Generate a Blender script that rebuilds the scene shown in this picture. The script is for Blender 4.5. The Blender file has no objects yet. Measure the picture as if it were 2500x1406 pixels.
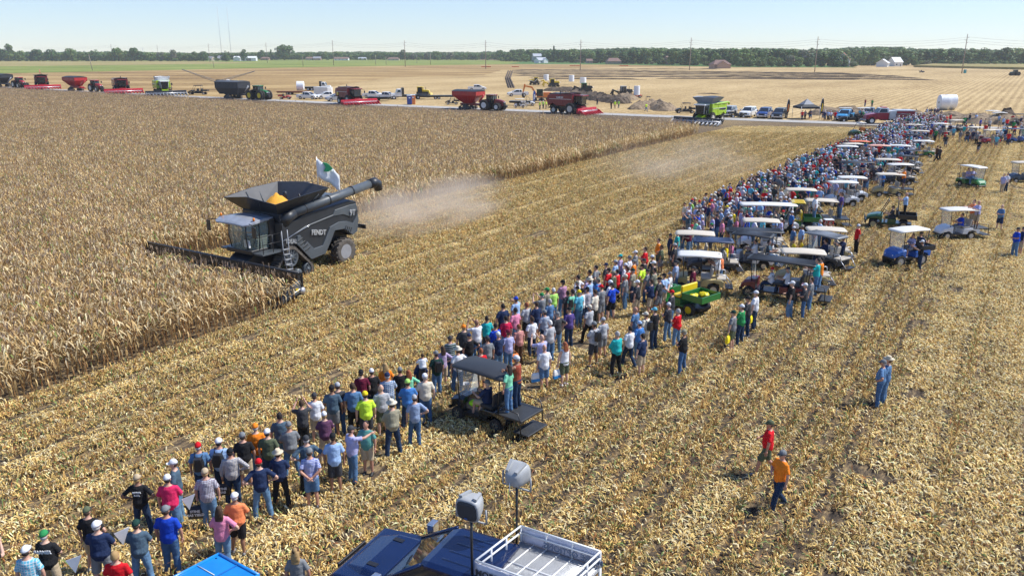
import bpy, bmesh, math, random
from mathutils import Vector, Matrix, Euler
import numpy as np
random.seed(7)
SC = bpy.context.scene
COL = SC.collection
# ---------------------------------------------------------------- camera, sky, sun, exposure
H = 12.0; F = 1944.0; CX, CY = 1250.0, 703.0
PITCH = math.atan(575.0 / F); CP, SP = math.cos(PITCH), math.sin(PITCH)
cam = bpy.data.cameras.new('camera'); cam.sensor_width = 36.0; cam.lens = 28.0
cam.clip_end = 20000; cam.clip_start = .1
co = bpy.data.objects.new('camera', cam); COL.objects.link(co)
co.location = (0, 0, H); co.rotation_euler = (math.pi / 2 - PITCH, 0, 0)
SC.camera = co
SUN_EL = math.radians(52); SUN_AZ = math.radians(83)   # azimuth clockwise from +Y
W = bpy.data.worlds.new("World"); SC.world = W; W.use_nodes = True
nt = W.node_tree; nt.nodes.clear()
sky = nt.nodes.new('ShaderNodeTexSky'); sky.sky_type = 'NISHITA'; sky.sun_disc = False
sky.sun_elevation = SUN_EL; sky.sun_rotation = SUN_AZ; sky.altitude = 0; sky.air_density = 1.0; sky.dust_density = 0.0; sky.ozone_density = 2.2
bg = nt.nodes.new('ShaderNodeBackground'); bg.inputs[1].default_value = 0.105
wo = nt.nodes.new('ShaderNodeOutputWorld')
tint = nt.nodes.new('ShaderNodeMix'); tint.data_type = 'RGBA'; tint.blend_type = 'MULTIPLY'; tint.inputs[0].default_value = 1; tint.inputs[7].default_value = (.84, .96, 1.22, 1)
nt.links.new(sky.outputs[0], tint.inputs[6]); nt.links.new(tint.outputs[2], bg.inputs[0]); nt.links.new(bg.outputs[0], wo.inputs[0])
sl = bpy.data.lights.new('sun', 'SUN'); sl.energy = 4.6; sl.angle = math.radians(.5); sl.color = (1, .97, .91)
so = bpy.data.objects.new('sun', sl); COL.objects.link(so)
sd = Vector((math.sin(SUN_AZ) * math.cos(SUN_EL), math.cos(SUN_AZ) * math.cos(SUN_EL), math.sin(SUN_EL)))
so.rotation_euler = sd.to_track_quat('Z', 'Y').to_euler(); so.location = (60, 0, 80)
SC.view_settings.view_transform = 'Standard'; SC.view_settings.look = 'None'
SC.view_settings.exposure = 0.35; SC.view_settings.gamma = 1
# ---------------------------------------------------------------- helpers
def P(u, v, z=0.0):                    # point of the place seen at photo position (u, v) at height z
    a = (u - CX) / F; b = (v - CY) / F
    t = (H - z) / (SP + b * CP)
    return Vector((a * t, (CP - b * SP) * t, z))
RA = math.atan2(1300, 2027)            # direction of the corn rows
RV = (math.sin(RA), math.cos(RA)); NV = (-RV[1], RV[0])
def RN(r, n, z=0.0): return Vector((r * RV[0] + n * NV[0], r * RV[1] + n * NV[1], z))
def toRN(x, y): return x * RV[0] + y * RV[1], x * NV[0] + y * NV[1]
ROWA = math.pi / 2 - RA                # angle of the rows from +X
def lin(c): return tuple(((x / 255.0) / 12.92 if x / 255.0 < .04045 else ((x / 255.0 + .055) / 1.055) ** 2.4) for x in c)
MATS = {}
def mat(name, col, rough=.6, metal=0, noise=.12, nscale=3.0, bump=0.0, bscale=20., coat=0, spec=.5, alpha=1, trans=0, emit=None, obj=False):
    k = name
    if k in MATS: return MATS[k]
    m = bpy.data.materials.new(name); m.use_nodes = True; t = m.node_tree; b = t.nodes['Principled BSDF']
    b.inputs['Roughness'].default_value = rough; b.inputs['Metallic'].default_value = metal
    b.inputs['Coat Weight'].default_value = coat; b.inputs['Specular IOR Level'].default_value = spec
    b.inputs['Alpha'].default_value = alpha; b.inputs['Transmission Weight'].default_value = trans
    tc = t.nodes.new('ShaderNodeTexCoord'); nz = t.nodes.new('ShaderNodeTexNoise'); nz.inputs['Scale'].default_value = nscale; nz.inputs['Detail'].default_value = 5
    t.links.new(tc.outputs['Object'], nz.inputs['Vector'])
    cr = t.nodes.new('ShaderNodeValToRGB'); e = cr.color_ramp.elements
    e[0].position = .3; e[1].position = .7
    e[0].color = tuple(max(0, c * (1 - noise)) for c in col) + (1,); e[1].color = tuple(min(1, c * (1 + noise)) for c in col) + (1,)
    t.links.new(nz.outputs['Fac'], cr.inputs['Fac']); t.links.new(cr.outputs['Color'], b.inputs['Base Color'])
    if emit: b.inputs['Emission Color'].default_value = (*emit, 1); b.inputs['Emission Strength'].default_value = 1
    if bump:
        n2 = t.nodes.new('ShaderNodeTexNoise'); n2.inputs['Scale'].default_value = bscale; n2.inputs['Detail'].default_value = 4
        t.links.new(tc.outputs['Object'], n2.inputs['Vector'])
        bp = t.nodes.new('ShaderNodeBump'); bp.inputs['Strength'].default_value = bump; bp.inputs['Distance'].default_value = .05
        t.links.new(n2.outputs['Fac'], bp.inputs['Height']); t.links.new(bp.outputs['Normal'], b.inputs['Normal'])
    MATS[k] = m
    return m
class MB:
    """collects shapes into ONE mesh"""
    def __init__(s): s.v = []; s.f = []; s.m = []; s.s = []
    def add(s, vs, fs, mi=0, sm=False):
        o = len(s.v); s.v += [tuple(v) for v in vs]
        for f in fs: s.f.append([i + o for i in f]); s.m.append(mi); s.s.append(sm)
    def box(s, x0, x1, y0, y1, z0, z1, mi=0, T=None):
        vs = [Vector((x, y, z)) for z in (z0, z1) for y in (y0, y1) for x in (x0, x1)]
        if T: vs = [T @ v for v in vs]
        s.add(vs, [(0, 2, 3, 1), (4, 5, 7, 6), (0, 1, 5, 4), (2, 6, 7, 3), (0, 4, 6, 2), (1, 3, 7, 5)], mi)
    def hexa(s, b4, t4, mi=0, sm=False):
        s.add(list(b4) + list(t4), [(3, 2, 1, 0), (4, 5, 6, 7), (0, 1, 5, 4), (1, 2, 6, 5), (2, 3, 7, 6), (3, 0, 4, 7)], mi, sm)
    def prism(s, poly, a, b, mi=0, ax='y', inset=0, T=None):
        n = len(poly)
        cx = sum(p[0] for p in poly) / n; cz = sum(p[1] for p in poly) / n
        def mk(p, h, k):
            x, z = cx + (p[0] - cx) * k, cz + (p[1] - cz) * k
            v = Vector((x, h, z)) if ax == 'y' else Vector((h, x, z)) if ax == 'x' else Vector((x, z, h))
            return T @ v if T else v
        vs = [mk(p, a, 1 - inset) for p in poly] + [mk(p, b, 1 - inset) for p in poly]
        if inset:
            d = (b - a) * .12
            vs = [mk(p, a, 1 - inset) for p in poly] + [mk(p, a + d, 1) for p in poly] + [mk(p, b - d, 1) for p in poly] + [mk(p, b, 1 - inset) for p in poly]
        r = len(vs) // n
        fs = [tuple(range(n)), tuple(reversed(range((r - 1) * n, r * n)))]
        for q in range(r - 1):
            for i in range(n): j = (i + 1) % n; fs.append((q * n + j, q * n + i, (q + 1) * n + i, (q + 1) * n + j))
        s.add(vs, fs, mi)
    def loft(s, rings, mi=0, sm=True, caps=True):
        n = len(rings[0]); vs = [v for r in rings for v in r]; fs = []
        for q in range(len(rings) - 1):
            for i in range(n): j = (i + 1) % n; fs.append((q * n + i, q * n + j, (q + 1) * n + j, (q + 1) * n + i))
        if caps: fs += [tuple(reversed(range(n))), tuple(range((len(rings) - 1) * n, len(rings) * n))]
        s.add(vs, fs, mi, sm)
    def tube(s, pts, r, n=8, mi=0, sm=True, caps=True):
        pts = [Vector(p) for p in pts]; rs = r if isinstance(r, (list, tuple)) else [r] * len(pts)
        rings = []; prev = None
        for i, p in enumerate(pts):
            d = (pts[min(i + 1, len(pts) - 1)] - pts[max(i - 1, 0)]).normalized()
            a = prev if prev else (Vector((0, 0, 1)) if abs(d.z) < .9 else Vector((1, 0, 0)))
            x = (a - d * a.dot(d)).normalized(); y = d.cross(x); prev = x
            rings.append([p + (x * math.cos(2 * math.pi * k / n) + y * math.sin(2 * math.pi * k / n)) * rs[i] for k in range(n)])
        s.loft(rings, mi, sm, caps)
    def lathe(s, prof, c=(0, 0, 0), ax='z', n=24, mi=0, sm=True, sx=1, sy=1):
        rings = []
        for r, h in prof:
            ring = []
            for k in range(n):
                a = 2 * math.pi * k / n; x, y = r * math.cos(a) * sx, r * math.sin(a) * sy
                v = (x, y, h) if ax == 'z' else (y, h, x) if ax == 'y' else (h, x, y)
                ring.append(Vector(v) + Vector(c))
            rings.append(ring)
        s.loft(rings, mi, sm)
    def ball(s, c, rx, ry, rz, mi=0, n=12, m=8, T=None):
        rings = []
        for i in range(m + 1):
            t = math.pi * (i / m * .96 + .02)
            rings.append([Vector((c[0] + rx * math.sin(t) * math.cos(2 * math.pi * k / n), c[1] + ry * math.sin(t) * math.sin(2 * math.pi * k / n), c[2] - rz * math.cos(t))) for k in range(n)])
        if T: rings = [[T @ v for v in r] for r in rings]
        s.loft(rings, mi)
    def mesh(s, name, mats):
        me = bpy.data.meshes.new(name); me.from_pydata(s.v, [], s.f)
        for m in (mats if isinstance(mats, (list, tuple)) else [mats]): me.materials.append(m)
        me.polygons.foreach_set('material_index', s.m); me.polygons.foreach_set('use_smooth', s.s)
        me.update(); bm = bmesh.new(); bm.from_mesh(me); bmesh.ops.recalc_face_normals(bm, faces=bm.faces); bm.to_mesh(me); bm.free()
        return me
    def build(s, name, mats, parent=None, bevel=0, seg=1):
        o = bpy.data.objects.new(name, s.mesh(name, mats)); COL.objects.link(o)
        if parent: o.parent = parent
        if bevel:
            b = o.modifiers.new('bevel', 'BEVEL'); b.width = bevel; b.segments = seg; b.limit_method = 'ANGLE'; b.angle_limit = math.radians(35)
        return o
def tag(o, label=None, cat=None, group=None, kind=None):
    if label: o['label'] = label
    if cat: o['category'] = cat
    if group: o['group'] = group
    if kind: o['kind'] = kind
    return o
def empty(name, label=None, cat=None, group=None, loc=(0, 0, 0), rz=0):
    o = bpy.data.objects.new(name, None); COL.objects.link(o); o.empty_display_size = .3
    o.location = loc; o.rotation_euler = (0, 0, rz); return tag(o, label, cat, group)
def kids(o): return [c for c in bpy.data.objects if c.parent == o]
def copy_tree(o, parent=None, cache={}):
    c = o.copy(); COL.objects.link(c)
    if parent: c.parent = parent
    ch = cache.get(o.name)
    if ch is None: ch = kids(o); cache[o.name] = ch
    for k in ch: copy_tree(k, c)
    return c
def head(u1, v1, u2, v2):             # heading on the ground of the line seen from (u1,v1) to (u2,v2)
    a, b = P(u1, v1), P(u2, v2); return math.atan2(b.y - a.y, b.x - a.x)
TS = bpy.data.scenes.new('tmp')       # scratch scene: shapes are evaluated here, then it is removed
def evaluated(o):
    TS.collection.objects.link(o); TS.view_layers[0].update(); dg = TS.view_layers[0].depsgraph
    me = bpy.data.meshes.new_from_object(o.evaluated_get(dg)); bpy.data.objects.remove(o); return me
def text_obj(txt, size, m, parent, loc, rot, name='lettering', ext=.004, bold=.0, ax='CENTER', sx=1):
    cu = bpy.data.curves.new('t', 'FONT'); cu.body = txt; cu.size = size; cu.extrude = ext; cu.offset = bold; cu.align_x = ax; cu.align_y = 'CENTER'; cu.resolution_u = 2
    me = evaluated(bpy.data.objects.new('t', cu))
    me.name = name; me.materials.clear(); me.materials.append(m)
    q = bpy.data.objects.new(name, me); COL.objects.link(q); q.parent = parent; q.location = loc; q.rotation_euler = rot; q.scale = (sx, 1, 1)
    return q
def attr_col_mat(name, rough=.7, trans=.0, rnd=.25, spec=.3):
    m = bpy.data.materials.new(name); m.use_nodes = True; t = m.node_tree; b = t.nodes['Principled BSDF']
    b.inputs['Roughness'].default_value = rough; b.inputs['Specular IOR Level'].default_value = spec
    a = t.nodes.new('ShaderNodeVertexColor'); a.layer_name = 'Col'
    oi = t.nodes.new('ShaderNodeObjectInfo'); hs = t.nodes.new('ShaderNodeHueSaturation')
    mr = t.nodes.new('ShaderNodeMapRange'); mr.inputs['To Min'].default_value = 1 - rnd; mr.inputs['To Max'].default_value = 1 + rnd
    t.links.new(oi.outputs['Random'], mr.inputs['Value']); t.links.new(mr.outputs[0], hs.inputs['Value']); t.links.new(a.outputs['Color'], hs.inputs['Color'])
    t.links.new(hs.outputs['Color'], b.inputs['Base Color'])
    if trans:
        tr = t.nodes.new('ShaderNodeBsdfTranslucent'); mx = t.nodes.new('ShaderNodeMixShader'); mx.inputs[0].default_value = trans
        t.links.new(hs.outputs['Color'], tr.inputs['Color']); t.links.new(b.outputs[0], mx.inputs[1]); t.links.new(tr.outputs[0], mx.inputs[2])
        t.links.new(mx.outputs[0], t.nodes['Material Output'].inputs['Surface'])
    return m
class Leafs:
    """many small coloured strips in one mesh (numpy)"""
    def __init__(s): s.v = []; s.f = []; s.c = []
    def strip(s, pts, wv, ws, col):
        o = len(s.v)
        for p, w in zip(pts, ws): s.v.append(p - wv * w); s.v.append(p + wv * w)
        for i in range(len(pts) - 1): s.f.append((o + 2 * i, o + 2 * i + 1, o + 2 * i + 3, o + 2 * i + 2)); s.c.append(col)
    def quad(s, p, x, y, col):
        o = len(s.v); s.v += [p - x - y, p + x - y, p + x + y, p - x + y]; s.f.append((o, o + 1, o + 2, o + 3)); s.c.append(col)
    def mesh(s, name, m):
        me = bpy.data.meshes.new(name); me.from_pydata([tuple(v) for v in s.v], [], s.f); me.materials.append(m)
        ca = me.color_attributes.new('Col', 'FLOAT_COLOR', 'CORNER')
        arr = np.ones((len(me.loops), 4), np.float32); i = 0
        for f, c in zip(s.f, s.c): arr[i:i + len(f), :3] = c; i += len(f)
        ca.data.foreach_set('color', arr.ravel()); me.update(); return me
def instancer(name, pts, rots, scales, idxs, protos, kind='stuff'):
    """one object: geometry nodes put the prototype meshes on its points"""
    n = len(pts); me = bpy.data.meshes.new(name); me.vertices.add(n)
    me.vertices.foreach_set('co', np.asarray(pts, np.float32).ravel())
    a = me.attributes.new('rot', 'FLOAT_VECTOR', 'POINT'); a.data.foreach_set('vector', np.asarray(rots, np.float32).ravel())
    a = me.attributes.new('scl', 'FLOAT_VECTOR', 'POINT'); a.data.foreach_set('vector', np.asarray(scales, np.float32).ravel())
    a = me.attributes.new('idx', 'INT', 'POINT'); a.data.foreach_set('value', np.asarray(idxs, np.int32))
    o = bpy.data.objects.new(name, me); COL.objects.link(o); o['kind'] = kind
    pc = bpy.data.collections.new(name + '_protos')
    for k, pm in enumerate(protos): q = bpy.data.objects.new('p%02d_%s' % (k, name), pm); pc.objects.link(q)
    g = bpy.data.node_groups.new(name, 'GeometryNodeTree')
    g.interface.new_socket('Geometry', in_out='INPUT', socket_type='NodeSocketGeometry'); g.interface.new_socket('Geometry', in_out='OUTPUT', socket_type='NodeSocketGeometry')
    N = g.nodes.new; L = g.links.new
    gi, go = N('NodeGroupInput'), N('NodeGroupOutput'); m2p = N('GeometryNodeMeshToPoints'); iop = N('GeometryNodeInstanceOnPoints')
    ci = N('GeometryNodeCollectionInfo'); ci.inputs['Collection'].default_value = pc; ci.inputs['Separate Children'].default_value = True; ci.inputs['Reset Children'].default_value = True
    def na(nm, ty):
        x = N('GeometryNodeInputNamedAttribute'); x.data_type = ty; x.inputs['Name'].default_value = nm; return x.outputs[0]
    e2r = N('FunctionNodeEulerToRotation')
    L(gi.outputs[0], m2p.inputs['Mesh']); L(m2p.outputs[0], iop.inputs['Points']); L(ci.outputs[0], iop.inputs['Instance'])
    iop.inputs['Pick Instance'].default_value = True
    L(na('idx', 'INT'), iop.inputs['Instance Index']); L(na('rot', 'FLOAT_VECTOR'), e2r.inputs[0]); L(e2r.outputs[0], iop.inputs['Rotation'])
    L(na('scl', 'FLOAT_VECTOR'), iop.inputs['Scale']); L(iop.outputs[0], go.inputs[0])
    o.modifiers.new('gn', 'NODES').node_group = g
    return o
def inpoly(x, y, poly):
    c = False; j = len(poly) - 1
    for i in range(len(poly)):
        if (poly[i][1] > y) != (poly[j][1] > y) and x < (poly[j][0] - poly[i][0]) * (y - poly[i][1]) / (poly[j][1] - poly[i][1]) + poly[i][0]: c = not c
        j = i
    return c
# ================================================================= SETTING
def field_mat(name, cols, stripes=0.0, sdir=ROWA, sw=.76, rough=.9, big=.12, fine=6.0, bump=.6, mid=.0):
    """straw/soil field: fine litter speckle of several colours, large patches, row stripes"""
    m = bpy.data.materials.new(name); m.use_nodes = True; t = m.node_tree; b = t.nodes['Principled BSDF']; N = t.nodes.new; L = t.links.new
    b.inputs['Roughness'].default_value = rough; b.inputs['Specular IOR Level'].default_value = .15
    tc = N('ShaderNodeTexCoord'); mp = N('ShaderNodeMapping'); mp.inputs['Rotation'].default_value = (0, 0, -sdir); L(tc.outputs['Object'], mp.inputs['Vector'])
    st = N('ShaderNodeMapping'); st.inputs['Scale'].default_value = (.35, 1, 1); L(mp.outputs[0], st.inputs['Vector'])
    n1 = N('ShaderNodeTexNoise'); n1.inputs['Scale'].default_value = fine; n1.inputs['Detail'].default_value = 6; n1.inputs['Roughness'].default_value = .75; L(st.outputs[0], n1.inputs['Vector'])
    n2 = N('ShaderNodeTexNoise'); n2.inputs['Scale'].default_value = .035; n2.inputs['Detail'].default_value = 4; L(st.outputs[0], n2.inputs['Vector'])
    wv = N('ShaderNodeTexWave'); wv.wave_type = 'BANDS'; wv.bands_direction = 'Y'; wv.inputs['Scale'].default_value = 1 / (sw * 2 * math.pi) * math.pi * 1.0 * (1 / 1.0); wv.inputs['Distortion'].default_value = 1.2; wv.inputs['Detail'].default_value = 2; wv.inputs['Detail Scale'].default_value = 2
    L(mp.outputs[0], wv.inputs['Vector'])
    add = N('ShaderNodeMath'); add.operation = 'MULTIPLY_ADD'; add.inputs[1].default_value = stripes; L(wv.outputs['Fac'], add.inputs[0]); L(n1.outputs['Fac'], add.inputs[2])
    a2 = N('ShaderNodeMath'); a2.operation = 'MULTIPLY_ADD'; a2.inputs[1].default_value = big * 4; L(n2.outputs['Fac'], a2.inputs[0]); L(add.outputs[0], a2.inputs[2])
    n3 = N('ShaderNodeTexNoise'); n3.inputs['Scale'].default_value = .5; n3.inputs['Detail'].default_value = 9; n3.inputs['Roughness'].default_value = .8
    s3 = N('ShaderNodeMapping'); s3.inputs['Scale'].default_value = (.14, 1, 1); L(mp.outputs[0], s3.inputs['Vector']); L(s3.outputs[0], n3.inputs['Vector'])
    a4 = N('ShaderNodeMath'); a4.operation = 'MULTIPLY_ADD'; a4.inputs[1].default_value = mid; L(n3.outputs['Fac'], a4.inputs[0]); L(a2.outputs[0], a4.inputs[2])
    a3 = N('ShaderNodeMath'); a3.operation = 'SUBTRACT'; a3.inputs[1].default_value = stripes * .5 + big * 2 + mid * .5; L(a4.outputs[0], a3.inputs[0])
    cr = N('ShaderNodeValToRGB'); r = cr.color_ramp
    while len(r.elements) < len(cols): r.elements.new(.5)
    for i, (p, c) in enumerate(cols): r.elements[i].position = p; r.elements[i].color = (*c, 1)
    L(a3.outputs[0], cr.inputs['Fac']); L(cr.outputs['Color'], b.inputs['Base Color'])
    bp = N('ShaderNodeBump'); bp.inputs['Strength'].default_value = bump; bp.inputs['Distance'].default_value = .12; L(a3.outputs[0], bp.inputs['Height']); L(bp.outputs[0], b.inputs['Normal'])
    return m
M_soil = field_mat('litter_soil', [(.3, (.03, .025, .021)), (.45, (.10, .075, .052)), (.58, (.24, .17, .09)), (.74, (.5, .37, .19))], stripes=.15, fine=7)
M_straw = field_mat('straw_stubble', [(.30, (.20, .13, .055)), (.5, (.44, .31, .145)), (.68, (.62, .47, .25))], stripes=.12, sdir=ROWA, sw=3.0, fine=2.2, big=.10, mid=.55)
M_brown = field_mat('brown_stubble', [(.30, (.13, .08, .035)), (.5, (.34, .22, .09)), (.70, (.50, .36, .17))], stripes=.06, fine=1.6, big=.2, sw=3.5, sdir=-.12, mid=.6)
M_green = field_mat('soy_green', [(.3, (.13, .17, .03)), (.5, (.20, .235, .055)), (.7, (.28, .30, .08))], stripes=.05, fine=.5, big=.25, sdir=.1)
M_ygreen = field_mat('soy_yellowing', [(.3, (.22, .19, .06)), (.5, (.32, .26, .10)), (.7, (.38, .31, .14))], stripes=.05, fine=.5, big=.3, sdir=.1)
M_lawn = field_mat('lawn_green', [(.3, (.06, .12, .03)), (.6, (.10, .19, .05)), (.8, (.2, .24, .1))], fine=.5, big=.2)
M_gravel = mat('gravel_road_grey', (.40, .38, .35), .9, noise=.12, nscale=1.5, bump=.5, bscale=25)
M_dirt = mat('dug_dirt', (.105, .075, .05), .95, noise=.5, nscale=2.5, bump=1, bscale=6)
M_dirtl = mat('dug_dirt_light', (.26, .19, .12), .95, noise=.4, nscale=2.5, bump=1, bscale=6)
def sheet(name, pts, z, m):
    b = MB(); b.add([(p[0], p[1], z) for p in pts], [tuple(range(len(pts)))]); o = b.build(name, m); o['kind'] = 'structure'; return o
sheet('ground', [(-9000, -300), (9000, -300), (9000, 12000), (-9000, 12000)], 0, M_soil)
roadpx = [(-500, 190), (0, 212), (164, 221), (486, 237.5), (830, 253), (1125, 264.8), (1474, 279), (1837, 293.5), (2092, 302.5), (2494, 316), (3000, 333)]
rc = [P(*q) for q in roadpx]
# beyond the road
def pxpoly(L): return [P(*q) for q in L]
sheet('harvested_field', [rc[0]] + rc[1:] + [(700, 100), (2500, 560), (2500, 900), (-2200, 1100), (-2200, 700)], .02, M_straw)
sheet('brown_field', pxpoly([(-300, 197), (486, 236), (660, 243), (760, 222), (860, 203), (960, 190), (1180, 185), (1225, 172), (1500, 164), (1900, 164), (1600, 158), (1240, 155), (1000, 160), (600, 166), (0, 179), (-300, 184)]), .06, M_brown)
sheet('green_field', pxpoly([(-900, 200), (0, 180.5), (400, 172.5), (600, 168), (1000, 161), (1240, 158), (1420, 157), (1330, 150), (1000, 145), (-1500, 144)]), .1, M_green)
sheet('yellowing_field', pxpoly([(-900, 160), (0, 163), (300, 160), (640, 155), (480, 150.5), (0, 150), (-900, 148)]), .14, M_ygreen)
sheet('lawn', pxpoly([(1240, 157), (1500, 159), (1800, 165), (2090, 166), (2050, 160), (1700, 155), (1300, 148)]), .12, M_lawn)
b = MB(); b.prism([(p.x, p.y) for p in pxpoly([(2230, 165), (2500, 171), (2900, 176), (2900, 158), (2500, 157.5), (2300, 158)])], .03, 1.6, ax='z'); b.build('far_corn_strip', M_ygreen)['kind'] = 'structure'
# road
b = MB(); vs = []
for i, p in enumerate(rc):
    d = (rc[min(i + 1, len(rc) - 1)] - rc[max(i - 1, 0)]).normalized(); n = Vector((-d.y, d.x, 0))
    vs += [p - n * 2.6 + Vector((0, 0, .05)), p + n * 2.6 + Vector((0, 0, .05))]
b.add(vs, [(2 * i, 2 * i + 2, 2 * i + 3, 2 * i + 1) for i in range(len(rc) - 1)])
b.build('gravel_road', M_gravel)['kind'] = 'structure'
# ridges of dug soil (drain trenches)
def ridge(b, pts, w, h, seed=0, mi=0, step=2.0):
    rnd = random.Random(seed); L = []
    for a, c in zip(pts, pts[1:]):
        n = max(1, int((c - a).length / step))
        L += [a.lerp(c, k / n) for k in range(n)]
    L.append(pts[-1]); rings = []
    for i, p in enumerate(L):
        d = (L[min(i + 1, len(L) - 1)] - L[max(i - 1, 0)]).normalized(); n = Vector((-d.y, d.x, 0)); e = min(1, min(i, len(L) - 1 - i) * .5 + .15)
        k = (.8 + .35 * rnd.random()) * e; hh = h * (.7 + .45 * rnd.random()) * e
        rings.append([p + n * (-w * k) + Vector((0, 0, -.05)), p + n * (-w * .45 * k) + Vector((0, 0, hh * .75)), p + n * (w * (rnd.random() - .5) * .4) + Vector((0, 0, hh)), p + n * (w * .5 * k) + Vector((0, 0, hh * .6)), p + n * (w * k) + Vector((0, 0, -.05))])
    vs = [v for r in rings for v in r]; b.add(vs, [(5 * i + j, 5 * i + j + 1, 5 * i + 6 + j, 5 * i + 5 + j) for i in range(len(rings) - 1) for j in range(4)], mi)
b = MB()
for k, (u0, v0, u1, v1, u2, v2) in enumerate([(1245, 173, 1500, 170.5, 1760, 170), (1240, 176, 1500, 174, 2080, 181), (1243, 179, 1550, 177.5, 2150, 184), (1245, 182.5, 1600, 181, 2210, 188),
        (1250, 186, 1650, 185, 2250, 192), (1290, 189.5, 1700, 189, 2290, 197), (1300, 193, 1560, 195.5, 1580, 196), (1600, 193, 1840, 194, 2100, 196)]):
    ridge(b, [P(u0, v0), P(u1, v1), P(u2, v2)], .75, .55, k, 0, 3)
for k in range(3): ridge(b, [P(1241 + 5 * k, 174), P(1235 + 5 * k, 192), P(1243 + 6 * k, 216)], .5, .6, 20 + k, 0, 2)
ridge(b, [P(1700, 229), P(1760, 231)], .8, .5, 31)
b.build('trench_spoil', M_dirt)['kind'] = 'structure'
def mound(name, pts, w, h, m, label, seed):
    b = MB()
    for j in range(3): ridge(b, [p + Vector(((j - 1) * w * .3, (j - 1) * w * .35, 0)) for p in pts], w * (1 - .15 * j), h * (1 - .2 * abs(j - 1)), seed + j, 0, .9)
    o = b.build(name, m); tag(o, label, 'dirt pile', 'heaps of dug soil by the road'); return o
mound('dirt_mound', [P(1350, 244), P(1410, 238), P(1470, 245), P(1530, 254)], 2.6, 1.9, M_dirt, 'long dark heap of dug soil behind the red combine with dual wheels', 1)
mound('dirt_mound', [P(1548, 268), P(1600, 263), P(1636, 272)], 2.6, 1.9, M_dirtl, 'brown soil heap in front of the small red utility vehicle', 5)
mound('dirt_mound', [P(1500, 242), P(1530, 240), P(1545, 246)], 2.2, 1.6, M_dirtl, 'light brown soil heap under the black tiling machine', 8)
mound('dirt_mound', [P(1975, 279), P(2060, 282), P(2200, 290), P(2330, 297), P(2500, 306), P(2600, 310)], 2.6, 1.7, M_dirtl, 'long brown soil bank running behind the crowd and the fire truck', 11)
mound('dirt_mound', [P(2440, 287), P(2480, 290)], 2.4, 3.2, M_dirt, 'pointed dark soil heap at the right edge beyond the crowd', 15)
mound('dirt_mound', [P(1330, 222), P(1400, 224), P(1440, 226)], 2.2, 1.4, M_dirt, 'low dark soil heap beneath the yellow tiling machines', 18)
# ---------------------------------------------------------------- standing corn
C_tan = [(.72, .53, .25), (.60, .41, .17), (.78, .61, .34), (.43, .28, .11), (.66, .53, .31), (.84, .70, .44), (.33, .18, .07), (.22, .29, .07)]
M_corn = attr_col_mat('dry_corn_leaf', .6, .25, .22)
def v3(x, y, z): return Vector((x, y, z))
def rcol(rnd, pal, w):
    c = rnd.choices(pal, w)[0]; k = .8 + .4 * rnd.random(); return tuple(min(.9, x * k) for x in c)
def corn_proto(seed, low=False):
    rnd = random.Random(seed); L = Leafs()
    for i in range(5):
        x0, y0 = (i + .5) / 5 - .5 + rnd.uniform(-.05, .05), rnd.uniform(-.08, .08)
        lean = v3(rnd.uniform(-.16, .16), rnd.uniform(-.16, .16), 0); h = rnd.uniform(1.75, 2.15); base = v3(x0, y0, 0)
        sc = rcol(rnd, [(.50, .33, .15), (.40, .2, .08), (.56, .42, .2)], [3, 2, 2])
        for a in (0, 1.57): L.strip([base, base + lean * .5 + v3(0, 0, h * .5), base + lean + v3(0, 0, h)], v3(math.cos(a), math.sin(a), 0), [.018, .015, .006], sc)
        for k in range(rnd.randint(12, 15)):
            z = h * (.12 + .83 * k / 14.0); a = rnd.uniform(0, 6.283); d = v3(math.cos(a), math.sin(a), 0); wv = v3(-math.sin(a), math.cos(a), rnd.uniform(-.5, .5)).normalized()
            p = base + lean * (z / h) + v3(0, 0, z); ln = rnd.uniform(.3, .6) * (1 if z > .6 else .6); up = rnd.uniform(.0, .45); w = rnd.uniform(.016, .034)
            if z < h * .45:  # lower leaves hang
                pts = [p, p + d * ln * .15 + v3(0, 0, -ln * .3), p + d * ln * .22 + v3(0, 0, -ln * .75)]
                L.strip(pts, wv, [w * .8, w, .008], rcol(rnd, C_tan, [2, 3, .5, 5, 1, 0, 6, .5]))
            else:
                pts = [p, p + d * ln * .35 + v3(0, 0, up * ln), p + d * ln * .7 + v3(0, 0, up * ln * .5 - .08), p + d * ln * .9 + v3(rnd.uniform(-.05, .05), 0, -ln * rnd.uniform(.15, .6))]
                L.strip(pts, wv, [w * .7, w, w * .8, .006], rcol(rnd, C_tan, [4, 4, 3, 2.2, 3, 2.2, 1.6, 1.3]))
        p = base + lean * .5 + v3(0, 0, h * .5); a = rnd.uniform(0, 6.28)   # ear
        d = v3(math.cos(a) * .5, math.sin(a) * .5, -.8); ec = rcol(rnd, [(.66, .54, .33), (.6, .44, .22)], [1, 1])
        for q in (v3(-math.sin(a), math.cos(a), 0), v3(math.cos(a) * .8, math.sin(a) * .8, .5)): L.strip([p, p + d * .1, p + d * .26], q, [.015, .032, .01], ec)
        for k in range(3):
            a = rnd.uniform(0, 6.28); q = base + lean + v3(0, 0, h)
            L.strip([q, q + v3(math.cos(a) * .07, math.sin(a) * .07, .2)], v3(-math.sin(a), math.cos(a), 0), [.012, .008], (.42, .31, .22))
    return L.mesh('corn_clump', M_corn)
corn_protos = [corn_proto(100 + i) for i in range(12)]
far_top = [(0, 214.5), (384, 233.5), (614, 246.5), (856, 259.5), (1125, 270.5), (1354, 280), (1622, 293), (1740, 300)]
ft = [P(u, v, 1.9) for u, v in far_top]
corn_far = [P(-900, 180, 1.9)] + ft
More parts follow.
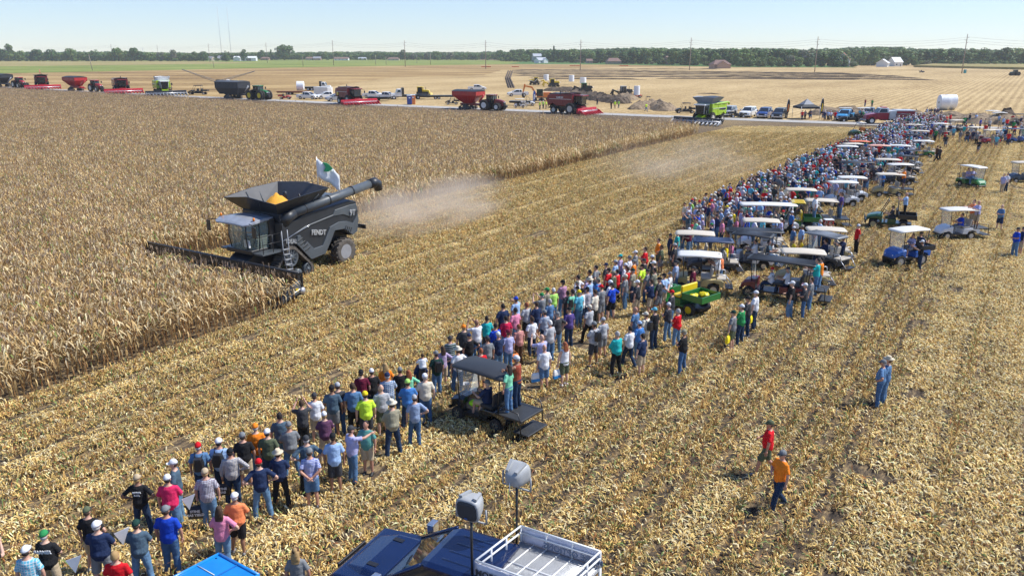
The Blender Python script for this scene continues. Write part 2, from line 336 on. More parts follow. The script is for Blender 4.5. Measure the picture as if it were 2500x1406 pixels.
def y_on(poly, x):
    for a, c in zip(poly, poly[1:]):
        if a.x <= x <= c.x: return a.y + (c.y - a.y) * (x - a.x) / (c.x - a.x)
    return -1
pts, rots, scl, idx = [], [], [], []
rnd = random.Random(5); rr = np.random.default_rng(3)
def seen(x, y, z, mx=60, my=60):
    dz = z - H; f = y * CP - dz * SP
    if f < 1: return False
    u = CX + F * x / f; v = CY - F * (y * SP + dz * CP) / f
    return -mx < u < 2500 + mx and -my < v < 1406 + my
NROW = .762
n0 = 29.3
k = 0
while n0 + k * NROW < 330:
    n = n0 + k * NROW; k += 1
    for r in np.arange(-140, 190, 1.0):
        if 29.2 < n < 41.85 and r > 25.5: continue
        q = RN(r + .5, n)
        if q.x > 33.5 or q.y > y_on(corn_far, q.x) - .3: continue
        if not (seen(q.x, q.y, 2.2, 150, 200) or seen(q.x, q.y, 0, 150, 200)): continue
        pts.append((q.x + rnd.uniform(-.04, .04), q.y, 0)); rots.append((0, 0, ROWA + (math.pi if rnd.random() < .5 else 0))); s = rnd.uniform(.9, 1.1) * ((.72 if r > 24.3 else .95) if 29.2 < n < 42 and r > 22.3 else 1); scl.append((1, 1, s)); idx.append(rnd.randrange(12))
o = instancer('standing_corn', pts, rots, scl, idx, corn_protos)
tag(o, 'ripe dry brown corn standing in dense rows left of and behind the combine', 'corn')
print('corn clumps', len(pts))
# ---------------------------------------------------------------- litter & stubble on the harvested ground
M_lit = attr_col_mat('corn_litter', .65, .12, .16)
C_lit = [(.82, .60, .23), (.68, .47, .15), (.90, .74, .40), (.46, .28, .09), (.26, .13, .045), (.18, .25, .07), (.74, .63, .38), (.40, .15, .05)]
def litter_proto(seed, upright):
    rnd = random.Random(seed); L = Leafs(); w = [6, 4.5, 4.5, 2, .9, .7, 2.6, .3] if not upright else [4, 5, 2, 4, 2.5, 2.2, 1.5, .5]
    for i in range(190 if upright else 250):
        x, y = rnd.uniform(-.55, .55), (rnd.uniform(-.40, .40) if i % 5 < (2 if upright else 4) else rnd.gauss(0, .10 if upright else .14))
        a = rnd.uniform(0, 6.283); d = v3(math.cos(a), math.sin(a), 0); ln = rnd.uniform(.08, .27); ww = rnd.uniform(.007, .022)
        z = rnd.uniform(.01, .10 if not upright else .16); t = rnd.uniform(-.25, .35); roll = rnd.uniform(-.8, .8)
        wv = v3(-math.sin(a) * math.cos(roll), math.cos(a) * math.cos(roll), math.sin(roll))
        if upright and i < 60: t = rnd.uniform(.5, 2.4); y = rnd.gauss(0, .09)
        p = v3(x, y, z); q = p + d * ln * .5 + v3(0, 0, t * ln * .35 + .03); e = p + d * ln * .85 + v3(0, 0, max(-z + .01, t * ln * .5 - .04))
        L.strip([p, q, e], wv, [ww * .5, ww, ww * .4], rcol(rnd, C_lit, w))
    for i in range(6):   # cut stalks standing in the row
        if not upright and rnd.random() < .35: continue
        x = (i + .5) / 6 - .5; y = rnd.gauss(0, .03); h = rnd.uniform(.18, .42) if upright else rnd.uniform(.08, .22)
        e = v3(x + rnd.uniform(-.08, .08), y + rnd.uniform(-.08, .08), h)
        for a in (0, 1.57): L.strip([v3(x, y, 0), e], v3(math.cos(a), math.sin(a), 0), [.016, .013], rcol(rnd, [(.62, .45, .2), (.45, .25, .1)], [1, 1]))
    return L.mesh('litter_clump', M_lit)
lit_protos = [litter_proto(300 + i, False) for i in range(8)] + [litter_proto(400 + i, True) for i in range(8)]
pts, rots, scl, idx = [], [], [], []
n = -150.3
while n < 42:
    for r in np.arange(-40, 215, 1.0):
        q = RN(r + .5 + rnd.uniform(-.1, .1), n + rnd.uniform(-.03, .03))
        if q.y < 8 or q.y > 135 - q.x * .12 + 6: continue
        if not seen(q.x, q.y, 0, 30, 30): continue
        if n > 29.0 and r < 24.9: continue
        d = q.length
        rowN = n
        up = n > 3.5 and q.y < 128 - q.x * .1     # rough stubble up to the watching crowd
        # pale driven strip through the stubble
        if up and (abs(n - 14.9) < .9 or abs(n - 17.3) < .5): up = False
        hv = 1.0; ri = int(round((n + 150.3) / NROW))
        if up and ri % 4 == 1: hv = .65; up = rnd.random() < .5
        if not up:
            g = math.sin(n * 1.03 + 2 * math.sin(r * .05)) + rnd.uniform(-.9, .9)
            if g < -1.3 and rnd.random() < .5: continue
            if n < 3.5 and (ri % 3 == 0 and rnd.random() < .75): up = True; hv = .8
        pts.append((q.x, q.y, 0)); rots.append((0, 0, ROWA + (math.pi if rnd.random() < .5 else 0))); s = rnd.uniform(.85, 1.2); scl.append((s, s, s * hv)); idx.append(rnd.randrange(8) + (8 if up else 0))
    n += NROW
o = instancer('corn_litter', pts, rots, scl, idx, lit_protos)
tag(o, 'straw coloured husks, leaves and stubble covering the harvested ground', 'stubble')
print('litter', len(pts))
# ---------------------------------------------------------------- trees
M_leaf = attr_col_mat('tree_leaves', .6, .2, .18)
M_bark = mat('bark', (.12, .09, .065), .9, noise=.3, nscale=4)
G_pal = {'dark': [(.06, .125, .03), (.085, .155, .04), (.055, .10, .03)], 'mid': [(.12, .19, .045), (.16, .23, .06), (.09, .15, .04)],
         'light': [(.17, .24, .06), (.23, .28, .08), (.12, .2, .055)], 'grey': [(.16, .19, .1), (.2, .2, .14), (.12, .16, .09)]}
def crown_mesh(seed, kind, shape, nq=1100):
    """crown of unit half width 1, height from .12 to 2"""
    rnd = random.Random(seed); L = Leafs(); pal = G_pal[kind]; lobes = []
    for i in range(22):
        if shape == 'cone':
            z = .25 + 1.65 * (i / 21.0); rr_ = (1 - z / 2.05) * 1.0; a = rnd.uniform(0, 6.28); lobes.append((math.cos(a) * rr_ * .5, math.sin(a) * rr_ * .5, z, max(.12, rr_ * .6)))
        else:
            a = rnd.uniform(0, 6.28); z = rnd.uniform(.35, 1.62); env = math.sin(max(.05, min(1, (z - .05) / 1.9)) * math.pi) ** .55; q = rnd.uniform(.2, .72) * env
            lobes.append((math.cos(a) * q, math.sin(a) * q, z, rnd.uniform(.26, .46)))
    tint = [rnd.uniform(.75, 1.3) for _ in lobes]; lc = [rnd.choice(pal) for _ in lobes]
    for i in range(nq):
        k = rnd.randrange(len(lobes)); x, y, z, r = lobes[k]
        d = v3(rnd.gauss(0, 1), rnd.gauss(0, 1), rnd.gauss(.25, 1)).normalized(); p = v3(x, y, z) + d * r * rnd.uniform(.72, 1.06)
        if p.z < .1: p.z = rnd.uniform(.1, .4)
        nrm = (d + v3(rnd.uniform(-.7, .7), rnd.uniform(-.7, .7), rnd.uniform(-.5, .9))).normalized()
        ax = nrm.orthogonal().normalized(); ay = nrm.cross(ax); s = rnd.uniform(.045, .11)
        c = tuple(q * tint[k] * rnd.uniform(.8, 1.25) for q in lc[k])
        L.quad(p, ax * s, ay * s * rnd.uniform(.5, 1), c)
    return L.mesh('crown', M_leaf)
CROWNS = {}
for k in G_pal: CROWNS[k] = [crown_mesh(900 + hash_i, k, 'round') for hash_i in ({'dark': (1, 2, 3), 'mid': (11, 12, 13), 'light': (21, 22), 'grey': (31,)}[k])]
CROWNS['cone'] = [crown_mesh(950, 'dark', 'cone')]
def trunk_mesh(seed):
    rnd = random.Random(seed); b = MB(); b.tube([(0, 0, 0), (.02, 0, .5), (0, .03, 1.2)], [.075, .055, .02], 6)
    for k in range(4):
        a = rnd.uniform(0, 6.28); b.tube([(0, 0, .35 + .15 * k), (math.cos(a) * .3, math.sin(a) * .3, .8 + .15 * k), (math.cos(a) * .5, math.sin(a) * .5, 1.15 + .12 * k)], [.03, .02, .008], 5)
    return b.mesh('trunk', M_bark)
TRUNKS = [trunk_mesh(i) for i in range(3)]
ORD = ['first', 'second', 'third', 'fourth', 'fifth', 'sixth', 'seventh', 'eighth', 'ninth', 'tenth', 'eleventh', 'twelfth', 'thirteenth', 'fourteenth', 'fifteenth', 'sixteenth', 'seventeenth', 'eighteenth', 'nineteenth', 'twentieth']
def vbase(u): return 150.3 if u < 620 else 147.5 if u < 1220 else 150.3 + (u - 1220) / 600 * 13 if u < 1820 else 164 if u < 2100 else 161
TR = [(2, 120, 28, 'dark'), (24, 109, 36, 'mid'), (51, 124, 24, 'light'), (74, 130, 28, 'dark'), (95, 121, 32, 'dark'), (108, 133, 22, 'light'), (128, 122, 32, 'dark'), (148, 130, 26, 'light'), (163, 128, 22, 'mid'), (177, 118, 30, 'light'), (200, 128, 22, 'mid'), (217, 126, 26, 'mid'), (236, 123, 26, 'dark'), (256, 133, 24, 'dark'), (274, 126, 26, 'mid'), (290, 116, 30, 'mid'), (307, 124, 26, 'light'), (328, 117, 26, 'dark'), (345, 126, 24, 'dark'), (369, 127, 26, 'mid'), (394, 127, 24, 'grey'), (410, 128, 22, 'mid'), (425, 121, 22, 'grey'), (441, 131, 22, 'mid'), (460, 129, 22, 'mid'), (477, 127, 24, 'mid'), (498, 127, 26, 'dark'), (554, 126, 20, 'dark'), (596, 122, 20, 'dark'), (621, 128, 20, 'mid'), (640, 124, 22, 'dark'), (663, 123, 18, 'cone'), (695, 109, 54, 'mid'), (731, 131, 20, 'mid'), (750, 128, 24, 'mid'), (782, 130, 20, 'dark'), (798, 127, 22, 'mid'), (826, 126, 30, 'mid'),
      (983, 123, 22, 'dark'), (1010, 131, 24, 'grey'), (1044, 129, 24, 'grey'), (1068, 124, 28, 'mid'), (1100, 127, 26, 'grey'), (1130, 130, 24, 'mid'), (1160, 133, 22, 'dark'), (1190, 130, 24, 'mid'), (1219, 123, 26, 'dark'), (1240, 128, 26, 'mid'), (1262, 134, 22, 'mid'), (1284, 132, 28, 'mid'), (1338, 122, 34, 'dark'), (1352, 115, 13, 'cone'), (1397, 122, 38, 'mid'), (1440, 130, 32, 'mid'), (1466, 125, 30, 'dark'), (1500, 126, 30, 'mid'), (1524, 130, 24, 'dark'), (1546, 122, 38, 'dark'), (1581, 126, 30, 'mid'), (1612, 131, 32, 'mid'), (1640, 122, 30, 'mid'), (1661, 130, 24, 'dark'), (1680, 122, 28, 'dark'), (1700, 128, 26, 'mid'), (1716, 136, 22, 'light'), (1745, 127, 30, 'mid'), (1775, 130, 30, 'dark'), (1803, 128, 30, 'mid'), (1829, 128, 32, 'mid'), (1856, 141, 26, 'light'), (1883, 136, 30, 'mid'), (1903, 142, 22, 'light'), (1928, 134, 28, 'grey'), (1949, 140, 24, 'light'), (1972, 141, 30, 'dark'), (2004, 130, 34, 'dark'), (2032, 125, 50, 'dark'), (2060, 136, 24, 'mid'), (2103, 136, 30, 'mid'), (2133, 119, 38, 'mid'), (2165, 137, 26, 'grey'), (2190, 140, 24, 'mid'), (2213, 131, 36, 'dark'), (2232, 140, 22, 'mid')]
NMK = {'dark': 'dark green round tree', 'mid': 'mid green broad tree', 'light': 'yellowish green leafy tree', 'grey': 'dull grey green tree', 'cone': 'narrow dark conifer'}
rnd = random.Random(12); cnt = {}; tot = {}
def treg(u): return 'in the left treeline' if u < 620 else 'in the middle treeline' if u < 1300 else 'in the treeline behind the dug field' if u < 1850 else 'before the wooded ridge at right'
for u, vt, w, kd in TR: tot[(kd, treg(u))] = tot.get((kd, treg(u)), 0) + 1
for u, vt, w, kd in TR:
    vb = vbase(u) + .2; p = P(u, vb); D = p.y * CP + H * SP; ppm = F / D / 1.0
    hgt = (vb - vt) / ppm; half = max(w * .5 / ppm, hgt * .28)
    key = (kd, treg(u)); i = cnt.get(key, 0); cnt[key] = i + 1
    lb = NMK[kd] + ' ' + treg(u) + (', %s from left' % ORD[i] if tot[key] > 1 else '')
    lb = {695: 'very large broad green tree standing alone above the middle treeline', 24: 'tallest round green tree at the far left end of the treeline'}.get(u, lb)
    t = empty('conifer_tree' if kd == 'cone' else 'tree', lb, 'tree', 'trees along the far edge of the fields', p, rnd.uniform(0, 6.28))
    t.scale = (half, half, hgt / 2.0)
    for nm, me in (('trunk', TRUNKS[rnd.randrange(3)]), ('crown', rnd.choice(CROWNS[kd]))):
        o = bpy.data.objects.new(nm, me); COL.objects.link(o); o.parent = t
        if nm == 'crown' and hgt > 18: pass
# far woods: one mass, on level ground and up a low wooded hill on the right
ridge_px = [(-300, 130), (0, 127), (300, 126), (480, 129), (600, 128), (840, 126.5), (900, 126), (1000, 128), (1130, 127), (1230, 126), (1330, 122), (1420, 120), (1470, 118), (1560, 113.5), (1640, 116), (1800, 118), (1900, 117), (1970, 121), (2060, 115), (2130, 112.5), (2190, 113), (2250, 119), (2330, 117), (2400, 120), (2500, 119), (2800, 118)]
def skyv(u):
    for (a, b_), (c, d) in zip(ridge_px, ridge_px[1:]):
        if a <= u <= c: return b_ + (d - b_) * (u - a) / (c - a)
    return 130
pts, rots, scl, idx = [], [], [], []
allc = CROWNS['mid'] + CROWNS['dark'] + CROWNS['light'] + CROWNS['grey']
hill = []
for row in range(7):
    f = row / 6.0
    u = -250.0
    while u < 2780:
        y0 = P(u, vbase(u)).y + 25
        if u < 1250: D = y0 * 1.0 + f * 500
        else: D = y0 + f * (750 - 250 * (u > 1250))
        if 1850 < u: D = max(D, P(u, 161 - .6).y + f * 600)
        x = (u - CX) / F * (D * CP + H * SP)
        # height of the tree top needed for the skyline of the last row, easing down to the front row
        vs_ = skyv(u) + (1 - f) * (14 if u > 1250 else 8) * (.6 + .4 * math.sin(u * .03 + row)); ray = (vs_ - CY) / F
        dd = (CP - ray * SP); top = H + (-SP - ray * CP) / dd * D
        th = rnd.uniform(12, 17); base = max(0, top - th - rnd.uniform(0, 1.5)) if u > 1250 else 0
        if u <= 1250: th = max(9, top + rnd.uniform(-1.5, 1))
        wd = rnd.uniform(.5, .75) * th
        gap = (505 < u < 545) or (566 < u < 630) or (745 < u < 850) or (1300 < u < 1330) or (2066 < u < 2090)
        if not (gap and row == 0):
            pts.append((x, D, base)); rots.append((0, 0, rnd.uniform(0, 6.28))); scl.append((wd, wd, th / 2)); idx.append(rnd.choices(range(9), [4, 4, 4, 4, 4, 4, 1.2, 1.2, .6])[0])
        if u > 1250: hill.append((u, row, x, D, base))
        u += rnd.uniform(.7, 1.1) * wd * .95 / (D / F)
o = instancer('far_woods', pts, rots, scl, idx, allc); tag(o, 'continuous green woods closing the horizon and climbing the low ridge', 'woods')
print('woods', len(pts))
# the low hill under the woods on the right
b = MB(); us = list(range(1240, 2860, 40)); vs = []
def hb(u, f):
    y0 = P(u, vbase(u)).y + 10; D = y0 + f * 560; vs_ = skyv(u) + (1 - f) * 14; ray = (vs_ - CY) / F
    return v3((u - CX) / F * (D * CP + H * SP), D, max(-.3, (H + (-SP - ray * CP) / (CP - ray * SP) * D) - 15.5) * (0 if f == 0 else 1) - (.3 if f == 0 else 0))
for u in us:
    for f in (0, .17, .33, .5, .67, .83, 1, 1.5): vs.append(hb(u, f))
b.add(vs, [(8 * i + j, 8 * i + j + 1, 8 * i + 9 + j, 8 * i + 8 + j) for i in range(len(us) - 1) for j in range(7)], 0, True)
b.build('wooded_hill', M_green)['kind'] = 'structure'
# bushes at the tree feet
pts, rots, scl, idx = [], [], [], []
for i in range(260):
    u = rnd.uniform(-20, 2520)
    if 566 < u < 640 or 1740 < u < 1790 or 2150 < u < 2180 or 740 < u < 850: continue
    p = P(u, vbase(u) + rnd.uniform(-.6, .4)); s = rnd.uniform(1.6, 3.6)
    pts.append(tuple(p)); rots.append((0, 0, rnd.uniform(0, 6))); scl.append((s * 1.3, s * 1.3, s * .7)); idx.append(rnd.randrange(9))
tag(instancer('undergrowth', pts, rots, scl, idx, allc), 'low bushes filling the foot of the treeline', 'bushes')
# ---------------------------------------------------------------- houses and sheds
M_wall = {'white': mat('siding_white', (.75, .75, .73), .6), 'brick': mat('brick_pinkish', (.38, .25, .19), .8, noise=.2, nscale=2), 'tan': mat('siding_tan', (.5, .42, .33), .7), 'grey': mat('siding_grey', (.4, .4, .4), .7)}
M_roof = {'white': mat('metal_roof_white', (.8, .8, .78), .4), 'brown': mat('shingle_brown', (.2, .12, .1), .85, noise=.2), 'grey': mat('shingle_grey', (.25, .25, .27), .85), 'metal': mat('metal_roof_grey', (.45, .47, .5), .4), 'rust': mat('roof_rusty', (.33, .16, .11), .8, noise=.4, nscale=.7)}
M_win = mat('window_glass_dark', (.03, .04, .05), .1); M_trim = mat('trim_white', (.8, .8, .8), .5); M_door = mat('door_grey', (.2, .18, .17), .5)
def house(u, v, wpx, dep, hw, hr, wall, roof, label, rz=.1, wing=None, name='house', cat='house', garage=False, hip=0, chim=False):
    p = P(u, v); k = (p.y * CP + H * SP) / F; w = wpx * k
    t = empty(name, label, cat, 'buildings beyond the fields', p, rz)
    b = MB(); b.box(-w / 2, w / 2, 0, dep, 0, hw)
    b.prism([(0, hw), (dep / 2, hw + hr), (dep, hw)], -w / 2 + hip * .9, w / 2 - hip * .9, ax='x') if not hip else None
    b.build('wall', M_wall[wall], t)
    def rf(x0, x1, y0, y1, z, h, hp, par, nm='roof'):
        r = MB(); ym = (y0 + y1) / 2; e = .5; th = .15
        A = [v3(x0 - e, y0 - e, z - .25), v3(x1 + e, y0 - e, z - .25), v3(x1 + e - hp, ym, z + h), v3(x0 - e + hp, ym, z + h)]
        B = [v3(x1 + e, y1 + e, z - .25), v3(x0 - e, y1 + e, z - .25), v3(x0 - e + hp, ym, z + h), v3(x1 + e - hp, ym, z + h)]
        for q in (A, B): r.hexa(q, [a + v3(0, 0, th + .02) for a in q])
        if hp:
            for s, X in ((1, x1 + e), (-1, x0 - e)):
                q = [v3(X, y0 - e, z - .25), v3(X, y1 + e, z - .25), v3(X - s * hp, ym + .01, z + h), v3(X - s * hp, ym - .01, z + h)]; r.hexa(q, [a + v3(0, 0, th) for a in q])
        return r.build(nm, M_roof[roof], par)
    R_ = rf(-w / 2, w / 2, 0, dep, hw, hr, hip, t)
    if chim:
        c = MB(); c.box(w * .2, w * .2 + 1, dep / 2 + .3, dep / 2 + 1.3, hw, hw + hr + 1); c.build('chimney', M_wall['brick'], R_)
    n = max(2, int(w / 4.5))
    if not garage:
        for i in range(n):
            x = -w / 2 + (i + .5) * w / n
            if i == n // 2: d = MB(); d.box(x - .5, x + .5, -.08, .05, 0, 2.1); d.build('door', M_door, t)
            else:
                f = MB(); f.box(x - .75, x + .75, -.1, .05, .9, 2.3); fo = f.build('window', M_trim, t); g = MB(); g.box(x - .62, x + .62, -.13, -.11, 1.02, 2.18); g.build('pane', M_win, fo)
    else:
        d = MB(); d.box(w * .08, w * .28, -.1, .04, 0, hw * .8); d.build('barn_door', M_door, t)
    if wing:
        wx, wl, wd, wh, wr = wing; x0 = wx * w; b = MB(); b.box(x0, x0 + wl, -wd, -.02, 0, wh); b.prism([(x0, wh), (x0 + wl / 2, wh + wr), (x0 + wl, wh)], -wd, -.02); b.build('wing', M_wall[wall], t)
        r = MB(); th = .15
        for s in (0, 1):
            xa = x0 - .4 if s == 0 else x0 + wl + .4
            q = [v3(xa, -wd - .4, wh - .2), v3(xa, 1.5, wh - .2), v3(x0 + wl / 2, 1.5, wh + wr + .05), v3(x0 + wl / 2, -wd - .4, wh + wr + .05)]; r.hexa(q, [a + v3(0, 0, th) for a in q])
        r.build('wing_roof', M_roof[roof], t)
    return t
house(598, 150, 52, 16, 4.4, 1.9, 'white', 'white', 'long white metal shed with white roof below the left treeline', .15, name='farm_shed', cat='shed', garage=True, wing=(-.5, 9, 3, 4.2, 1.8))
house(545, 148.5, 26, 12, 3.2, 4, 'tan', 'grey', 'grey roofed house half hidden left of the white shed', .1)
house(512, 149, 12, 8, 3, 3, 'tan', 'grey', 'small grey house beside the left edge of the grey roofed house', -.3)
house(646, 148, 20, 10, 2.8, 1.8, 'brick', 'brown', 'low brown ranch house right of the white shed', 0, hip=3)
house(754, 148, 16, 10, 2.8, 2, 'tan', 'brown', 'low tan house left of its brick neighbour in the middle treeline', 0, hip=2)
house(774, 148, 18, 10, 2.9, 2.4, 'brick', 'grey', 'brick house with dark gable right of the low tan house', .1)
house(833, 148.5, 34, 10, 2.7, 2, 'white', 'brown', 'long low white house with white vehicles beside it', 0)
house(884, 147.5, 18, 9, 2.5, 1.5, 'grey', 'metal', 'tiny pale blue roofed house in the middle distance', 0)
house(960, 148.5, 28, 9, 2.5, 1.8, 'tan', 'brown', 'long low tan house left of the tall dark tree', 0, hip=3)
house(1313, 152.5, 20, 12, 7, 3, 'grey', 'metal', 'tall grey barn behind the small white gabled house', .2, name='barn', cat='barn', garage=True)
house(1326, 155, 26, 9, 3.2, 2.8, 'white', 'metal', 'small white gabled house in front of the grey barn', .6, wing=(-.1, 6, 3, 3, 2.4))
house(1500, 157.5, 34, 11, 3, 3, 'brick', 'brown', 'wide brown roofed house under the right treeline near the dug field', .1, hip=3)
house(1440, 156, 14, 8, 2.8, 2, 'brick', 'brown', 'small dark brown house left of the wide brown roofed house', .1)
house(1640, 159, 20, 10, 4.5, 3.6, 'brick', 'brown', 'brown gabled house with white garage among the trees', .9, chim=True)
house(1763, 168, 42, 13, 3, 3.1, 'brick', 'brown', 'pinkish brick ranch house with brown hip roof and two front gables', .05, hip=3.5, wing=(-.35, 8, 2.5, 2.8, 2.6))
house(2073, 164, 16, 11, 6, 5.5, 'white', 'rust', 'tall old white barn with rusty roof among the right trees', 1.1, name='old_barn', cat='barn', garage=True)
house(2168, 164, 17, 9, 3.2, 3, 'white', 'white', 'small white gabled house left of the grey roofed one', .9)
house(2193, 163, 22, 10, 3.6, 4, 'white', 'metal', 'white house with tall grey roof beside a dark tree', .2)
# ---------------------------------------------------------------- utility poles and wires
M_pole = mat('weathered_pole', (.30, .24, .20), .9, noise=.2); M_wire = mat('wire_dark', (.12, .12, .12), .5); M_por = mat('insulator_grey', (.5, .5, .5), .3); M_steel = mat('mast_grey', (.5, .52, .55), .4, .3)
poles = [(271.5, 111, 276, 150), (384, 113, 388, 150), (510.5, 110, 513, 153), (650, 108, 653, 154.5), (813, 103, 815, 161), (988, 104, 989.5, 164), (1186, 104, 1186, 169), (1417, 103, 1416.5, 172.5), (1686, 98.5, 1683, 172), (1996, 96.5, 1988.5, 177), (2362.5, 91.5, 2347.5, 180.5)]
short = [(220.5, 137, 226, 173), (519, 140, 523, 167), (916, 137, 917.5, 159), (942, 140, 943, 159), (739.5, 140, 740, 163), (1017, 137, 1018, 155), (1050, 134, 1051, 159)]
tops = []
for i, (u1, v1, u2, v2) in enumerate(poles + short):
    p = P(u2, v2); D = p.y * CP + H * SP; hh = (v2 - v1) / (F / D) * 1.03; main = i < len(poles)
    lean = 0 if main else (u1 - u2 + .05 * (v2 - v1) * (1 if u1 < 1250 else -1)) * D / F
    nm = ['utility pole %s from the left in the long line with wires' % ORD[i], ''][0] if main else 'short bare leaning pole, %s from the left of the plain posts by the green field' % ORD[[0, 1, 3, 4, 2, 5, 6][i - len(poles)]]
    t = empty('utility_pole', nm if main else nm, 'utility pole', 'tall poles carrying the wires' if main else 'short poles by the green field', p)
    b = MB(); b.tube([(0, 0, -.3), (lean, 0, hh)], [.30, .2] if main else [.24, .17], 8); po = b.build('pole', M_pole, t)
    if main:
        for x0, x1, z in ((-.1, 1.1, hh - 2.0), (-1.1, .1, hh - 3.4), (-.1, .9, hh - 4.8)):
            b = MB(); b.box(x0, x1, -.08, .08, z, z + .15); br = b.build('bracket', M_pole, t)
            b = MB(); b.lathe([(.05, 0), (.13, .05), (.06, .12), (.13, .2), (.05, .35)], (x1 if x1 > .2 else x0, 0, z + .1), n=8); b.build('insulator', M_por, br)
        tops.append((p, hh))
for q in range(3):
    b = MB(); dx, dz = ((1.1, -1.6), (-1.1, -3.0), (.9, -4.4))[q]
    L_ = [(P(60, 147), 22)] + tops + [(P(2800, 190), 20)]
    for (a, ha), (c, hc) in zip(L_, L_[1:]):
        A = a + v3(dx, 0, ha + dz); C_ = c + v3(dx, 0, hc + dz); pl = [A.lerp(C_, t_ / 10.0) - v3(0, 0, 4 * 2.2 * (t_ / 10.0) * (1 - t_ / 10.0)) for t_ in range(11)]
        b.tube(pl, .035, 4, caps=False)
    tag(b.build('power_line', M_wire), ['topmost thin wire strung along the tall poles', 'middle thin wire strung along the tall poles', 'lowest thin wire strung along the tall poles'][q], 'wire')
for i, (u, vt) in enumerate(((536, 24), (559, 27))):   # radio masts far behind
    p = P(u + 6, 139); D = p.y * CP + H * SP; hh = (139 - vt) / (F / D)
    t = empty('radio_mast', ['tall thin lattice radio mast on the left of the pair', 'tall thin lattice radio mast on the right of the pair'][i], 'mast', 'radio masts on the horizon', p)
    b = MB()
    for a in (0, 2.09, 4.19): b.tube([(math.cos(a) * .8, math.sin(a) * .8, 0), (math.cos(a) * .8, math.sin(a) * .8, hh)], .16, 4)
    for k in range(40): z = hh * k / 40; a = k * 2.09; b.tube([(math.cos(a) * .8, math.sin(a) * .8, z), (math.cos(a + 2.09) * .8, math.sin(a + 2.09) * .8, z + hh / 40)], .1, 3)
    b.build('lattice', M_steel, t)
for k, (u, v) in enumerate(((333, 124), (351, 123))):
    p = P(u, 140); D = p.y * CP + H * SP; hh = (140 - v + 8) / (F / D) * 0.9; b = MB(); b.tube([(0, 0, 0), (0, 0, hh)], .5, 5); b.box(-1.6, 1.6, -.3, .3, hh - 4, hh - 3.5); o = b.build('antenna_tower', M_steel); o.location = p
    tag(o, ['slim antenna tower, left of two above the left woods', 'slim antenna tower, right of two above the left woods'][k], 'antenna', 'antenna towers in the left woods')
# ================================================================= VEHICLE MATERIALS
def pm(name, c, r=.35, coat=.4, n=.1): return mat(name, c, r, 0, n, 1.5, coat=coat)
M_char = pm('paint_charcoal', (.024, .027, .031), .45, .15, .15); M_charl = pm('paint_slate_grey', (.082, .094, .104), .45, .15, .12); M_black = pm('paint_black', (.018, .018, .02), .4, .2)
M_rub = mat('tyre_rubber', (.035, .032, .03), .85, noise=.4, nscale=6, bump=.4, bscale=30); M_rubd = mat('rubber_dusty', (.10, .085, .07), .9, noise=.35, nscale=5)
M_rim = mat('rim_silver', (.55, .55, .56), .35, .6); M_glass = mat('tinted_glass', (.02, .028, .03), .06, 0, .3, .8, spec=.8); M_cabin = mat('cabin_trim_dark', (.04, .04, .045), .7)
M_grain = mat('corn_grain', (.80, .38, .03), .7, noise=.25, nscale=30, bump=.6, bscale=60); M_chrome = mat('chrome', (.75, .75, .76), .12, .9)
M_red = pm('paint_red', (.42, .012, .018)); M_dred = pm('paint_dark_red', (.20, .012, .018)); M_white = pm('paint_white', (.78, .78, .77), .35, .3, .05); M_grn = pm('paint_green', (.018, .17, .035)); M_yel = pm('paint_yellow', (.78, .55, .01)); M_lime = pm('paint_lime', (.36, .55, .02)); M_org = pm('paint_orange', (.75, .22, .04))
M_grey = pm('paint_grey', (.32, .33, .35)); M_alu = mat('aluminium', (.62, .63, .65), .35, .5); M_blue = pm('paint_blue', (.02, .12, .45)); M_amber = mat('amber_lens', (.9, .25, .02), .2); M_redl = mat('red_lens', (.6, .01, .01), .15); M_lamp = mat('lamp_glass', (.85, .87, .88), .08)
M_flag = mat('flag_white', (.82, .84, .85), .8); M_fgreen = mat('emblem_green', (.02, .3, .12), .7); M_seat = mat('seat_vinyl', (.42, .38, .32), .6); M_seatd = mat('seat_black', (.03, .03, .032), .6); M_tarp = mat('tarp_white', (.72, .72, .70), .7, noise=.08); M_tarpg = mat('tank_liner_grey', (.23, .26, .30), .55)
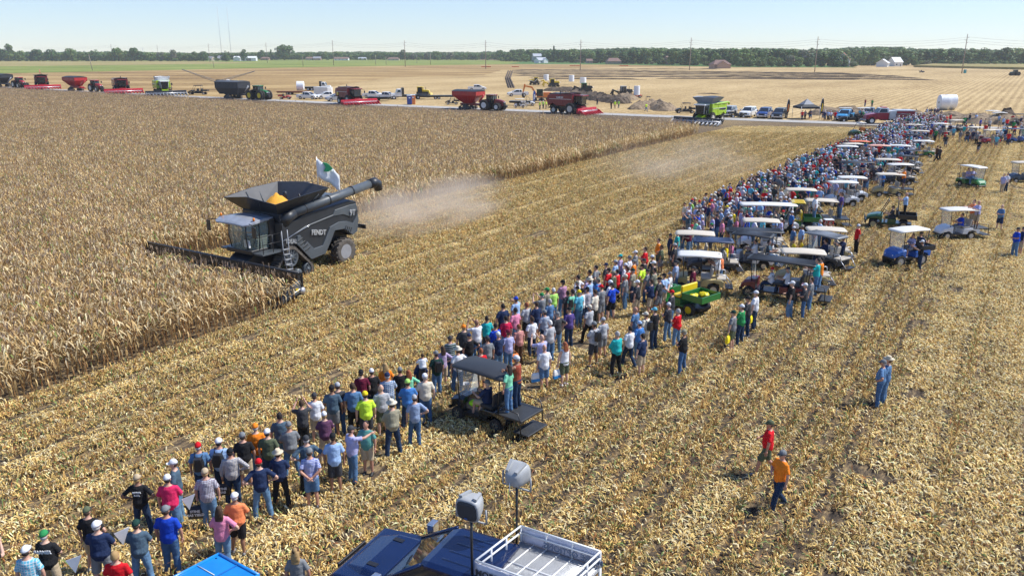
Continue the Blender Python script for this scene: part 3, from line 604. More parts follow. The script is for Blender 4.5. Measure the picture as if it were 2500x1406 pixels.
def wheel(parent, x, y, r, w, name='wheel', rim=None, tread='lug', rr=.55, z=None, dual=0, tyre=None, spokes=0):
    """wheel with its tyre and rim as sub-parts; axis along y, y = outer face"""
    z = r if z is None else z; s = 1 if y >= 0 else -1
    e = bpy.data.objects.new(name, None); COL.objects.link(e); e.parent = parent; e.location = (x, y, z)
    for q in range(1 + dual):
        off = -s * q * (w + .12)
        b = MB(); h = w / 2; oy = off - s * h
        b.lathe([(r * rr, -h * .8), (r * .8, -h), (r * .95, -h * .92), (r, -h * .6), (r, h * .6), (r * .95, h * .92), (r * .8, h), (r * rr, h * .8)], (0, oy, 0), 'y', 22 if r > .5 else 16)
        if tread == 'lug':
            nl = 18
            for k in range(nl):
                for sd in (-1, 1):
                    a = 2 * math.pi * (k + (.5 if sd > 0 else 0)) / nl; T = Matrix.Translation((0, oy, 0)) @ Matrix.Rotation(a, 4, 'Y') @ Matrix.Translation((0, sd * h * .48, r)) @ Matrix.Rotation(sd * .6, 4, 'Z')
                    b.box(-.035 * r / .8, .035 * r / .8, -h * .5, h * .5, -.02, .045 * r / .8, 0, T)
        b.build('tyre', tyre or M_rub, e)
        b = MB(); f = oy + s * h * .40
        b.lathe([(r * rr * 1.0, s * h * .82 + oy), (r * rr * .93, s * h * .8 + oy), (r * rr * .86, f), (r * rr * .35, f - s * .02), (r * rr * .3, f + s * .05), (.001, f + s * .06)], (0, 0, 0), 'y', 20, 0, False)
        if spokes:
            for k in range(spokes): T = Matrix.Rotation(2 * math.pi * k / spokes, 4, 'Y'); b.box(-.018, .018, f + s * .0 - .012, f + s * .04 + .012, r * rr * .2, r * rr * .95, 1, T)
            b.build('rim', [M_black, M_chrome], e)
        else:
            for k in range(8): T = Matrix.Rotation(2 * math.pi * k / 8, 4, 'Y'); b.box(-.02 * r, .02 * r, f - .01, f + s * .03 if s > 0 else f + .01, r * rr * .42, r * rr * .47, 0, T) if s > 0 else None
            b.build('rim', rim or M_rim, e)
    return e
def track(parent, x0, x1, y, w, rbig, rsmall, name='track', xbig=None, zbig=None, rim=None):
    """rubber track: y = outer face; big drive wheel above"""
    s = 1 if y >= 0 else -1; e = bpy.data.objects.new(name, None); COL.objects.link(e); e.parent = parent
    xb = (x0 + x1) / 2 if xbig is None else xbig; zb = rbig + rsmall * .9 if zbig is None else zbig
    circ = [(x1 - rsmall, rsmall, rsmall), (xb, zb, rbig), (x0 + rsmall, rsmall, rsmall)]
    def hull(k):
        pts = []
        for cx, cz, r in circ:
            for i in range(24): a = 2 * math.pi * i / 24; pts.append((cx + (r + k) * math.cos(a), cz + (r + k) * math.sin(a)))
        pts.append((x1 - rsmall, -k)); pts = sorted(set(pts)); up, lo = [], []
        cr = lambda o, a, b_: (a[0] - o[0]) * (b_[1] - o[1]) - (a[1] - o[1]) * (b_[0] - o[0])
        for p in pts:
            while len(lo) > 1 and cr(lo[-2], lo[-1], p) <= 0: lo.pop()
            lo.append(p)
        for p in reversed(pts):
            while len(up) > 1 and cr(up[-2], up[-1], p) <= 0: up.pop()
            up.append(p)
        return lo[:-1] + up[:-1]
    ou = hull(0); n = len(ou); ci = (sum(p[0] for p in ou) / n, sum(p[1] for p in ou) / n)
    inn = [(p[0] + (ci[0] - p[0]) * .10, p[1] + (ci[1] - p[1]) * .13) for p in ou]; b = MB(); ya, yb = y - s * w, y
    vs = [(p[0], ya, p[1]) for p in ou] + [(p[0], yb, p[1]) for p in ou] + [(p[0], yb, p[1]) for p in inn] + [(p[0], ya, p[1]) for p in inn]
    fs = []
    for i in range(n):
        j = (i + 1) % n
        for q in range(4): a, c = q * n, ((q + 1) % 4) * n; fs.append((a + i, a + j, c + j, c + i))
    b.add(vs, fs)
    for i in range(n):
        j = (i + 1) % n; p, q = Vector((ou[i][0], 0, ou[i][1])), Vector((ou[j][0], 0, ou[j][1])); d = q - p; m = max(1, round(d.length / .17))
        if d.length < .05: continue
        for k in range(m): c = p + d * ((k + .5) / m); T = Matrix.Translation((c.x, 0, c.z)) @ Matrix.Rotation(-math.atan2(d.z, d.x), 4, 'Y'); b.box(-.035, .035, min(ya, yb) + .01, max(ya, yb) - .01, -.045, .0, 0, T)
    b.build('belt', M_rubd, e)
    for cx, cz, r in circ:
        b = MB(); r *= .88; b.lathe([(r, s * -.25), (r, 0), (r * .85, 0), (r * .75, -s * .07), (r * .3, -s * .06), (r * .28, s * .02), (.001, s * .02)], (cx, yb - s * .03, cz), 'y', 22)
        for k in range(10): T = Matrix.Translation((cx, yb - s * .05, cz)) @ Matrix.Rotation(2 * math.pi * k / 10, 4, 'Y'); b.box(-.03, .03, -.02, .02, r * .3, r * .8, 0, T)
        b.build('track_wheel', rim or M_charl, e)
    for k in range(2):
        b = MB(); xx = x0 + (x1 - x0) * (.37 + .26 * k); b.lathe([(.27, -s * .3), (.27, 0), (.1, .0), (.001, s * .02)], (xx, yb - s * .05, .29), 'y', 16); b.build('roller', M_charl, e)
    return e
def rail(b, pts, r=.022, n=6): b.tube(pts, r, n)
def hopper(t, x0, x1, y0, y1, z0, ex, ey, zt, ext_mat, in_mat, name='tank_extension', corners=.75, peak=0):
    """flared open grain tank: four leaning flaps joined in one shell"""
    b = MB(); lo = [(x0, y0), (x1, y0), (x1, y1), (x0, y1)]; hi = [(x0 - ex, y0 - ey), (x1 + ex, y0 - ey), (x1 + ex, y1 + ey), (x0 - ex, y1 + ey)]
    A = []; B = []
    for i in range(4):
        p, q = lo[i], lo[(i + 1) % 4]; P_, Q_ = hi[i], hi[(i + 1) % 4]
        A += [(p[0], p[1]), ((p[0] + q[0]) / 2, (p[1] + q[1]) / 2)]
        c = corners; B += [(p[0] + (P_[0] - p[0]) * c, p[1] + (P_[1] - p[1]) * c, zt - .15 + (peak if i in (0, 3) else -peak * .3)), ((P_[0] + Q_[0]) / 2, (P_[1] + Q_[1]) / 2, zt + (peak if i == 3 else 0))]
        # broaden the flap: two points per side
    n = 8; o1 = [(x, y, z0) for x, y in A]; o2 = [(x, y, z) for x, y, z in B]; k = .97
    cx, cy = (x0 + x1) / 2, (y0 + y1) / 2
    i1 = [(cx + (x - cx) * k, cy + (y - cy) * k, z + .02) for x, y, z in o1]; i2 = [(cx + (x - cx) * k, cy + (y - cy) * k, z) for x, y, z in o2]
    b.add(o1 + o2, [(i, (i + 1) % n, n + (i + 1) % n, n + i) for i in range(n)], 0)
    b.add(i1 + i2, [((i + 1) % n, i, n + i, n + (i + 1) % n) for i in range(n)], 1)
    b.add(o2 + i2, [(i, (i + 1) % n, n + (i + 1) % n, n + i) for i in range(n)], 0)
    return b.build(name, [ext_mat, in_mat], t)
# ================================================================= THE CHARCOAL COMBINE (x forward, y left)
def corn_head(t, W_, nrow, x0, snout, bodym, name='corn_head', ln=1.7, zt=1.15, tip=None, crest=True):
    e = bpy.data.objects.new(name, None); COL.objects.link(e); e.parent = t; hw = W_ / 2
    b = MB(); b.prism([(x0, .35), (x0 + .55, .3), (x0 + .6, .55), (x0 + .25, .7), (x0 + .18, zt), (x0 + .02, zt + .02), (x0 - .05, .7)], -hw, hw)
    b.tube([(x0 + .1, -hw, zt), (x0 + .1, hw, zt)], .09, 8)
    for k in range(int(W_ / 1.5) + 1): y = -hw + .02 + k * (W_ - .08) / int(W_ / 1.5); b.box(x0 - .16, x0 - .06, y, y + .08, .3, zt)
    b.build('trough', bodym, e)
    b = MB(); b.tube([(x0 + .42, -hw + .1, .62), (x0 + .42, hw - .1, .62)], .13, 10)
    for k in range(int(W_ / .35)):
        y = -hw + .2 + k * .35; T = Matrix.Translation((x0 + .42, y, .62)) @ Matrix.Rotation(.35 if y < 0 else -.35, 4, 'Z'); b.lathe([(.26, -.012), (.26, .012)], (0, 0, 0), 'y', 14) if False else b.tube([T @ v3(.28 * math.cos(a), .0, .28 * math.sin(a)) for a in [i * math.pi / 6 for i in range(13)]], .02, 4)
    b.build('auger', M_rim if snout is not M_char else M_charl, e)
    sp = W_ / nrow
    for k in range(nrow + 1):
        y = -hw + k * sp; ed = k in (0, nrow); w = .17 if not ed else .13; hgt = .85 if not ed else 1.05; xx = x0 + .35
        yl, yr = y - w, y + w
        if k == 0: yl, yr = y - .02, y + .26
        if k == nrow: yl, yr = y - .26, y + .02
        ym = (yl + yr) / 2; b = MB(); L2 = ln * (1.12 if ed else 1)
        rings = []
        for f, hh, ww in ((0, hgt * .62 + (.28 if ed else 0), 1), (.35, hgt * .66 + (.12 if ed else 0), .95), (.7, .4, .62), (1, .1, .08)):
            X = xx + L2 * f; hwid = (yr - yl) / 2 * ww; zb = .22 * (1 - f) + .04
            rings.append([v3(X, ym - hwid, zb), v3(X, ym + hwid, zb), v3(X, ym + hwid * .85, zb + (hh - zb) * .7), v3(X, ym + hwid * .3, hh), v3(X, ym - hwid * .3, hh), v3(X, ym - hwid * .85, zb + (hh - zb) * .7)])
        b.loft(rings, 0, True); b.build('row_snout', tip if (tip and ed) else snout, e)
    return e
def build_main_combine():
    t = empty('combine_harvester', 'huge charcoal combine harvester cutting the standing corn, grain tank open and flag flying', 'combine')
    # body side panels (profile in x,z); left side y=+1.6
    prof = [(-5.35, 2.55), (-5.2, 1.75), (-4.6, 1.62), (-3.9, 2.1), (-3.1, 2.15), (-2.6, 1.5), (-2.1, .95), (-.9, .85), (-.1, 1.9), (1.35, 1.95), (1.35, 3.25), (.2, 3.3), (-.6, 3.5), (-4.7, 3.75), (-5.3, 3.6), (-5.45, 3.0)]
    b = MB(); b.prism(prof, -1.62, 1.62, inset=.03); b.build('body', M_char, t, .03, 2)
    # lighter raised panels on both sides
    for s in (1, -1):
        y0, y1 = (1.60, 1.70) if s > 0 else (-1.70, -1.60)
        b = MB(); b.prism([(-5.3, 2.5), (-5.12, 1.8), (-4.65, 1.66), (-3.95, 2.14), (-3.05, 2.18), (-2.62, 1.6), (-2.1, 1.0), (-1.0, .9), (-.35, 1.75), (-.62, 1.95), (-1.15, 1.45), (-1.9, 1.5), (-2.65, 2.45), (-3.5, 2.62), (-4.2, 2.55), (-4.75, 2.35), (-5.25, 2.85)], y0, y1); sp = b.build('side_panel', M_charl, t, .02, 2)
        b = MB(); b.prism([(-.35, 1.75), (-1.0, .92), (-.85, .9), (.25, 1.95), (.15, 2.4), (-.1, 2.4)], y0, y1 + .01 * s if s > 0 else y1); b.build('side_panel', M_charl, t, .02, 2)
        for k in range(4):
            b = MB(); x = -.05 - k * .18; z = 2.15 - k * .2; T = Matrix.Translation((x, (y0 + y1) / 2 + s * .05, z)) @ Matrix.Rotation(.35, 4, 'Y'); b.box(-.22, .22, -.03, .03, -.045, .045, 0, T); b.build('vent_slat', M_char, sp, .01)
        for k in range(4):
            b = MB(); x = -4.5 + k * .16; z = 2.0 + k * .06; T = Matrix.Translation((x, (y0 + y1) / 2 + s * .05, z)) @ Matrix.Rotation(-.5, 4, 'Y'); b.box(-.03, .03, -.03, .03, -.14, .14, 0, T); b.build('vent_slat', M_char, sp, .01)
        b = MB(); b.prism([(-5.2, 3.45), (-5.28, 3.1), (-4.6, 2.75), (-3.9, 3.0), (-3.0, 3.02), (-.6, 2.75), (1.2, 2.25), (1.2, 2.3), (-.6, 2.82), (-3.0, 3.1), (-3.2, 3.35), (-4.5, 3.45)], y0, y1 - .03 * s if s > 0 else y1 + .03); b.build('upper_panel', M_charl, t, .015)
        b = MB(); b.box(1.2, -2.6, y1 - .02, y1 + .005, 2.50, 2.53) if False else b.tube([(1.3, y1 * .985, 2.32), (-.9, y1 * .985, 2.82), (-1.0, y1 * .985, 2.84)], .018, 5); b.build('trim_strip', M_chrome, t)
    M_let = mat('lettering_silver', (.6, .62, .64), .3, .5)
    rz = (math.pi / 2, 0, math.pi)
    text_obj('FENDT', .40, M_let, t, (-1.62, 1.70, 2.30), (math.pi / 2, math.radians(9), math.pi), bold=.012, ext=.02)
    text_obj('IDEAL', .34, M_let, t, (.62, 1.66, 2.16), (math.pi / 2, math.radians(9), math.pi), ext=.02, bold=.004)
    text_obj('9T', .46, M_let, t, (-4.72, 1.71, 2.98), (math.pi / 2, math.radians(6), math.pi), bold=.01, ext=.03)
    # engine deck and rear
    b = MB(); b.box(-4.9, -1.3, -1.3, 1.05, 3.6, 3.85); b.box(-4.7, -3.4, -.9, .8, 3.85, 4.0); b.build('engine_deck', M_charl, t, .04)
    b = MB(); b.box(-5.62, -5.3, -1.3, 1.3, 1.7, 2.6); b.box(-5.9, -5.6, -.9, .9, 1.55, 1.75); b.build('chopper', M_black, t, .03)
    b = MB(); rail(b, [(-2.4, -1.3, 3.85), (-2.4, -1.3, 4.6), (-4.6, -1.3, 4.6), (-4.6, -1.3, 3.85)]); rail(b, [(-2.4, -1.3, 4.25), (-4.6, -1.3, 4.25)]); rail(b, [(-3.5, -1.3, 3.85), (-3.5, -1.3, 4.6)]); b.build('deck_railing', M_black, t)
    b = MB(); b.box(-6.4, -5.5, .9, 1.0, 1.8, 1.86); b.box(-6.45, -6.35, .5, 1.3, 1.7, 1.95); b.build('rear_light_bar', M_black, t)
    # grain tank base and flared extension
    b = MB(); b.box(-1.5, 1.25, -1.5, 1.5, 3.2, 3.72); b.build('grain_tank', M_char, t, .04)
    hopper(t, -1.5, 1.2, -1.35, 1.35, 3.7, 1.0, .85, 4.65, M_char, mat('tank_inside', (.06, .062, .068), .6, 0), corners=.86, peak=.28)
    b = MB(); rr2 = random.Random(4); b.loft([[v3(-.1 + R_ * math.cos(a) * (1 + .1 * math.sin(3 * a)), .0 + R_ * .85 * math.sin(a), z) for a in [i * math.pi / 8 for i in range(16)]] for R_, z in ((1.1, 3.75), (.85, 3.98), (.66, 4.12), (.36, 4.38), (.2, 4.42), (.06, 4.58))]); b.build('grain_heap', M_grain, t)
    b = MB(); [b.tube([(x_, y_ * 1.3, 3.8), (x_ * 1.1 - .2, y_ * 2.0, 4.5)], .035, 5) for x_ in (-1.2, -.4, .5) for y_ in (-1, 1)]; b.build('tank_strut', M_charl, t); b = MB(); b.tube([(-1.2, -.4, 3.8), (-1.0, -.2, 4.5)], .13, 8); b.tube([(-1.7, .5, 3.9), (-1.5, .4, 4.4)], .06, 6); b.build('fill_auger', M_black, t)
    # unloading auger along the left side, pointing back
    b = MB(); b.tube([(.95, 1.35, 3.2), (.75, 1.5, 3.45), (.2, 1.58, 3.68)], [.34, .34, .3], 14); b.build('auger_elbow', M_char, t)
    b = MB(); b.tube([(.3, 1.58, 3.66), (-3.0, 1.66, 4.05), (-6.55, 1.74, 4.46)], [.27, .26, .25], 16); au = b.build('unloading_auger', M_charl, t)
    b = MB(); b.tube([(-6.45, 1.74, 4.45), (-6.95, 1.75, 4.50), (-7.25, 1.75, 4.38), (-7.35, 1.75, 4.02)], [.29, .31, .3, .26], 14); b.build('spout', M_char, au)
    for X in (-.6, -2.6, -4.7): b = MB(); b.tube([(X, 1.6 - X * .02, 3.77 - (X + .6) * .118), (X - .08, 1.6 - X * .02, 3.78 - (X + .6) * .118)], .29, 14); b.build('clamp_band', M_char, au)
    # cab
    cabp = [(1.5, 1.95), (3.1, 1.9), (3.35, 2.3), (3.2, 3.45), (1.5, 3.45)]
    b = MB(); b.box(1.3, 1.75, -1.15, 1.15, 1.8, 3.5); b.box(1.5, 3.1, -1.0, 1.0, 1.75, 1.98); b.build('cab_frame', M_black, t, .03)
    cab = MB(); rings = [[v3(X, s * y_ * w, z) for s, X, w in ((-1, 1.74, 1), (-1, 2.6, 1.02), (-1, xf, .62), (-1, xf + .14, .25), (1, xf + .14, .25), (1, xf, .62), (1, 2.6, 1.02), (1, 1.74, 1))] for z, y_, xf in ((1.98, .95, 2.95), (2.5, 1.02, 3.12), (3.0, 1.03, 3.1), (3.46, 1.0, 3.0))]
    cab.loft(rings, 0, False)
    g = bpy.data.materials.get('cab_glass') or mat('cab_glass', (.35, .42, .36), .04, 0, .05, 1, spec=.8, alpha=.45); cab.build('cab_window', g, t)
    b = MB()
    for s in (-1, 1): b.tube([(3.0 * 1.0, s * .64, 2.0), (3.12, s * .67, 2.7), (3.02, s * .66, 3.46)], .035, 6); b.tube([(2.45, s * 1.0, 2.0), (2.45, s * 1.06, 2.8), (2.4, s * 1.02, 3.46)], .035, 6)
    b.build('cab_pillar', M_black, t)
    b = MB(); b.box(1.85, 2.35, -.3, .3, 2.2, 2.4); b.box(1.8, 1.95, -.3, .3, 2.4, 3.05); b.build('driver_seat', M_seatd, t, .05)
    b = MB(); b.tube([(2.75, 0, 2.0), (2.6, 0, 2.5)], .05, 6); b.tube([(2.6 + .2 * math.cos(a) * .5, .2 * math.sin(a), 2.52 + .2 * math.cos(a) * .8) for a in [i * math.pi / 6 for i in range(13)]], .02, 5); b.build('steering_wheel', M_black, t)
    b = MB(); b.box(2.9, 3.0, .35, .75, 2.1, 2.5); b.build('notice_sheet', M_white, t)
    # roof: broad, thin, drooping visor
    b = MB(); rg = []
    for X, w, z, th in ((1.3, 1.05, 3.58, .14), (2.2, 1.25, 3.66, .2), (3.0, 1.42, 3.62, .18), (3.45, 1.3, 3.5, .12), (3.62, 1.0, 3.44, .06)):
        rg.append([v3(X, -w, z - th), v3(X, -w, z - th * .2), v3(X, -w * .5, z + th * .35), v3(X, 0, z + th * .45), v3(X, w * .5, z + th * .35), v3(X, w, z - th * .2), v3(X, w, z - th), v3(X, 0, z - th)])
    b.loft(rg, 0, False); rf = b.build('cab_roof', mat('paint_roof_grey', (.30, .32, .36), .3, coat=.5), t, .02)
    for k in range(6): b = MB(); y = -.75 + k * .3; b.ball((3.44, y, 3.42), .05, .1, .045, n=8, m=5); b.build('work_light', M_lamp, rf)
    for s in (-1, 1): b = MB(); b.lathe([(.06, 0), (.07, .1), (.03, .16)], (3.0, s * 1.3, 3.62), n=10); b.build('beacon', M_amber, rf)
    for s in (-1, 1):
        b = MB(); b.tube([(3.3, s * 1.2, 3.5), (3.55, s * 1.75, 3.5), (3.55, s * 1.8, 3.35)], .025, 6); m_ = b.build('mirror_arm', M_black, t); b = MB(); b.box(3.48, 3.58, s * 1.8 - .14, s * 1.8 + .14, 2.85, 3.42); b.build('mirror', M_black, m_, .03)
    b = MB(); b.tube([(1.9, .7, 3.7), (1.9, .7, 4.5)], .01, 4); b.build('antenna', M_black, t)
    # platform, ladder, rails (left side)
    b = MB(); b.box(1.4, 3.0, 1.02, 1.75, 1.78, 1.86); b.box(1.4, 2.9, -1.7, -1.02, 1.78, 1.86); b.build('platform', M_charl, t)
    b = MB()
    for X in (1.5, 2.15, 2.9): rail(b, [(X, 1.72, 1.85), (X, 1.72, 2.8)])
    rail(b, [(1.5, 1.72, 2.8), (2.9, 1.72, 2.8), (2.98, 1.3, 2.7), (2.98, 1.05, 2.2)]); rail(b, [(1.5, 1.72, 2.35), (2.9, 1.72, 2.35)]); b.build('handrail', M_black, t)
    b = MB()
    for X in (1.05, 1.5): rail(b, [(X, 1.8, 2.9), (X, 1.82, 1.8), (X, 2.05, .45)], .028)
    for k in range(6): z = .5 + k * .27; b.box(1.06, 1.5, 2.02 - k * .045 - .09, 2.02 - k * .045 + .09, z, z + .035)
    b.build('ladder', M_grey, t)
    b = MB(); b.prism([(1.2, .9), (2.1, .75), (3.6, .55), (3.75, 1.1), (2.6, 1.75), (1.2, 1.85)], -.75, .75); b.build('feeder_house', M_black, t, .03)
    b = MB(); b.box(-4.9, 1.3, -1.0, 1.0, 1.0, 1.9); b.box(-4.2, -3.6, -1.45, 1.45, .75, 1.0); b.build('chassis', M_black, t)
    for s in (-1, 1):
        track(t, -.95, 2.25, s * 1.72, .62, .62, .40, xbig=.75, zbig=1.30)
        wheel(t, -4.0, s * 1.72, .78, .6, rim=mat('rim_light_grey', (.30, .30, .31), .5, .1), tyre=M_rubd).scale = (1 / .88, 1, 1)
    # header
    hd = corn_head(t, 12.5, 16, 3.45, M_char, M_black, ln=1.55, zt=1.45); hd.location = (0, -1.35, 0)
    b = MB(); yy = 6.27; b.prism([(3.6, .55), (4.5, .35), (5.2, .2), (5.0, .45), (4.3, .95), (3.7, 1.15)], yy, yy + .16); ep = b.build('end_panel', M_charl, hd, .02)
    b = MB(); b.tube([(3.75, yy + .17, .72), (4.6, yy + .17, .5)], .03, 5); b.build('trim_strip', M_white, ep)
    b = MB(); b.box(3.85, 4.05, yy + .16, yy + .18, .62, .78); b.build('warning_sticker', M_yel, ep)
    b = MB(); b.lathe([(.02, 0), (.16, .02), (.18, .1), (.02, .14)], (3.55, yy + .1, .6), 'y', 12); b.build('end_wheel', M_alu, hd)
    # flag on the tank
    f = empty('flag', 'white flag with green emblem streaming above the open tank of the charcoal combine', 'flag')
    b = MB(); b.tube([(0, 0, -.6), (0, 0, 1.55)], .02, 6); b.build('flag_pole', M_alu, f)
    b = MB(); vs = []
    for i in range(9):
        for j in range(5): vs.append((-i * .13, .10 * math.sin(i * .9 + j * .25), 1.5 - j * .22 - i * .10 * (1 + .12 * math.sin(i))))
    b.add(vs, [(5 * i + j, 5 * i + j + 1, 5 * i + 6 + j, 5 * i + 5 + j) for i in range(8) for j in range(4)], 0, True)
    c = b.build('flag_cloth', M_flag, f); sm = c.modifiers.new('s', 'SOLIDIFY'); sm.thickness = .008
    b = MB(); b.prism([(-.30, 1.28), (-.42, 1.02), (-.3, .85), (-.52, .82), (-.75, .95), (-.62, 1.12), (-.5, 1.22)], -.02, .12); b.build('emblem', M_fgreen, c)
    return t, f
cmb, cflag = build_main_combine()
CMB_R, CMB_N = 29.55, 34.45
cmb.location = RN(CMB_R, CMB_N); cmb.rotation_euler = (0, 0, ROWA + math.pi); cmb.scale = (.88, 1, 1)
T = Matrix.Translation(cmb.location) @ Matrix.Rotation(ROWA + math.pi, 4, 'Z')
cflag.location = T @ v3(-2.3, 1.0, 4.6); cflag.rotation_euler = (0, 0, math.pi + .25); cflag.scale = (1.15, 1.15, 1.15)
# ================================================================= CARTS, UTILITY VEHICLES
RI = 1.0
def steer(t, x, y, z, lean=.45):
    b = MB(); b.tube([(x + .35, y, z - .55), (x, y, z)], .02, 6)
    T = Matrix.Translation((x, y, z)) @ Matrix.Rotation(-lean, 4, 'Y'); b.tube([T @ v3(.17 * math.cos(a), .17 * math.sin(a), 0) for a in [i * math.pi / 7 for i in range(15)]], .014, 5); b.build('steering_wheel', M_black, t)
def small_wheels(t, xs, w, r, wd, spokes=0, rim=None):
    for x in xs:
        for s in (-1, 1): wheel(t, x, s * w, r, wd, rr=.58, spokes=spokes, rim=rim, tread='')
def cart(label, bodyc, roofc, rows=1, rear='seat', lift=0, roof_ribs=False, wind=True, spokes=0, ws=1.65, seatm=None, roofpanel=None, group='golf carts and utility carts among the crowd', cat='golf cart', rimm=None):
    t = empty('golf_cart', label, cat, group); r = .24 + lift * .5; L_ = ws + (rows - 1) * .78; xf = L_ / 2; xr = -L_ / 2; z0 = r + lift * .3 + .04; seatm = seatm or M_seat
    small_wheels(t, (xf, xr), .56, r, .2, spokes, rimm)
    # floor and front cowl
    b = MB(); b.box(xr - .3, xf - .25, -.5, .5, z0, z0 + .09); b.build('floor', M_black, t)
    b = MB(); rg = []
    for X, w, zb, zt in ((xf - .32, .56, z0 + .1, z0 + .62), (xf - .05, .56, z0 + .28, z0 + .60), (xf + .25, .52, z0 + .2, z0 + .5), (xf + .42, .40, z0 + .08, z0 + .32), (xf + .46, .34, z0 + .1, z0 + .2)):
        rg.append([v3(X, -w, zb), v3(X, -w, zt - .08), v3(X, -w * .7, zt), v3(X, w * .7, zt), v3(X, w, zt - .08), v3(X, w, zb)])
    b.loft(rg, 0, False); fc = b.build('front_cowl', bodyc, t, .025, 2)
    for s in (-1, 1): b = MB(); b.ball((xf + .40, s * .27, z0 + .25), .05, .08, .05, n=8, m=5); b.build('headlight', M_lamp, fc)
    b = MB(); b.box(xf + .38, xf + .5, -.42, .42, z0 - .02, z0 + .1); b.build('bumper', M_black, t, .02)
    # rear body over the wheels
    b = MB(); b.prism([(xr - .48, z0 + .1), (xr - .5, z0 + .38), (xr - .35, z0 + .48), (xr + .45, z0 + .46), (xr + .62, z0 + .4), (xr + .66, z0 + .08), (xr + .34, z0 + .08), (xr + .26, z0 + .26), (xr, z0 + .33), (xr - .26, z0 + .26), (xr - .33, z0 + .1)], -.6, .6); b.build('rear_body', bodyc, t, .025, 2)
    if rows > 1: b = MB(); b.box(xr + .68, xr + .66 + .78 * (rows - 1) * .55, -.58, .58, z0 + .09, z0 + .42); b.build('middle_body', bodyc, t, .02)
    zs = z0 + .46
    for k in range(rows):
        X = xr + .15 + k * .78
        b = MB(); b.box(X, X + .5, -.52, .52, zs, zs + .13); b.build('seat', seatm, t, .04, 2)
        b = MB(); T = Matrix.Translation((X, 0, zs + .15)) @ Matrix.Rotation(-.15, 4, 'Y')
        for s in (-1, 1): b.box(-.06, .04, s * .27 - .23, s * .27 + .23, 0, .42, 0, T)
        b.build('backrest', seatm, t, .04, 2)
        if k == rows - 1: steer(t, X + .62, .25, zs + .45)
    if rear == 'seat':
        b = MB(); b.box(xr - .62, xr - .12, -.5, .5, zs - .03, zs + .08); b.build('rear_seat', seatm, t, .03)
        b = MB(); b.box(xr - .98, xr - .6, -.46, .46, z0 - .0, z0 + .04); b.build('foot_deck', M_black, t)
        b = MB()
        for s in (-1, 1): rail(b, [(xr - .1, s * .55, zs), (xr - .1, s * .57, zs + .32), (xr - .58, s * .57, zs + .28), (xr - .62, s * .55, zs)]); rail(b, [(xr - .62, s * .55, zs), (xr - .95, s * .46, z0 + .05)])
        b.build('grab_rail', M_alu, t)
    elif rear == 'deck':
        b = MB(); b.box(xr - 1.12, xr - .02, -.6, .6, zs - .06, zs + .02); b.build('rear_deck', mat('deck_black', (.035, .037, .04), .5), t, .01)
        b = MB(); b.box(xr - 1.35, xr - .75, -.55, .55, z0 - .04, z0 + .01); b.build('foot_deck', mat('deck_black', (.035, .037, .04), .5), t, .01)
        b = MB()
        for s in (-1, 1): rail(b, [(xr - .2, s * .62, zs), (xr - .25, s * .62, zs + .3), (xr - 1.0, s * .62, zs + .26), (xr - 1.08, s * .62, zs), (xr - 1.1, s * .6, z0)])
        b.build('grab_rail', M_black, t)
    elif rear == 'bag':
        b = MB(); b.box(xr - .55, xr - .2, -.45, .45, z0 + .1, z0 + .3); rail(b, [(xr - .4, -.45, z0 + .3), (xr - .45, -.45, zs + .4), (xr - .45, .45, zs + .4), (xr - .4, .45, z0 + .3)]); b.build('bag_rack', M_black, t)
    elif rear == 'bed':
        b = MB(); b.box(xr - .75, xr + .05, -.58, .58, zs - .05, zs); b.box(xr - .75, xr + .05, -.6, -.56, zs, zs + .25); b.box(xr - .75, xr + .05, .56, .6, zs, zs + .25); b.box(xr - .79, xr - .75, -.6, .6, zs, zs + .25); b.build('cargo_bed', M_black, t)
    # roof, posts and windscreen
    zr = z0 + 1.62; x0, x1 = xr - (.55 if rear in ('seat', 'deck') and rows > 1 else .28), xf + .18
    b = MB(); e = .07
    rg = [[v3(X, -w, z), v3(X, -w, z + .05), v3(X, -w * .8, z + e + .02), v3(X, w * .8, z + e + .02), v3(X, w, z + .05), v3(X, w, z)] for X, w, z in ((x0 - .04, .5, zr - .02), (x0 + .1, .6, zr), ((x0 + x1) / 2, .62, zr + .03), (x1 - .1, .6, zr), (x1 + .06, .48, zr - .04))]
    b.loft(rg, 0, True)
    if roof_ribs:
        for k in range(5): y = -.4 + k * .2; b.box(x0 + .1, x1 - .1, y - .03, y + .03, zr + .08, zr + .115)
    rf = b.build('roof', roofc, t)
    for s in (-1, 1):
        b = MB(); b.tube([(xf - .12, s * .53, z0 + .55), (x1 - .22, s * .54, zr + .02)], .022, 6); b.build('roof_post', M_black, t)
        b = MB(); b.tube([(xr - .12, s * .53, zs), (xr - .2, s * .54, zr + .02)], .022, 6); b.build('roof_post', M_black, t)
    if wind:
        b = MB(); A = v3(xf - .11, 0, z0 + .6); B_ = v3(x1 - .2, 0, zr); vs = [A + v3(0, -.5, 0), A + v3(0, .5, 0), B_ + v3(0, .5, -.03), B_ + v3(0, -.5, -.03)]; b.hexa(vs, [q + v3(.012, 0, 0) for q in vs]); b.build('windscreen', mat('clear_screen', (.8, .85, .85), .05, alpha=.22, spec=.8), t)
    return t
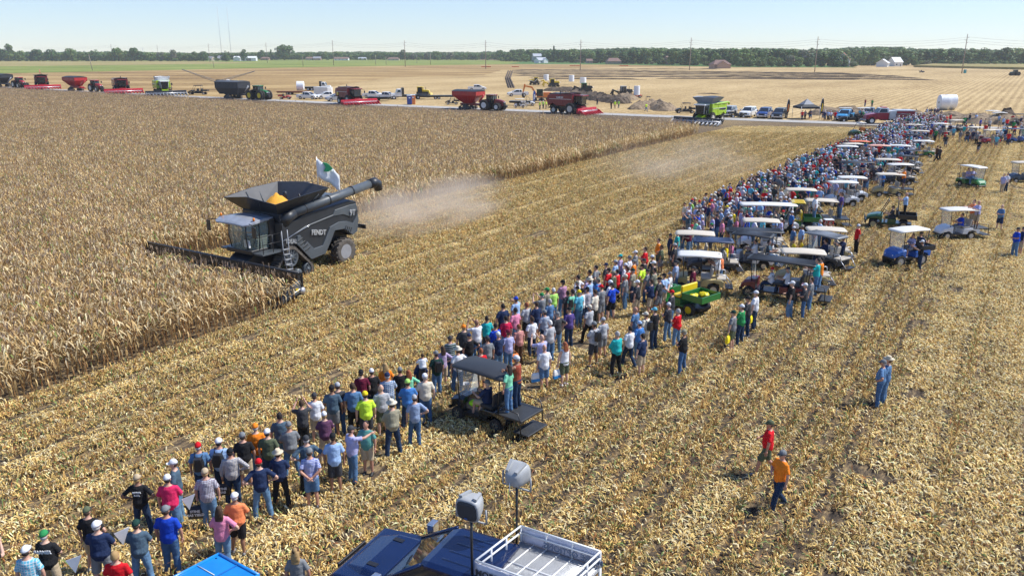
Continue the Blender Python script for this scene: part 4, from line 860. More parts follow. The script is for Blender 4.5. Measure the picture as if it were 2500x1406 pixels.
def utv(label, bodyc, rows=1, bed=True, roof=None, cage=True, seatm=None, bedc=None, rim=None, group='utility vehicles around the field', cat='utility vehicle', windsh=False):
    t = empty('utility_vehicle', label, cat, group); r = .31; L_ = 1.95 + (rows - 1) * .8; xf, xr = L_ / 2, -L_ / 2; z0 = .36
    small_wheels(t, (xf, xr), .70, r, .26, 0, rim)
    b = MB(); b.box(xr - .5, xf + .2, -.45, .45, z0 - .08, z0 + .06); b.build('frame', M_black, t)
    b = MB(); rg = []
    for X, w, zb, zt in ((xf - .55, .68, z0 + .1, z0 + .66), (xf - .2, .66, z0 + .34, z0 + .66), (xf + .25, .6, z0 + .3, z0 + .55), (xf + .48, .5, z0 + .1, z0 + .42)):
        rg.append([v3(X, -w, zb), v3(X, -w, zt - .1), v3(X, -w * .7, zt), v3(X, w * .7, zt), v3(X, w, zt - .1), v3(X, w, zb)])
    b.loft(rg, 0, False); fc = b.build('hood', bodyc, t, .03, 2)
    for s in (-1, 1): b = MB(); b.ball((xf + .42, s * .34, z0 + .33), .06, .1, .05, n=8, m=5); b.build('headlight', M_lamp, fc)
    b = MB(); b.box(xf + .46, xf + .58, -.5, .5, z0 - .05, z0 + .2); b.tube([(xf + .55, -.45, z0), (xf + .62, -.45, z0 + .4), (xf + .62, .45, z0 + .4), (xf + .55, .45, z0)], .03, 6); b.build('bumper', M_black, t)
    b = MB(); b.box(xr + .3, xf - .5, -.66, .66, z0, z0 + .1); b.box(xr + .5, xr + 1.05 + (rows - 1) * .8, -.66, .66, z0 + .1, z0 + .38); b.build('side_body', bodyc, t, .02)
    zs = z0 + .4
    for k in range(rows):
        X = xr + .55 + k * .8; b = MB(); b.box(X, X + .5, -.6, .6, zs, zs + .12); b.build('seat', seatm or M_seatd, t, .03); b = MB(); b.box(X - .1, X + .02, -.6, .6, zs + .1, zs + .62); b.build('backrest', seatm or M_seatd, t, .04)
        if k == rows - 1: steer(t, X + .62, .3, zs + .5)
    if bed:
        bm = bedc or bodyc; z = z0 + .42; x0, x1 = xr - .75, xr + .35; b = MB(); b.box(x0, x1, -.68, .68, z, z + .04); b.build('bed_floor', M_black, t)
        for nm, q in (('bed_side', (x0, x1, -.72, -.68)), ('bed_side', (x0, x1, .68, .72)), ('tailgate', (x0 - .045, x0 - .002, -.72, .72)), ('bed_front', (x1 + .002, x1 + .04, -.72, .72))): b = MB(); b.box(*q, z, z + .32); b.build(nm, bm, t, .01)
    if cage:
        xa, xb_, zt = xf - .5, xr + .42, z0 + 1.62
        for s in (-1, 1): b = MB(); b.tube([(xa + .1, s * .66, z0 + .62), (xa - .35, s * .6, zt), (xb_ + .05, s * .6, zt), (xb_, s * .66, z0 + .5)], .03, 6); b.build('roll_bar', M_black, t)
        b = MB(); b.tube([(xa - .35, -.6, zt), (xa - .35, .6, zt)], .028, 6); b.tube([(xb_ + .05, -.6, zt), (xb_ + .05, .6, zt)], .028, 6); b.build('roll_bar', M_black, t)
        if roof: b = MB(); b.prism([(xb_ - .1, zt + .03), (xa - .2, zt + .03), (xa - .35, zt + .1), (xb_, zt + .1)], -.66, .66); [b.box(xb_, xa - .4, y - .04, y + .04, zt + .1, zt + .125) for y in (-.4, -.13, .13, .4)]; b.build('roof', roof, t, .01)
    return t
def put(t, near_rear, near_front=None, half=.56, uv=None, hd=None):
    """stand a vehicle on the ground from the photo spots of its near wheels (or its centre)"""
    if uv: t.location = P(*uv); t.rotation_euler = (0, 0, hd); return t
    a, c = P(*near_rear), P(*near_front); d = (c - a).normalized(); h = math.atan2(d.y, d.x); n = v3(-d.y, d.x, 0); m = (a + c) / 2
    if n.dot(m) < 0: n = -n
    t.location = m + n * half; t.rotation_euler = (0, 0, h); return t
# ----- pickups and cars
def pickup(label, col, cab=2, topper=None, hero=False, name='pickup_truck', cat='pickup truck', group='pickups parked by the road', bed=True, suv=False):
    t = empty(name, label, cat, group); Lc = 5.9 if bed else 4.9; xf = Lc / 2; xr = -Lc / 2; W2 = 1.0; bz = 1.18
    fa = xf - 1.0; ra = xr + 1.2; hoodx = xf - 1.45; cabr = xr + 1.85 if bed else xr + .2
    # lower body with wheel arches
    def arch(x, r=.46):
        return [(x + r * math.cos(a), .42 + r * math.sin(a)) for a in [math.pi * k / 8 for k in range(9)]]
    prof = [(xr, .62)] + [(xr, bz - .12), (xr + .05, bz)] + [(hoodx, bz), (hoodx + .1, bz + .02), (xf - .25, bz - .08), (xf - .02, bz - .28), (xf, .62), (xf - .05, .42)] + arch(fa) + arch(ra) + [(xr + .1, .42)]
    b = MB(); b.prism(prof, -W2, W2); body = b.build('body', col, t, .05, 3)
    b = MB(); b.box(xr + .2, xf - .3, -.8, .8, .35, .7); b.build('chassis', M_black, t)
    if bed:   # open box: dark floor sunk between rails
        b = MB(); b.box(xr + .08, cabr - .08, -W2 + .12, W2 - .12, bz - .02, bz + .012); b.build('bed_liner', M_black, t)
        for s in (-1, 1): b = MB(); b.box(xr + .03, cabr - .03, s * (W2 - .06) - .06, s * (W2 - .06) + .06, bz, bz + .07); b.build('bed_rail', col, t, .02)
        b = MB(); b.box(xr - .02, xr + .06, -W2 + .08, W2 - .08, .68, bz + .06); b.build('tailgate', col, t, .015)
    # hood bulge
    b = MB(); rg = [[v3(X, -w, z), v3(X, -w * .85, z + h), v3(X, w * .85, z + h), v3(X, w, z)] for X, w, z, h in ((hoodx + .02, .86, bz - .02, .1), (hoodx + .6, .82, bz - .04, .12), (xf - .4, .72, bz - .14, .1), (xf - .2, .62, bz - .22, .06))]
    b.loft(rg, 0, False); b.build('hood', col, t, .03, 2)
    if hero:
        for s in (-1, 1): b = MB(); b.box(hoodx + .35, hoodx + .6, s * .5 - .06, s * .5 + .06, bz + .075, bz + .095); b.build('hood_vent', M_black, t)
    # cab: glass greenhouse with pillars and roof
    zt = 1.9; wx0 = hoodx + .15; wx1 = hoodx - 1.0; rx0 = cabr + (.02 if bed else .25)
    g = mat('car_glass', (.02, .025, .03), .05, coat=.5, spec=.8)
    b = MB(); w0, w1 = .92, .74
    b.loft([[v3(wx0, -w0, bz - .02), v3(wx0, w0, bz - .02), v3(rx0 - .02, w0, bz - .02), v3(rx0 - .02, -w0, bz - .02)], [v3(wx1, -w1, zt - .02), v3(wx1, w1, zt - .02), v3(rx0 + .12, w1, zt - .02), v3(rx0 + .12, -w1, zt - .02)]], 0, False); b.build('window', g, t, .02)
    b = MB(); rg = [[v3(X, -w, z - .08), v3(X, -w, z - .01), v3(X, -w * .85, z + .04), v3(X, w * .85, z + .04), v3(X, w, z - .01), v3(X, w, z - .08)] for X, w, z in ((rx0 + .06, .74, zt - .02), (rx0 + .2, .78, zt), (wx1 - .1, .78, zt), (wx1 + .08, .72, zt - .05))]
    b.loft(rg, 0, False)
    if hero:
        for k in range(4): y = -.45 + k * .3; b.box(rx0 + .5, wx1 - .3, y - .02, y + .02, zt + .035, zt + .055)
    b.build('roof', col, t, .02, 2)
    b = MB()
    for s in (-1, 1):
        for (xa, xb_) in ((wx0 + .02, wx1 + .04), ((wx1 + rx0) / 2 - .05, (wx1 + rx0) / 2 + .0), (rx0 + .03, rx0 + .14)):
            b.tube([(xa, s * (w0 + .012), bz - .02), (xb_, s * (w1 + .012), zt - .03)], .045, 5)
        b.box(rx0, wx0 + .02, s * .94 - .03, s * .94 + .03, bz - .03, bz + .03)
    b.build('pillar', col, t)
    for s in (-1, 1):
        mr = MB(); mr.box(wx0 - .3, wx0 - .12, s * 1.12 - .13, s * 1.12 + .13, bz + .08, bz + .36); m_ = mr.build('mirror', col if not hero else M_chrome, t, .03, 2)
        for q in range(cab): X = rx0 + .15 + q * (wx0 - rx0 - .2) / cab; hb = MB(); hb.box(X, X + .2, s * (W2 + .005) - .012, s * (W2 + .005) + .012, bz - .2, bz - .16); hb.build('door_handle', M_chrome, t)
        for x in (fa, ra): wheel(t, x, s * (W2 - .02), .42, .26, rr=.62, tread='')
        l = MB(); l.box(xf - .12, xf + .012, s * .74 - .18, s * .74 + .18, .68, .84); l.build('headlight', M_lamp, t, .02)
        l = MB(); l.box(xr - .03, xr + .06, s * .9 - .1, s * .9 + .11, .78, 1.12); l.build('tail_light', M_redl, t, .02)
    b = MB(); b.box(xf - .02, xf + .03, -.5, .5, .66, .96); b.build('grille', M_black, t, .01); b = MB(); b.box(xf - .08, xf + .1, -.95, .95, .4, .6); b.build('bumper', (M_chrome if bed else M_black) if not hero else col, t, .03); b = MB(); b.box(xr - .12, xr + .04, -.9, .9, .45, .6); b.build('bumper', M_chrome, t, .02)
    if topper:
        b = MB(); b.loft([[v3(xr + .04, -.92, bz + .06), v3(xr + .04, .92, bz + .06), v3(cabr - .05, .92, bz + .06), v3(cabr - .05, -.92, bz + .06)], [v3(xr + .2, -.74, zt), v3(xr + .2, .74, zt), v3(cabr - .05, .74, zt), v3(cabr - .05, -.74, zt)]], 0, False); tp = b.build('bed_cap', topper, t, .04, 2)
        for s in (-1, 1): b = MB(); A = [v3(xr + .4, s * .90, bz + .2), v3(cabr - .3, s * .90, bz + .2), v3(cabr - .3, s * .80, zt - .12), v3(xr + .45, s * .80, zt - .12)]; b.hexa(A, [q + v3(0, s * .02, 0) for q in A]); b.build('cap_window', g, tp)
    return t
# ----- farm machines standing on the road
def combine2(label, col, headc, head_nrow=8, tankc=None, ext=None, dual=False, tracks=False, back=None, flag=None, headname='corn_head', logo=None, stripe=None, headw=None, white_cab=False):
    t = empty('combine_harvester', label, 'combine', 'combine harvesters waiting along the gravel road')
    b = MB(); b.prism([(-4.3, 1.5), (-4.5, 2.6), (-4.3, 3.3), (-3.6, 3.45), (1.1, 3.45), (1.1, 1.7), (.2, 1.4), (-2.4, 1.45), (-3.2, 1.9), (-3.9, 1.5)], -1.55, 1.55); b.build('body', col, t, .08, 2)
    for s in (-1, 1):
        b = MB(); b.box(-2.6, -1.0, s * 1.57 - .03, s * 1.57 + .03, 1.75, 3.2); b.build('side_panel', col, t, .02)
        b = MB(); b.box(-3.9, .9, s * 1.6 - .01, s * 1.6 + .01, 2.62, 2.68); b.build('stripe', stripe or M_white, t)
        if stripe is not None: b = MB(); b.box(-3.9, -1.4, s * 1.58 - .025, s * 1.58 + .025, 2.3, 2.6); b.build('vent_panel', M_black, t)
        b = MB(); b.prism([(-4.2, .95), (-3.9, 1.5), (-2.4, 1.4), (-2.0, .9)], s * 1.2 - .1, s * 1.2 + .1); b.build('skirt', M_black, t)
    b = MB(); b.box(-4.0, 1.3, -.9, .9, .8, 1.6); b.build('chassis', M_black, t)
    b = MB(); b.box(-1.4, 1.0, -1.45, 1.45, 3.4, 3.6); b.build('grain_tank', tankc or col, t)
    if ext: hopper(t, -1.4, 1.0, -1.25, 1.25, 3.5, ext[0], ext[1], 3.5 + ext[2], ext[3], ext[4] if len(ext) > 4 else ext[3], corners=.9)
    else: b = MB(); b.box(-1.3, .9, -1.2, 1.2, 3.6, 3.8); b.build('tank_cover', M_black, t, .05)
    b = MB(); b.box(-3.9, -1.7, -1.1, 1.1, 3.45, 3.65); b.tube([(-2.8, .5, 3.6), (-2.8, .5, 4.1)], .09, 8); b.build('engine_deck', M_black, t, .03)
    b = MB(); b.tube([(.6, 1.35, 3.3), (-1.5, 1.5, 3.42), (-4.6, 1.5, 3.5)], .2, 10); b.tube([(-4.6, 1.5, 3.5), (-5.1, 1.5, 3.4), (-5.15, 1.5, 3.1)], .2, 10); b.build('unloading_auger', col, t)
    # cab
    cb = M_white if white_cab else M_black
    b = MB(); b.loft([[v3(1.1, -.85, 1.75), v3(2.55, -.75, 1.75), v3(2.55, .75, 1.75), v3(1.1, .85, 1.75)], [v3(1.1, -.9, 3.2), v3(2.75, -.85, 3.2), v3(2.75, .85, 3.2), v3(1.1, .9, 3.2)]], 0, False); b.build('cab_window', M_glass, t)
    for x, y in ((1.15, .88), (1.9, .9), (2.66, .82)):
        for s in (-1, 1): b = MB(); b.tube([(x - .08, s * (y - .05), 1.75), (x, s * (y + .02), 3.22)], .05, 5); b.build('cab_pillar', cb, t)
    b = MB(); b.box(1.0, 3.05, -1.05, 1.05, 3.2, 3.42); b.build('cab_roof', M_white if white_cab else col, t, .06, 2)
    for s in (-1, 1): b = MB(); b.tube([(2.9, s * .95, 3.2), (3.1, s * 1.45, 3.15), (3.1, s * 1.5, 2.9)], .03, 5); b.box(3.02, 3.12, s * 1.5 - .13, s * 1.5 + .13, 2.4, 2.9); b.build('mirror', M_black, t)
    b = MB()
    for k in range(6): b.box(1.0, 1.5, 1.5, 1.75, .6 + .24 * k, .64 + .24 * k)
    rail(b, [(1.0, 1.7, .5), (1.0, 1.6, 2.8)], .03); rail(b, [(1.5, 1.7, .5), (1.5, 1.6, 2.8), (2.6, 1.3, 2.7)], .03); b.box(1.0, 2.6, .9, 1.7, 1.7, 1.76); b.build('ladder', M_black, t)
    b = MB(); b.prism([(1.0, .9), (3.2, .5), (3.3, 1.1), (1.2, 1.8)], -.7, .7); b.build('feeder_house', col, t)
    rm = mat('rim_cream', (.62, .58, .5), .5)
    for s in (-1, 1):
        if tracks: track(t, -.3, 2.2, s * 1.65, .6, .5, .38)
        else: wheel(t, .9, s * (1.75 + (.45 if dual else 0)), 1.0, .55, dual=1 if dual else 0, rim=rm)
        wheel(t, -3.0, s * 1.6, .68, .5, rim=rm)
    if head_nrow: corn_head(t, headw or head_nrow * .76, head_nrow, 3.2, headc, M_black if headc.name != 'paint_red_head' else headc, ln=1.35, zt=1.15)
    if flag: b = MB(); b.prism([(-.3, 4.0), (-.4, 4.9), (.2, 5.2), (.7, 4.5), (.4, 4.0)], -.06, .06); b.build('banner', flag, t)
    return t
def tractor(label, col, rimm, duals=1, artic=False, roofc=None, tracks=False):
    t = empty('tractor', label, 'tractor', 'tractors hitched on the gravel road'); R_ = .98 if artic else 1.02; rf = .98 if artic else .72; xf = 1.55 if artic else 1.65
    b = MB(); rg = [[v3(X, -w, zb), v3(X, -w, zt - .15), v3(X, -w * .6, zt), v3(X, w * .6, zt), v3(X, w, zt - .15), v3(X, w, zb)] for X, w, zb, zt in ((.6, .48, .95, 2.15), (1.6, .48, .9, 2.1), (2.5, .42, .85, 1.9), (2.75, .34, .9, 1.7))]
    b.loft(rg, 0, False); b.build('hood', col, t, .05, 2); b = MB(); b.box(2.55, 2.82, -.36, .36, .85, 1.65); b.build('grille', M_black, t, .03)
    for s in (-1, 1): b = MB(); b.box(2.6, 2.85, s * .25 - .1, s * .25 + .1, 1.55, 1.66); b.build('headlight', M_lamp, t)
    b = MB(); b.box(-1.6, 2.9, -.35, .35, .6, 1.0); b.box(2.8, 3.3, -.3, .3, .55, 1.0); b.build('chassis', M_black, t, .03)
    b = MB(); b.loft([[v3(-.95, -.7, 1.3), v3(.6, -.62, 1.3), v3(.6, .62, 1.3), v3(-.95, .7, 1.3)], [v3(-.9, -.75, 2.8), v3(.5, -.72, 2.8), v3(.5, .72, 2.8), v3(-.9, .75, 2.8)]], 0, False); b.build('cab_window', M_glass, t)
    for x in (-.92, -.1, .55):
        for s in (-1, 1): b = MB(); b.tube([(x, s * .69, 1.3), (x, s * .75, 2.82)], .045, 5); b.build('cab_pillar', M_black, t)
    b = MB(); b.box(-1.05, .72, -.85, .85, 2.8, 3.0); b.build('cab_roof', roofc or col, t, .07, 2)
    b = MB(); b.tube([(.85, -.55, 1.9), (.85, -.6, 3.1)], .07, 8); b.build('exhaust', M_black, t)
    for s in (-1, 1):
        b = MB(); b.tube([(.5, s * .8, 2.6), (.6, s * 1.3, 2.6)], .03, 5); b.box(.55, .65, s * 1.35 - .12, s * 1.35 + .12, 2.2, 2.7); b.build('mirror', M_black, t)
        b = MB(); b.prism([(-1.9, 1.4), (-1.6, 2.0), (-.9, 2.15), (-.3, 1.8), (-.35, 1.7), (-.9, 2.05), (-1.55, 1.9), (-1.8, 1.35)], s * .75 - .22, s * .75 + .22); b.build('fender', col if not artic else M_black, t)
        wheel(t, -1.1 if not artic else -1.5, s * (1.0 + .58 * duals), R_, .52, dual=duals, rim=rimm); wheel(t, xf, s * (1.0 + .5 * duals), rf, .48, dual=duals, rim=rimm)
    b = MB(); [b.box(-.2, .3, .75 + .06 * k, 1.0 + .06 * k, 1.3 - .25 * k, 1.34 - .25 * k) for k in range(4)]; b.build('step', M_black, t)
    return t
def grain_cart(label, col, tarp, L_=6.4, boxy=False, auger=None, tracks=True, frame=None, Wt=1.75, zt=3.5):
    t = empty('grain_cart', label, 'grain cart', 'grain carts on the gravel road'); h = L_ / 2
    b = MB(); lo = [v3(-h * .35, -.7, 1.2), v3(h * .35, -.7, 1.2), v3(h * .35, .7, 1.2), v3(-h * .35, .7, 1.2)]; mi_ = [v3(-h, -Wt, 2.7), v3(h * .9, -Wt, 2.7), v3(h * .9, Wt, 2.7), v3(-h, Wt, 2.7)]; hi = [v3(-h, -Wt, zt), v3(h * .9, -Wt, zt), v3(h * .9, Wt, zt), v3(-h, Wt, zt)]
    if boxy: lo = [v3(-h * .8, -1.3, 1.0), v3(h * .7, -1.3, 1.0), v3(h * .7, 1.3, 1.0), v3(-h * .8, 1.3, 1.0)]; mi_ = [v3(p.x, p.y, 2.3) for p in mi_]
    b.loft([lo, mi_, hi], 0, False); b.build('hopper', col, t, .04)
    for k in range(7):
        for s in (-1, 1): b = MB(); X = -h + .25 + k * (h * 1.9 - .5) / 6; b.tube([(X * .5, s * .95, 1.5), (X, s * (Wt + .02), 2.7), (X, s * (Wt + .02), zt)], .035, 4); b.build('rib', col, t)
    b = MB(); n = 8; rg = [[v3(X, -Wt - .05, zt + .01), v3(X, -Wt * .5, zt + .22 + (.04 if k % 2 else 0)), v3(X, 0, zt + .3 + (.04 if k % 2 else 0)), v3(X, Wt * .5, zt + .22 + (.04 if k % 2 else 0)), v3(X, Wt + .05, zt + .01)] for k, X in enumerate([-h - .05 + i * (h * 1.9 + .1) / 16 for i in range(17)])]
    b.loft(rg, 0, False); b.build('tarp', tarp, t)
    b = MB(); b.box(-h * .6, h * .9, -.6, .6, .8, 1.2); b.tube([(h * .8, .5, 1.0), (h + 1.4, .05, .75)], .1, 6); b.tube([(h * .8, -.5, 1.0), (h + 1.4, -.05, .75)], .1, 6); b.build('frame', frame or col, t)
    b = MB(); b.tube([(h * .7, .3, 1.4), (h * .95, .9, 2.6), (h * .5, 1.95, 3.25), (-h * .1, 2.0, 3.35)], .2, 10); b.build('unloading_auger', auger or col, t)
    for s in (-1, 1):
        if tracks: track(t, -1.6, 1.0, s * 1.5, .6, .42, .32, zbig=.62)
        else: wheel(t, -.3, s * 1.6, .9, .7)
    return t
# ================================================================= FOREGROUND VEHICLES
M_bluemet = mat('paint_metallic_blue', (.005, .017, .075), .25, .3, .1, coat=.9); M_navy = mat('roof_navy', (.03, .05, .11), .5); M_cream = mat('roof_cream', (.60, .53, .42), .5, noise=.05); M_rwhite = mat('roof_white', (.70, .68, .63), .4, noise=.05); M_rblack = mat('roof_black', (.028, .03, .034), .5)
M_bkmet = mat('paint_black_metallic', (.018, .022, .03), .22, .4, coat=.8); M_maroon = pm('paint_maroon', (.16, .02, .03)); M_tanb = mat('body_tan', (.45, .36, .16), .5); M_wbody = mat('body_white', (.76, .77, .78), .35, coat=.4, noise=.05)
pk = pickup('dark blue metallic crew cab pickup at the bottom edge, hooked to the white platform', M_bluemet, hero=True, group=None)
hd_ = math.radians(153); d_ = v3(math.cos(hd_), math.sin(hd_), 0); nrm_ = v3(-d_.y, d_.x, 0)
ctr = (P(1062, 1272, 1.95) + P(1199, 1314, 1.95)) / 2; ctr.z = 0     # middle of the far roof edge
# cab roof middle is at x=+.15 .. of the model, half width .78
pk.rotation_euler = (0, 0, hd_); pk.location = v3(.24, .06, 0) + ctr - d_ * .15 + nrm_ * .78 * (1 if nrm_.y < 0 else -1)
# ----- white platform trailer with banners, and the two loudspeakers
zt_ = 2.24; A_, B_, C_ = P(1272, 1283, zt_), P(1466, 1345, zt_), P(1161, 1367, zt_); D_ = B_ + (C_ - A_)
st = empty('platform_trailer', 'white railed mesh platform with a MORE OPTIONS banner standing behind the blue pickup', 'platform')
M_mesh = mat('expanded_metal', (.62, .63, .64), .45, .4, noise=.25, nscale=60); M_ban = mat('banner_pale', (.70, .68, .74), .7, noise=.12, nscale=3); M_blet = mat('banner_letters', (.16, .2, .28), .7)
zf = 1.84; corners = [A_, B_, D_, C_]
b = MB(); b.add([(p.x, p.y, z) for z in (zf - .06, zf) for p in corners], [(0, 1, 2, 3), (4, 5, 6, 7), (0, 1, 5, 4), (1, 2, 6, 5), (2, 3, 7, 6), (3, 0, 4, 7)]); b.build('deck', M_mesh, st)
# grid of thin bars lying on the deck gives the expanded metal its look
b = MB()
for k in range(1, 60): a, c = A_.lerp(B_, k / 60), C_.lerp(D_, k / 60); a.z = c.z = zf + .012; b.tube([a, c], .005, 3)
for k in range(1, 46): a, c = A_.lerp(C_, k / 46), B_.lerp(D_, k / 46); a.z = c.z = zf + .018; b.tube([a, c], .005, 3)
b.build('deck_mesh', M_alu, st)
for k in range(1, 6): b = MB(); a, c = A_.lerp(B_, k / 6), C_.lerp(D_, k / 6); a.z = c.z = zf + .02; b.tube([a, c], .018, 6); b.build('deck_bar', M_white, st)
b = MB(); a, c = A_.lerp(C_, .5), B_.lerp(D_, .5); a.z = c.z = zf + .02; b.tube([a, c], .018, 6); b.build('deck_bar', M_white, st)
for i in range(4):
    p, q = corners[i], corners[(i + 1) % 4]
    for z in (zt_, zt_ - .16): a, c = p.copy(), q.copy(); a.z = c.z = z; b = MB(); b.tube([a, c], .022, 8); b.build('rail', M_white, st)
    for f in (0, .33, .66): a = p.lerp(q, f); b = MB(); b.tube([(a.x, a.y, zf - .05), (a.x, a.y, zt_)], .022, 8); b.build('rail_post', M_white, st)
    b = MB(); b.tube([(p.x, p.y, .25), (p.x, p.y, zf)], .035, 8); b.build('leg', M_white, st)
def banner(p, q, nm, txt, out):
    b = MB(); n = 14; vs = []; d = (q - p); pn = v3(-d.y, d.x, 0).normalized() * out
    for i in range(n + 1):
        for j in range(4): a = p + d * (i / n) + pn * (.035 + .012 * math.sin(i * 1.7 + j)); vs.append((a.x, a.y, zt_ - .01 - j * .15))
    b.add(vs, [(4 * i + j, 4 * i + j + 1, 4 * i + 5 + j, 4 * i + 4 + j) for i in range(n) for j in range(3)], 0, True)
    o = b.build(nm, M_ban, st); s = o.modifiers.new('s', 'SOLIDIFY'); s.thickness = .004
    return o, pn
bo, pn = banner(A_, B_, 'banner', '', 1); bo2, pn2 = banner(C_, D_, 'banner', '', -1)
an = math.atan2((B_ - A_).y, (B_ - A_).x); m_ = A_.lerp(B_, .66) - pn * .05
tx = text_obj('MORE OPTIONS.', .19, M_blet, bo, (m_.x + pn.x * .028, m_.y + pn.y * .028, zt_ - .27), (math.pi / 2, 0, an), bold=.004, sx=-1)
m_ = C_.lerp(D_, .42) + pn2 * .07; text_obj('MORE OPTIONS.', .2, mat('banner_letters_dark', (.05, .05, .06), .7), bo2, (m_.x, m_.y, zt_ - .22), (math.pi / 2, 0, math.atan2((D_ - C_).y, (D_ - C_).x)), bold=.006)
b = MB(); m0 = (A_ + D_) / 2; b.box(-1.0, 1.0, -.5, .5, .45, .6, 0, Matrix.Translation((m0.x, m0.y, 0)) @ Matrix.Rotation(an, 4, 'Z')); b.build('trailer_frame', M_white, st)
for s in (-1, 1): w_ = wheel(st, 0, s * .6, .3, .2, tread=''); w_.location = Matrix.Translation((m0.x, m0.y, 0)) @ Matrix.Rotation(an, 4, 'Z') @ v3(0, s * .62, .3); w_.rotation_euler = (0, 0, an)
def speaker(label, x, y, rz, tilt):
    t = empty('loudspeaker', label, 'loudspeaker', 'loudspeakers on poles above the platform', (x, y, zf), 0); k_ = .86
    b = MB(); b.tube([(0, 0, 0), (0, 0, 1.40)], .028, 8); b.build('pole', M_black, t)
    T = Matrix.Translation((0, 0, 1.66)) @ Matrix.Rotation(rz, 4, 'Z') @ Matrix.Rotation(tilt, 4, 'Y')
    M_sp = mat('speaker_shell_grey', (.36, .37, .375), .45); M_gr = mat('speaker_grille', (.04, .045, .055), .6)
    def rr_(h, w, x_, n=20):   # rounded square ring
        out = []
        for k in range(n):
            a = 2 * math.pi * (k + .5) / n; c, s_ = math.cos(a), math.sin(a); e = (abs(c) ** 4 + abs(s_) ** 4) ** -.25 * k_; out.append(T @ v3(x_ * k_, w * c * e, h * s_ * e))
        return out
    b = MB(); b.loft([rr_(.26, .27, .20), rr_(.285, .295, .18), rr_(.28, .29, .08), rr_(.235, .24, -.12), rr_(.18, .18, -.26), rr_(.10, .10, -.31)], 0, True); sh = b.build('shell', M_sp, t)
    b = MB(); b.loft([rr_(.25, .26, .19), rr_(.24, .25, .212), rr_(.18, .19, .232)], 0, False); b.build('grille', M_gr, t)
    for s in (-1, 1): b = MB(); b.hexa([T @ v3(.1, s * .12, .24), T @ v3(.1, s * .2, .23), T @ v3(-.2, s * .14, .17), T @ v3(-.2, s * .08, .18)], [T @ v3(.1, s * .12, .29), T @ v3(.1, s * .2, .28), T @ v3(-.2, s * .14, .215), T @ v3(-.2, s * .08, .225)]); b.build('shell_rib', M_sp, sh)
    b = MB(); Z = Matrix.Rotation(rz, 4, 'Z')
    for s in (-1, 1): p = [Z @ v3(0, s * .33, 1.66), Z @ v3(0, s * .34, 1.36)]; b.tube(p, .02, 6)
    b.tube([Z @ v3(0, -.34, 1.36), Z @ v3(0, .34, 1.36)], .02, 6); b.build('yoke', M_sp, t)
    b = MB(); b.tube([T @ v3(-.3, 0, 0), T @ v3(-.34, 0, -.18), v3(0, .03, 1.3)], .01, 5); b.build('cable', M_white, t)
    b = MB(); b.box(.226, .236, -.03, .03, -.14, -.12, 0, T); b.build('badge', M_blue, t)
speaker('grey loudspeaker facing left on the nearer pole, dark grille towards the blue pickup', -.80, 13.72, math.radians(243), .12)
speaker('grey loudspeaker seen from behind on the farther pole, tilted upward', .10, 14.94, math.radians(60), -.15)
# ----- bright blue flat roof of a cart at the bottom edge
M_broof = mat('roof_bright_blue', (.01, .22, .62), .28, coat=.6)
t = empty('covered_cart', 'bright blue roofed cart cut off by the bottom edge left of the pickup', 'cart')
zz = 1.95; q0, q1, q2 = P(535, 1352, zz), P(438, 1402, zz), P(632, 1404, zz); e1, e2 = (q1 - q0), (q2 - q0); q3 = q0 + e1.normalized() * 2.0 + e2; q1 = q0 + e1.normalized() * 2.0
b = MB(); R4 = [q0, q2, q3, q1]; b.add([(p.x, p.y, z) for z in (zz - .05, zz) for p in R4], [(0, 1, 2, 3), (4, 5, 6, 7), (0, 1, 5, 4), (1, 2, 6, 5), (2, 3, 7, 6), (3, 0, 4, 7)]); rf = b.build('roof', M_broof, t, .02, 2)
for i in range(4): b = MB(); a, c = R4[i].copy(), R4[(i + 1) % 4].copy(); a.z = c.z = zz + .01; b.tube([a, c], .035, 6); b.build('roof_rim', M_broof, rf)
b = MB(); a, c = q0.lerp(q2, .5), q1.lerp(q3, .5); a.z = c.z = zz + .005; b.tube([a, c], .02, 4); b.build('roof_seam', mat('roof_blue_dark', (.01, .12, .4), .4), rf)
for k, (f0, f1) in enumerate(((.0, .45), (.55, .95))): b = MB(); a, c = q0.lerp(q1, .25 + .3 * k) + e2 * f0, q0.lerp(q1, .25 + .3 * k) + e2 * f1; a.z = c.z = zz + .012; b.tube([a + v3(0, 0, 0), c], .012, 4); b.build('tape_strip', M_white, rf)
cm = (q0 + q3) / 2
for p in R4: b = MB(); p2 = p.lerp(cm, .12); b.tube([(p2.x, p2.y, .5), (p2.x, p2.y, zz)], .025, 6); b.build('roof_post', M_black, t)
an2 = math.atan2(e2.y, e2.x); b = MB(); b.box(-.9, .9, -.6, .6, .35, .55, 0, Matrix.Translation((cm.x, cm.y, 0)) @ Matrix.Rotation(an2, 4, 'Z')); b.box(-.5, 0, -.5, .5, .55, .85, 0, Matrix.Translation((cm.x, cm.y, 0)) @ Matrix.Rotation(an2, 4, 'Z')); b.build('body', M_broof, t, .04)
for x in (-.7, .7):
    for s in (-1, 1): w_ = wheel(t, 0, s, .28, .2, tread=''); w_.location = Matrix.Translation((cm.x, cm.y, 0)) @ Matrix.Rotation(an2, 4, 'Z') @ v3(x, s * .65, .28); w_.rotation_euler = (0, 0, an2)
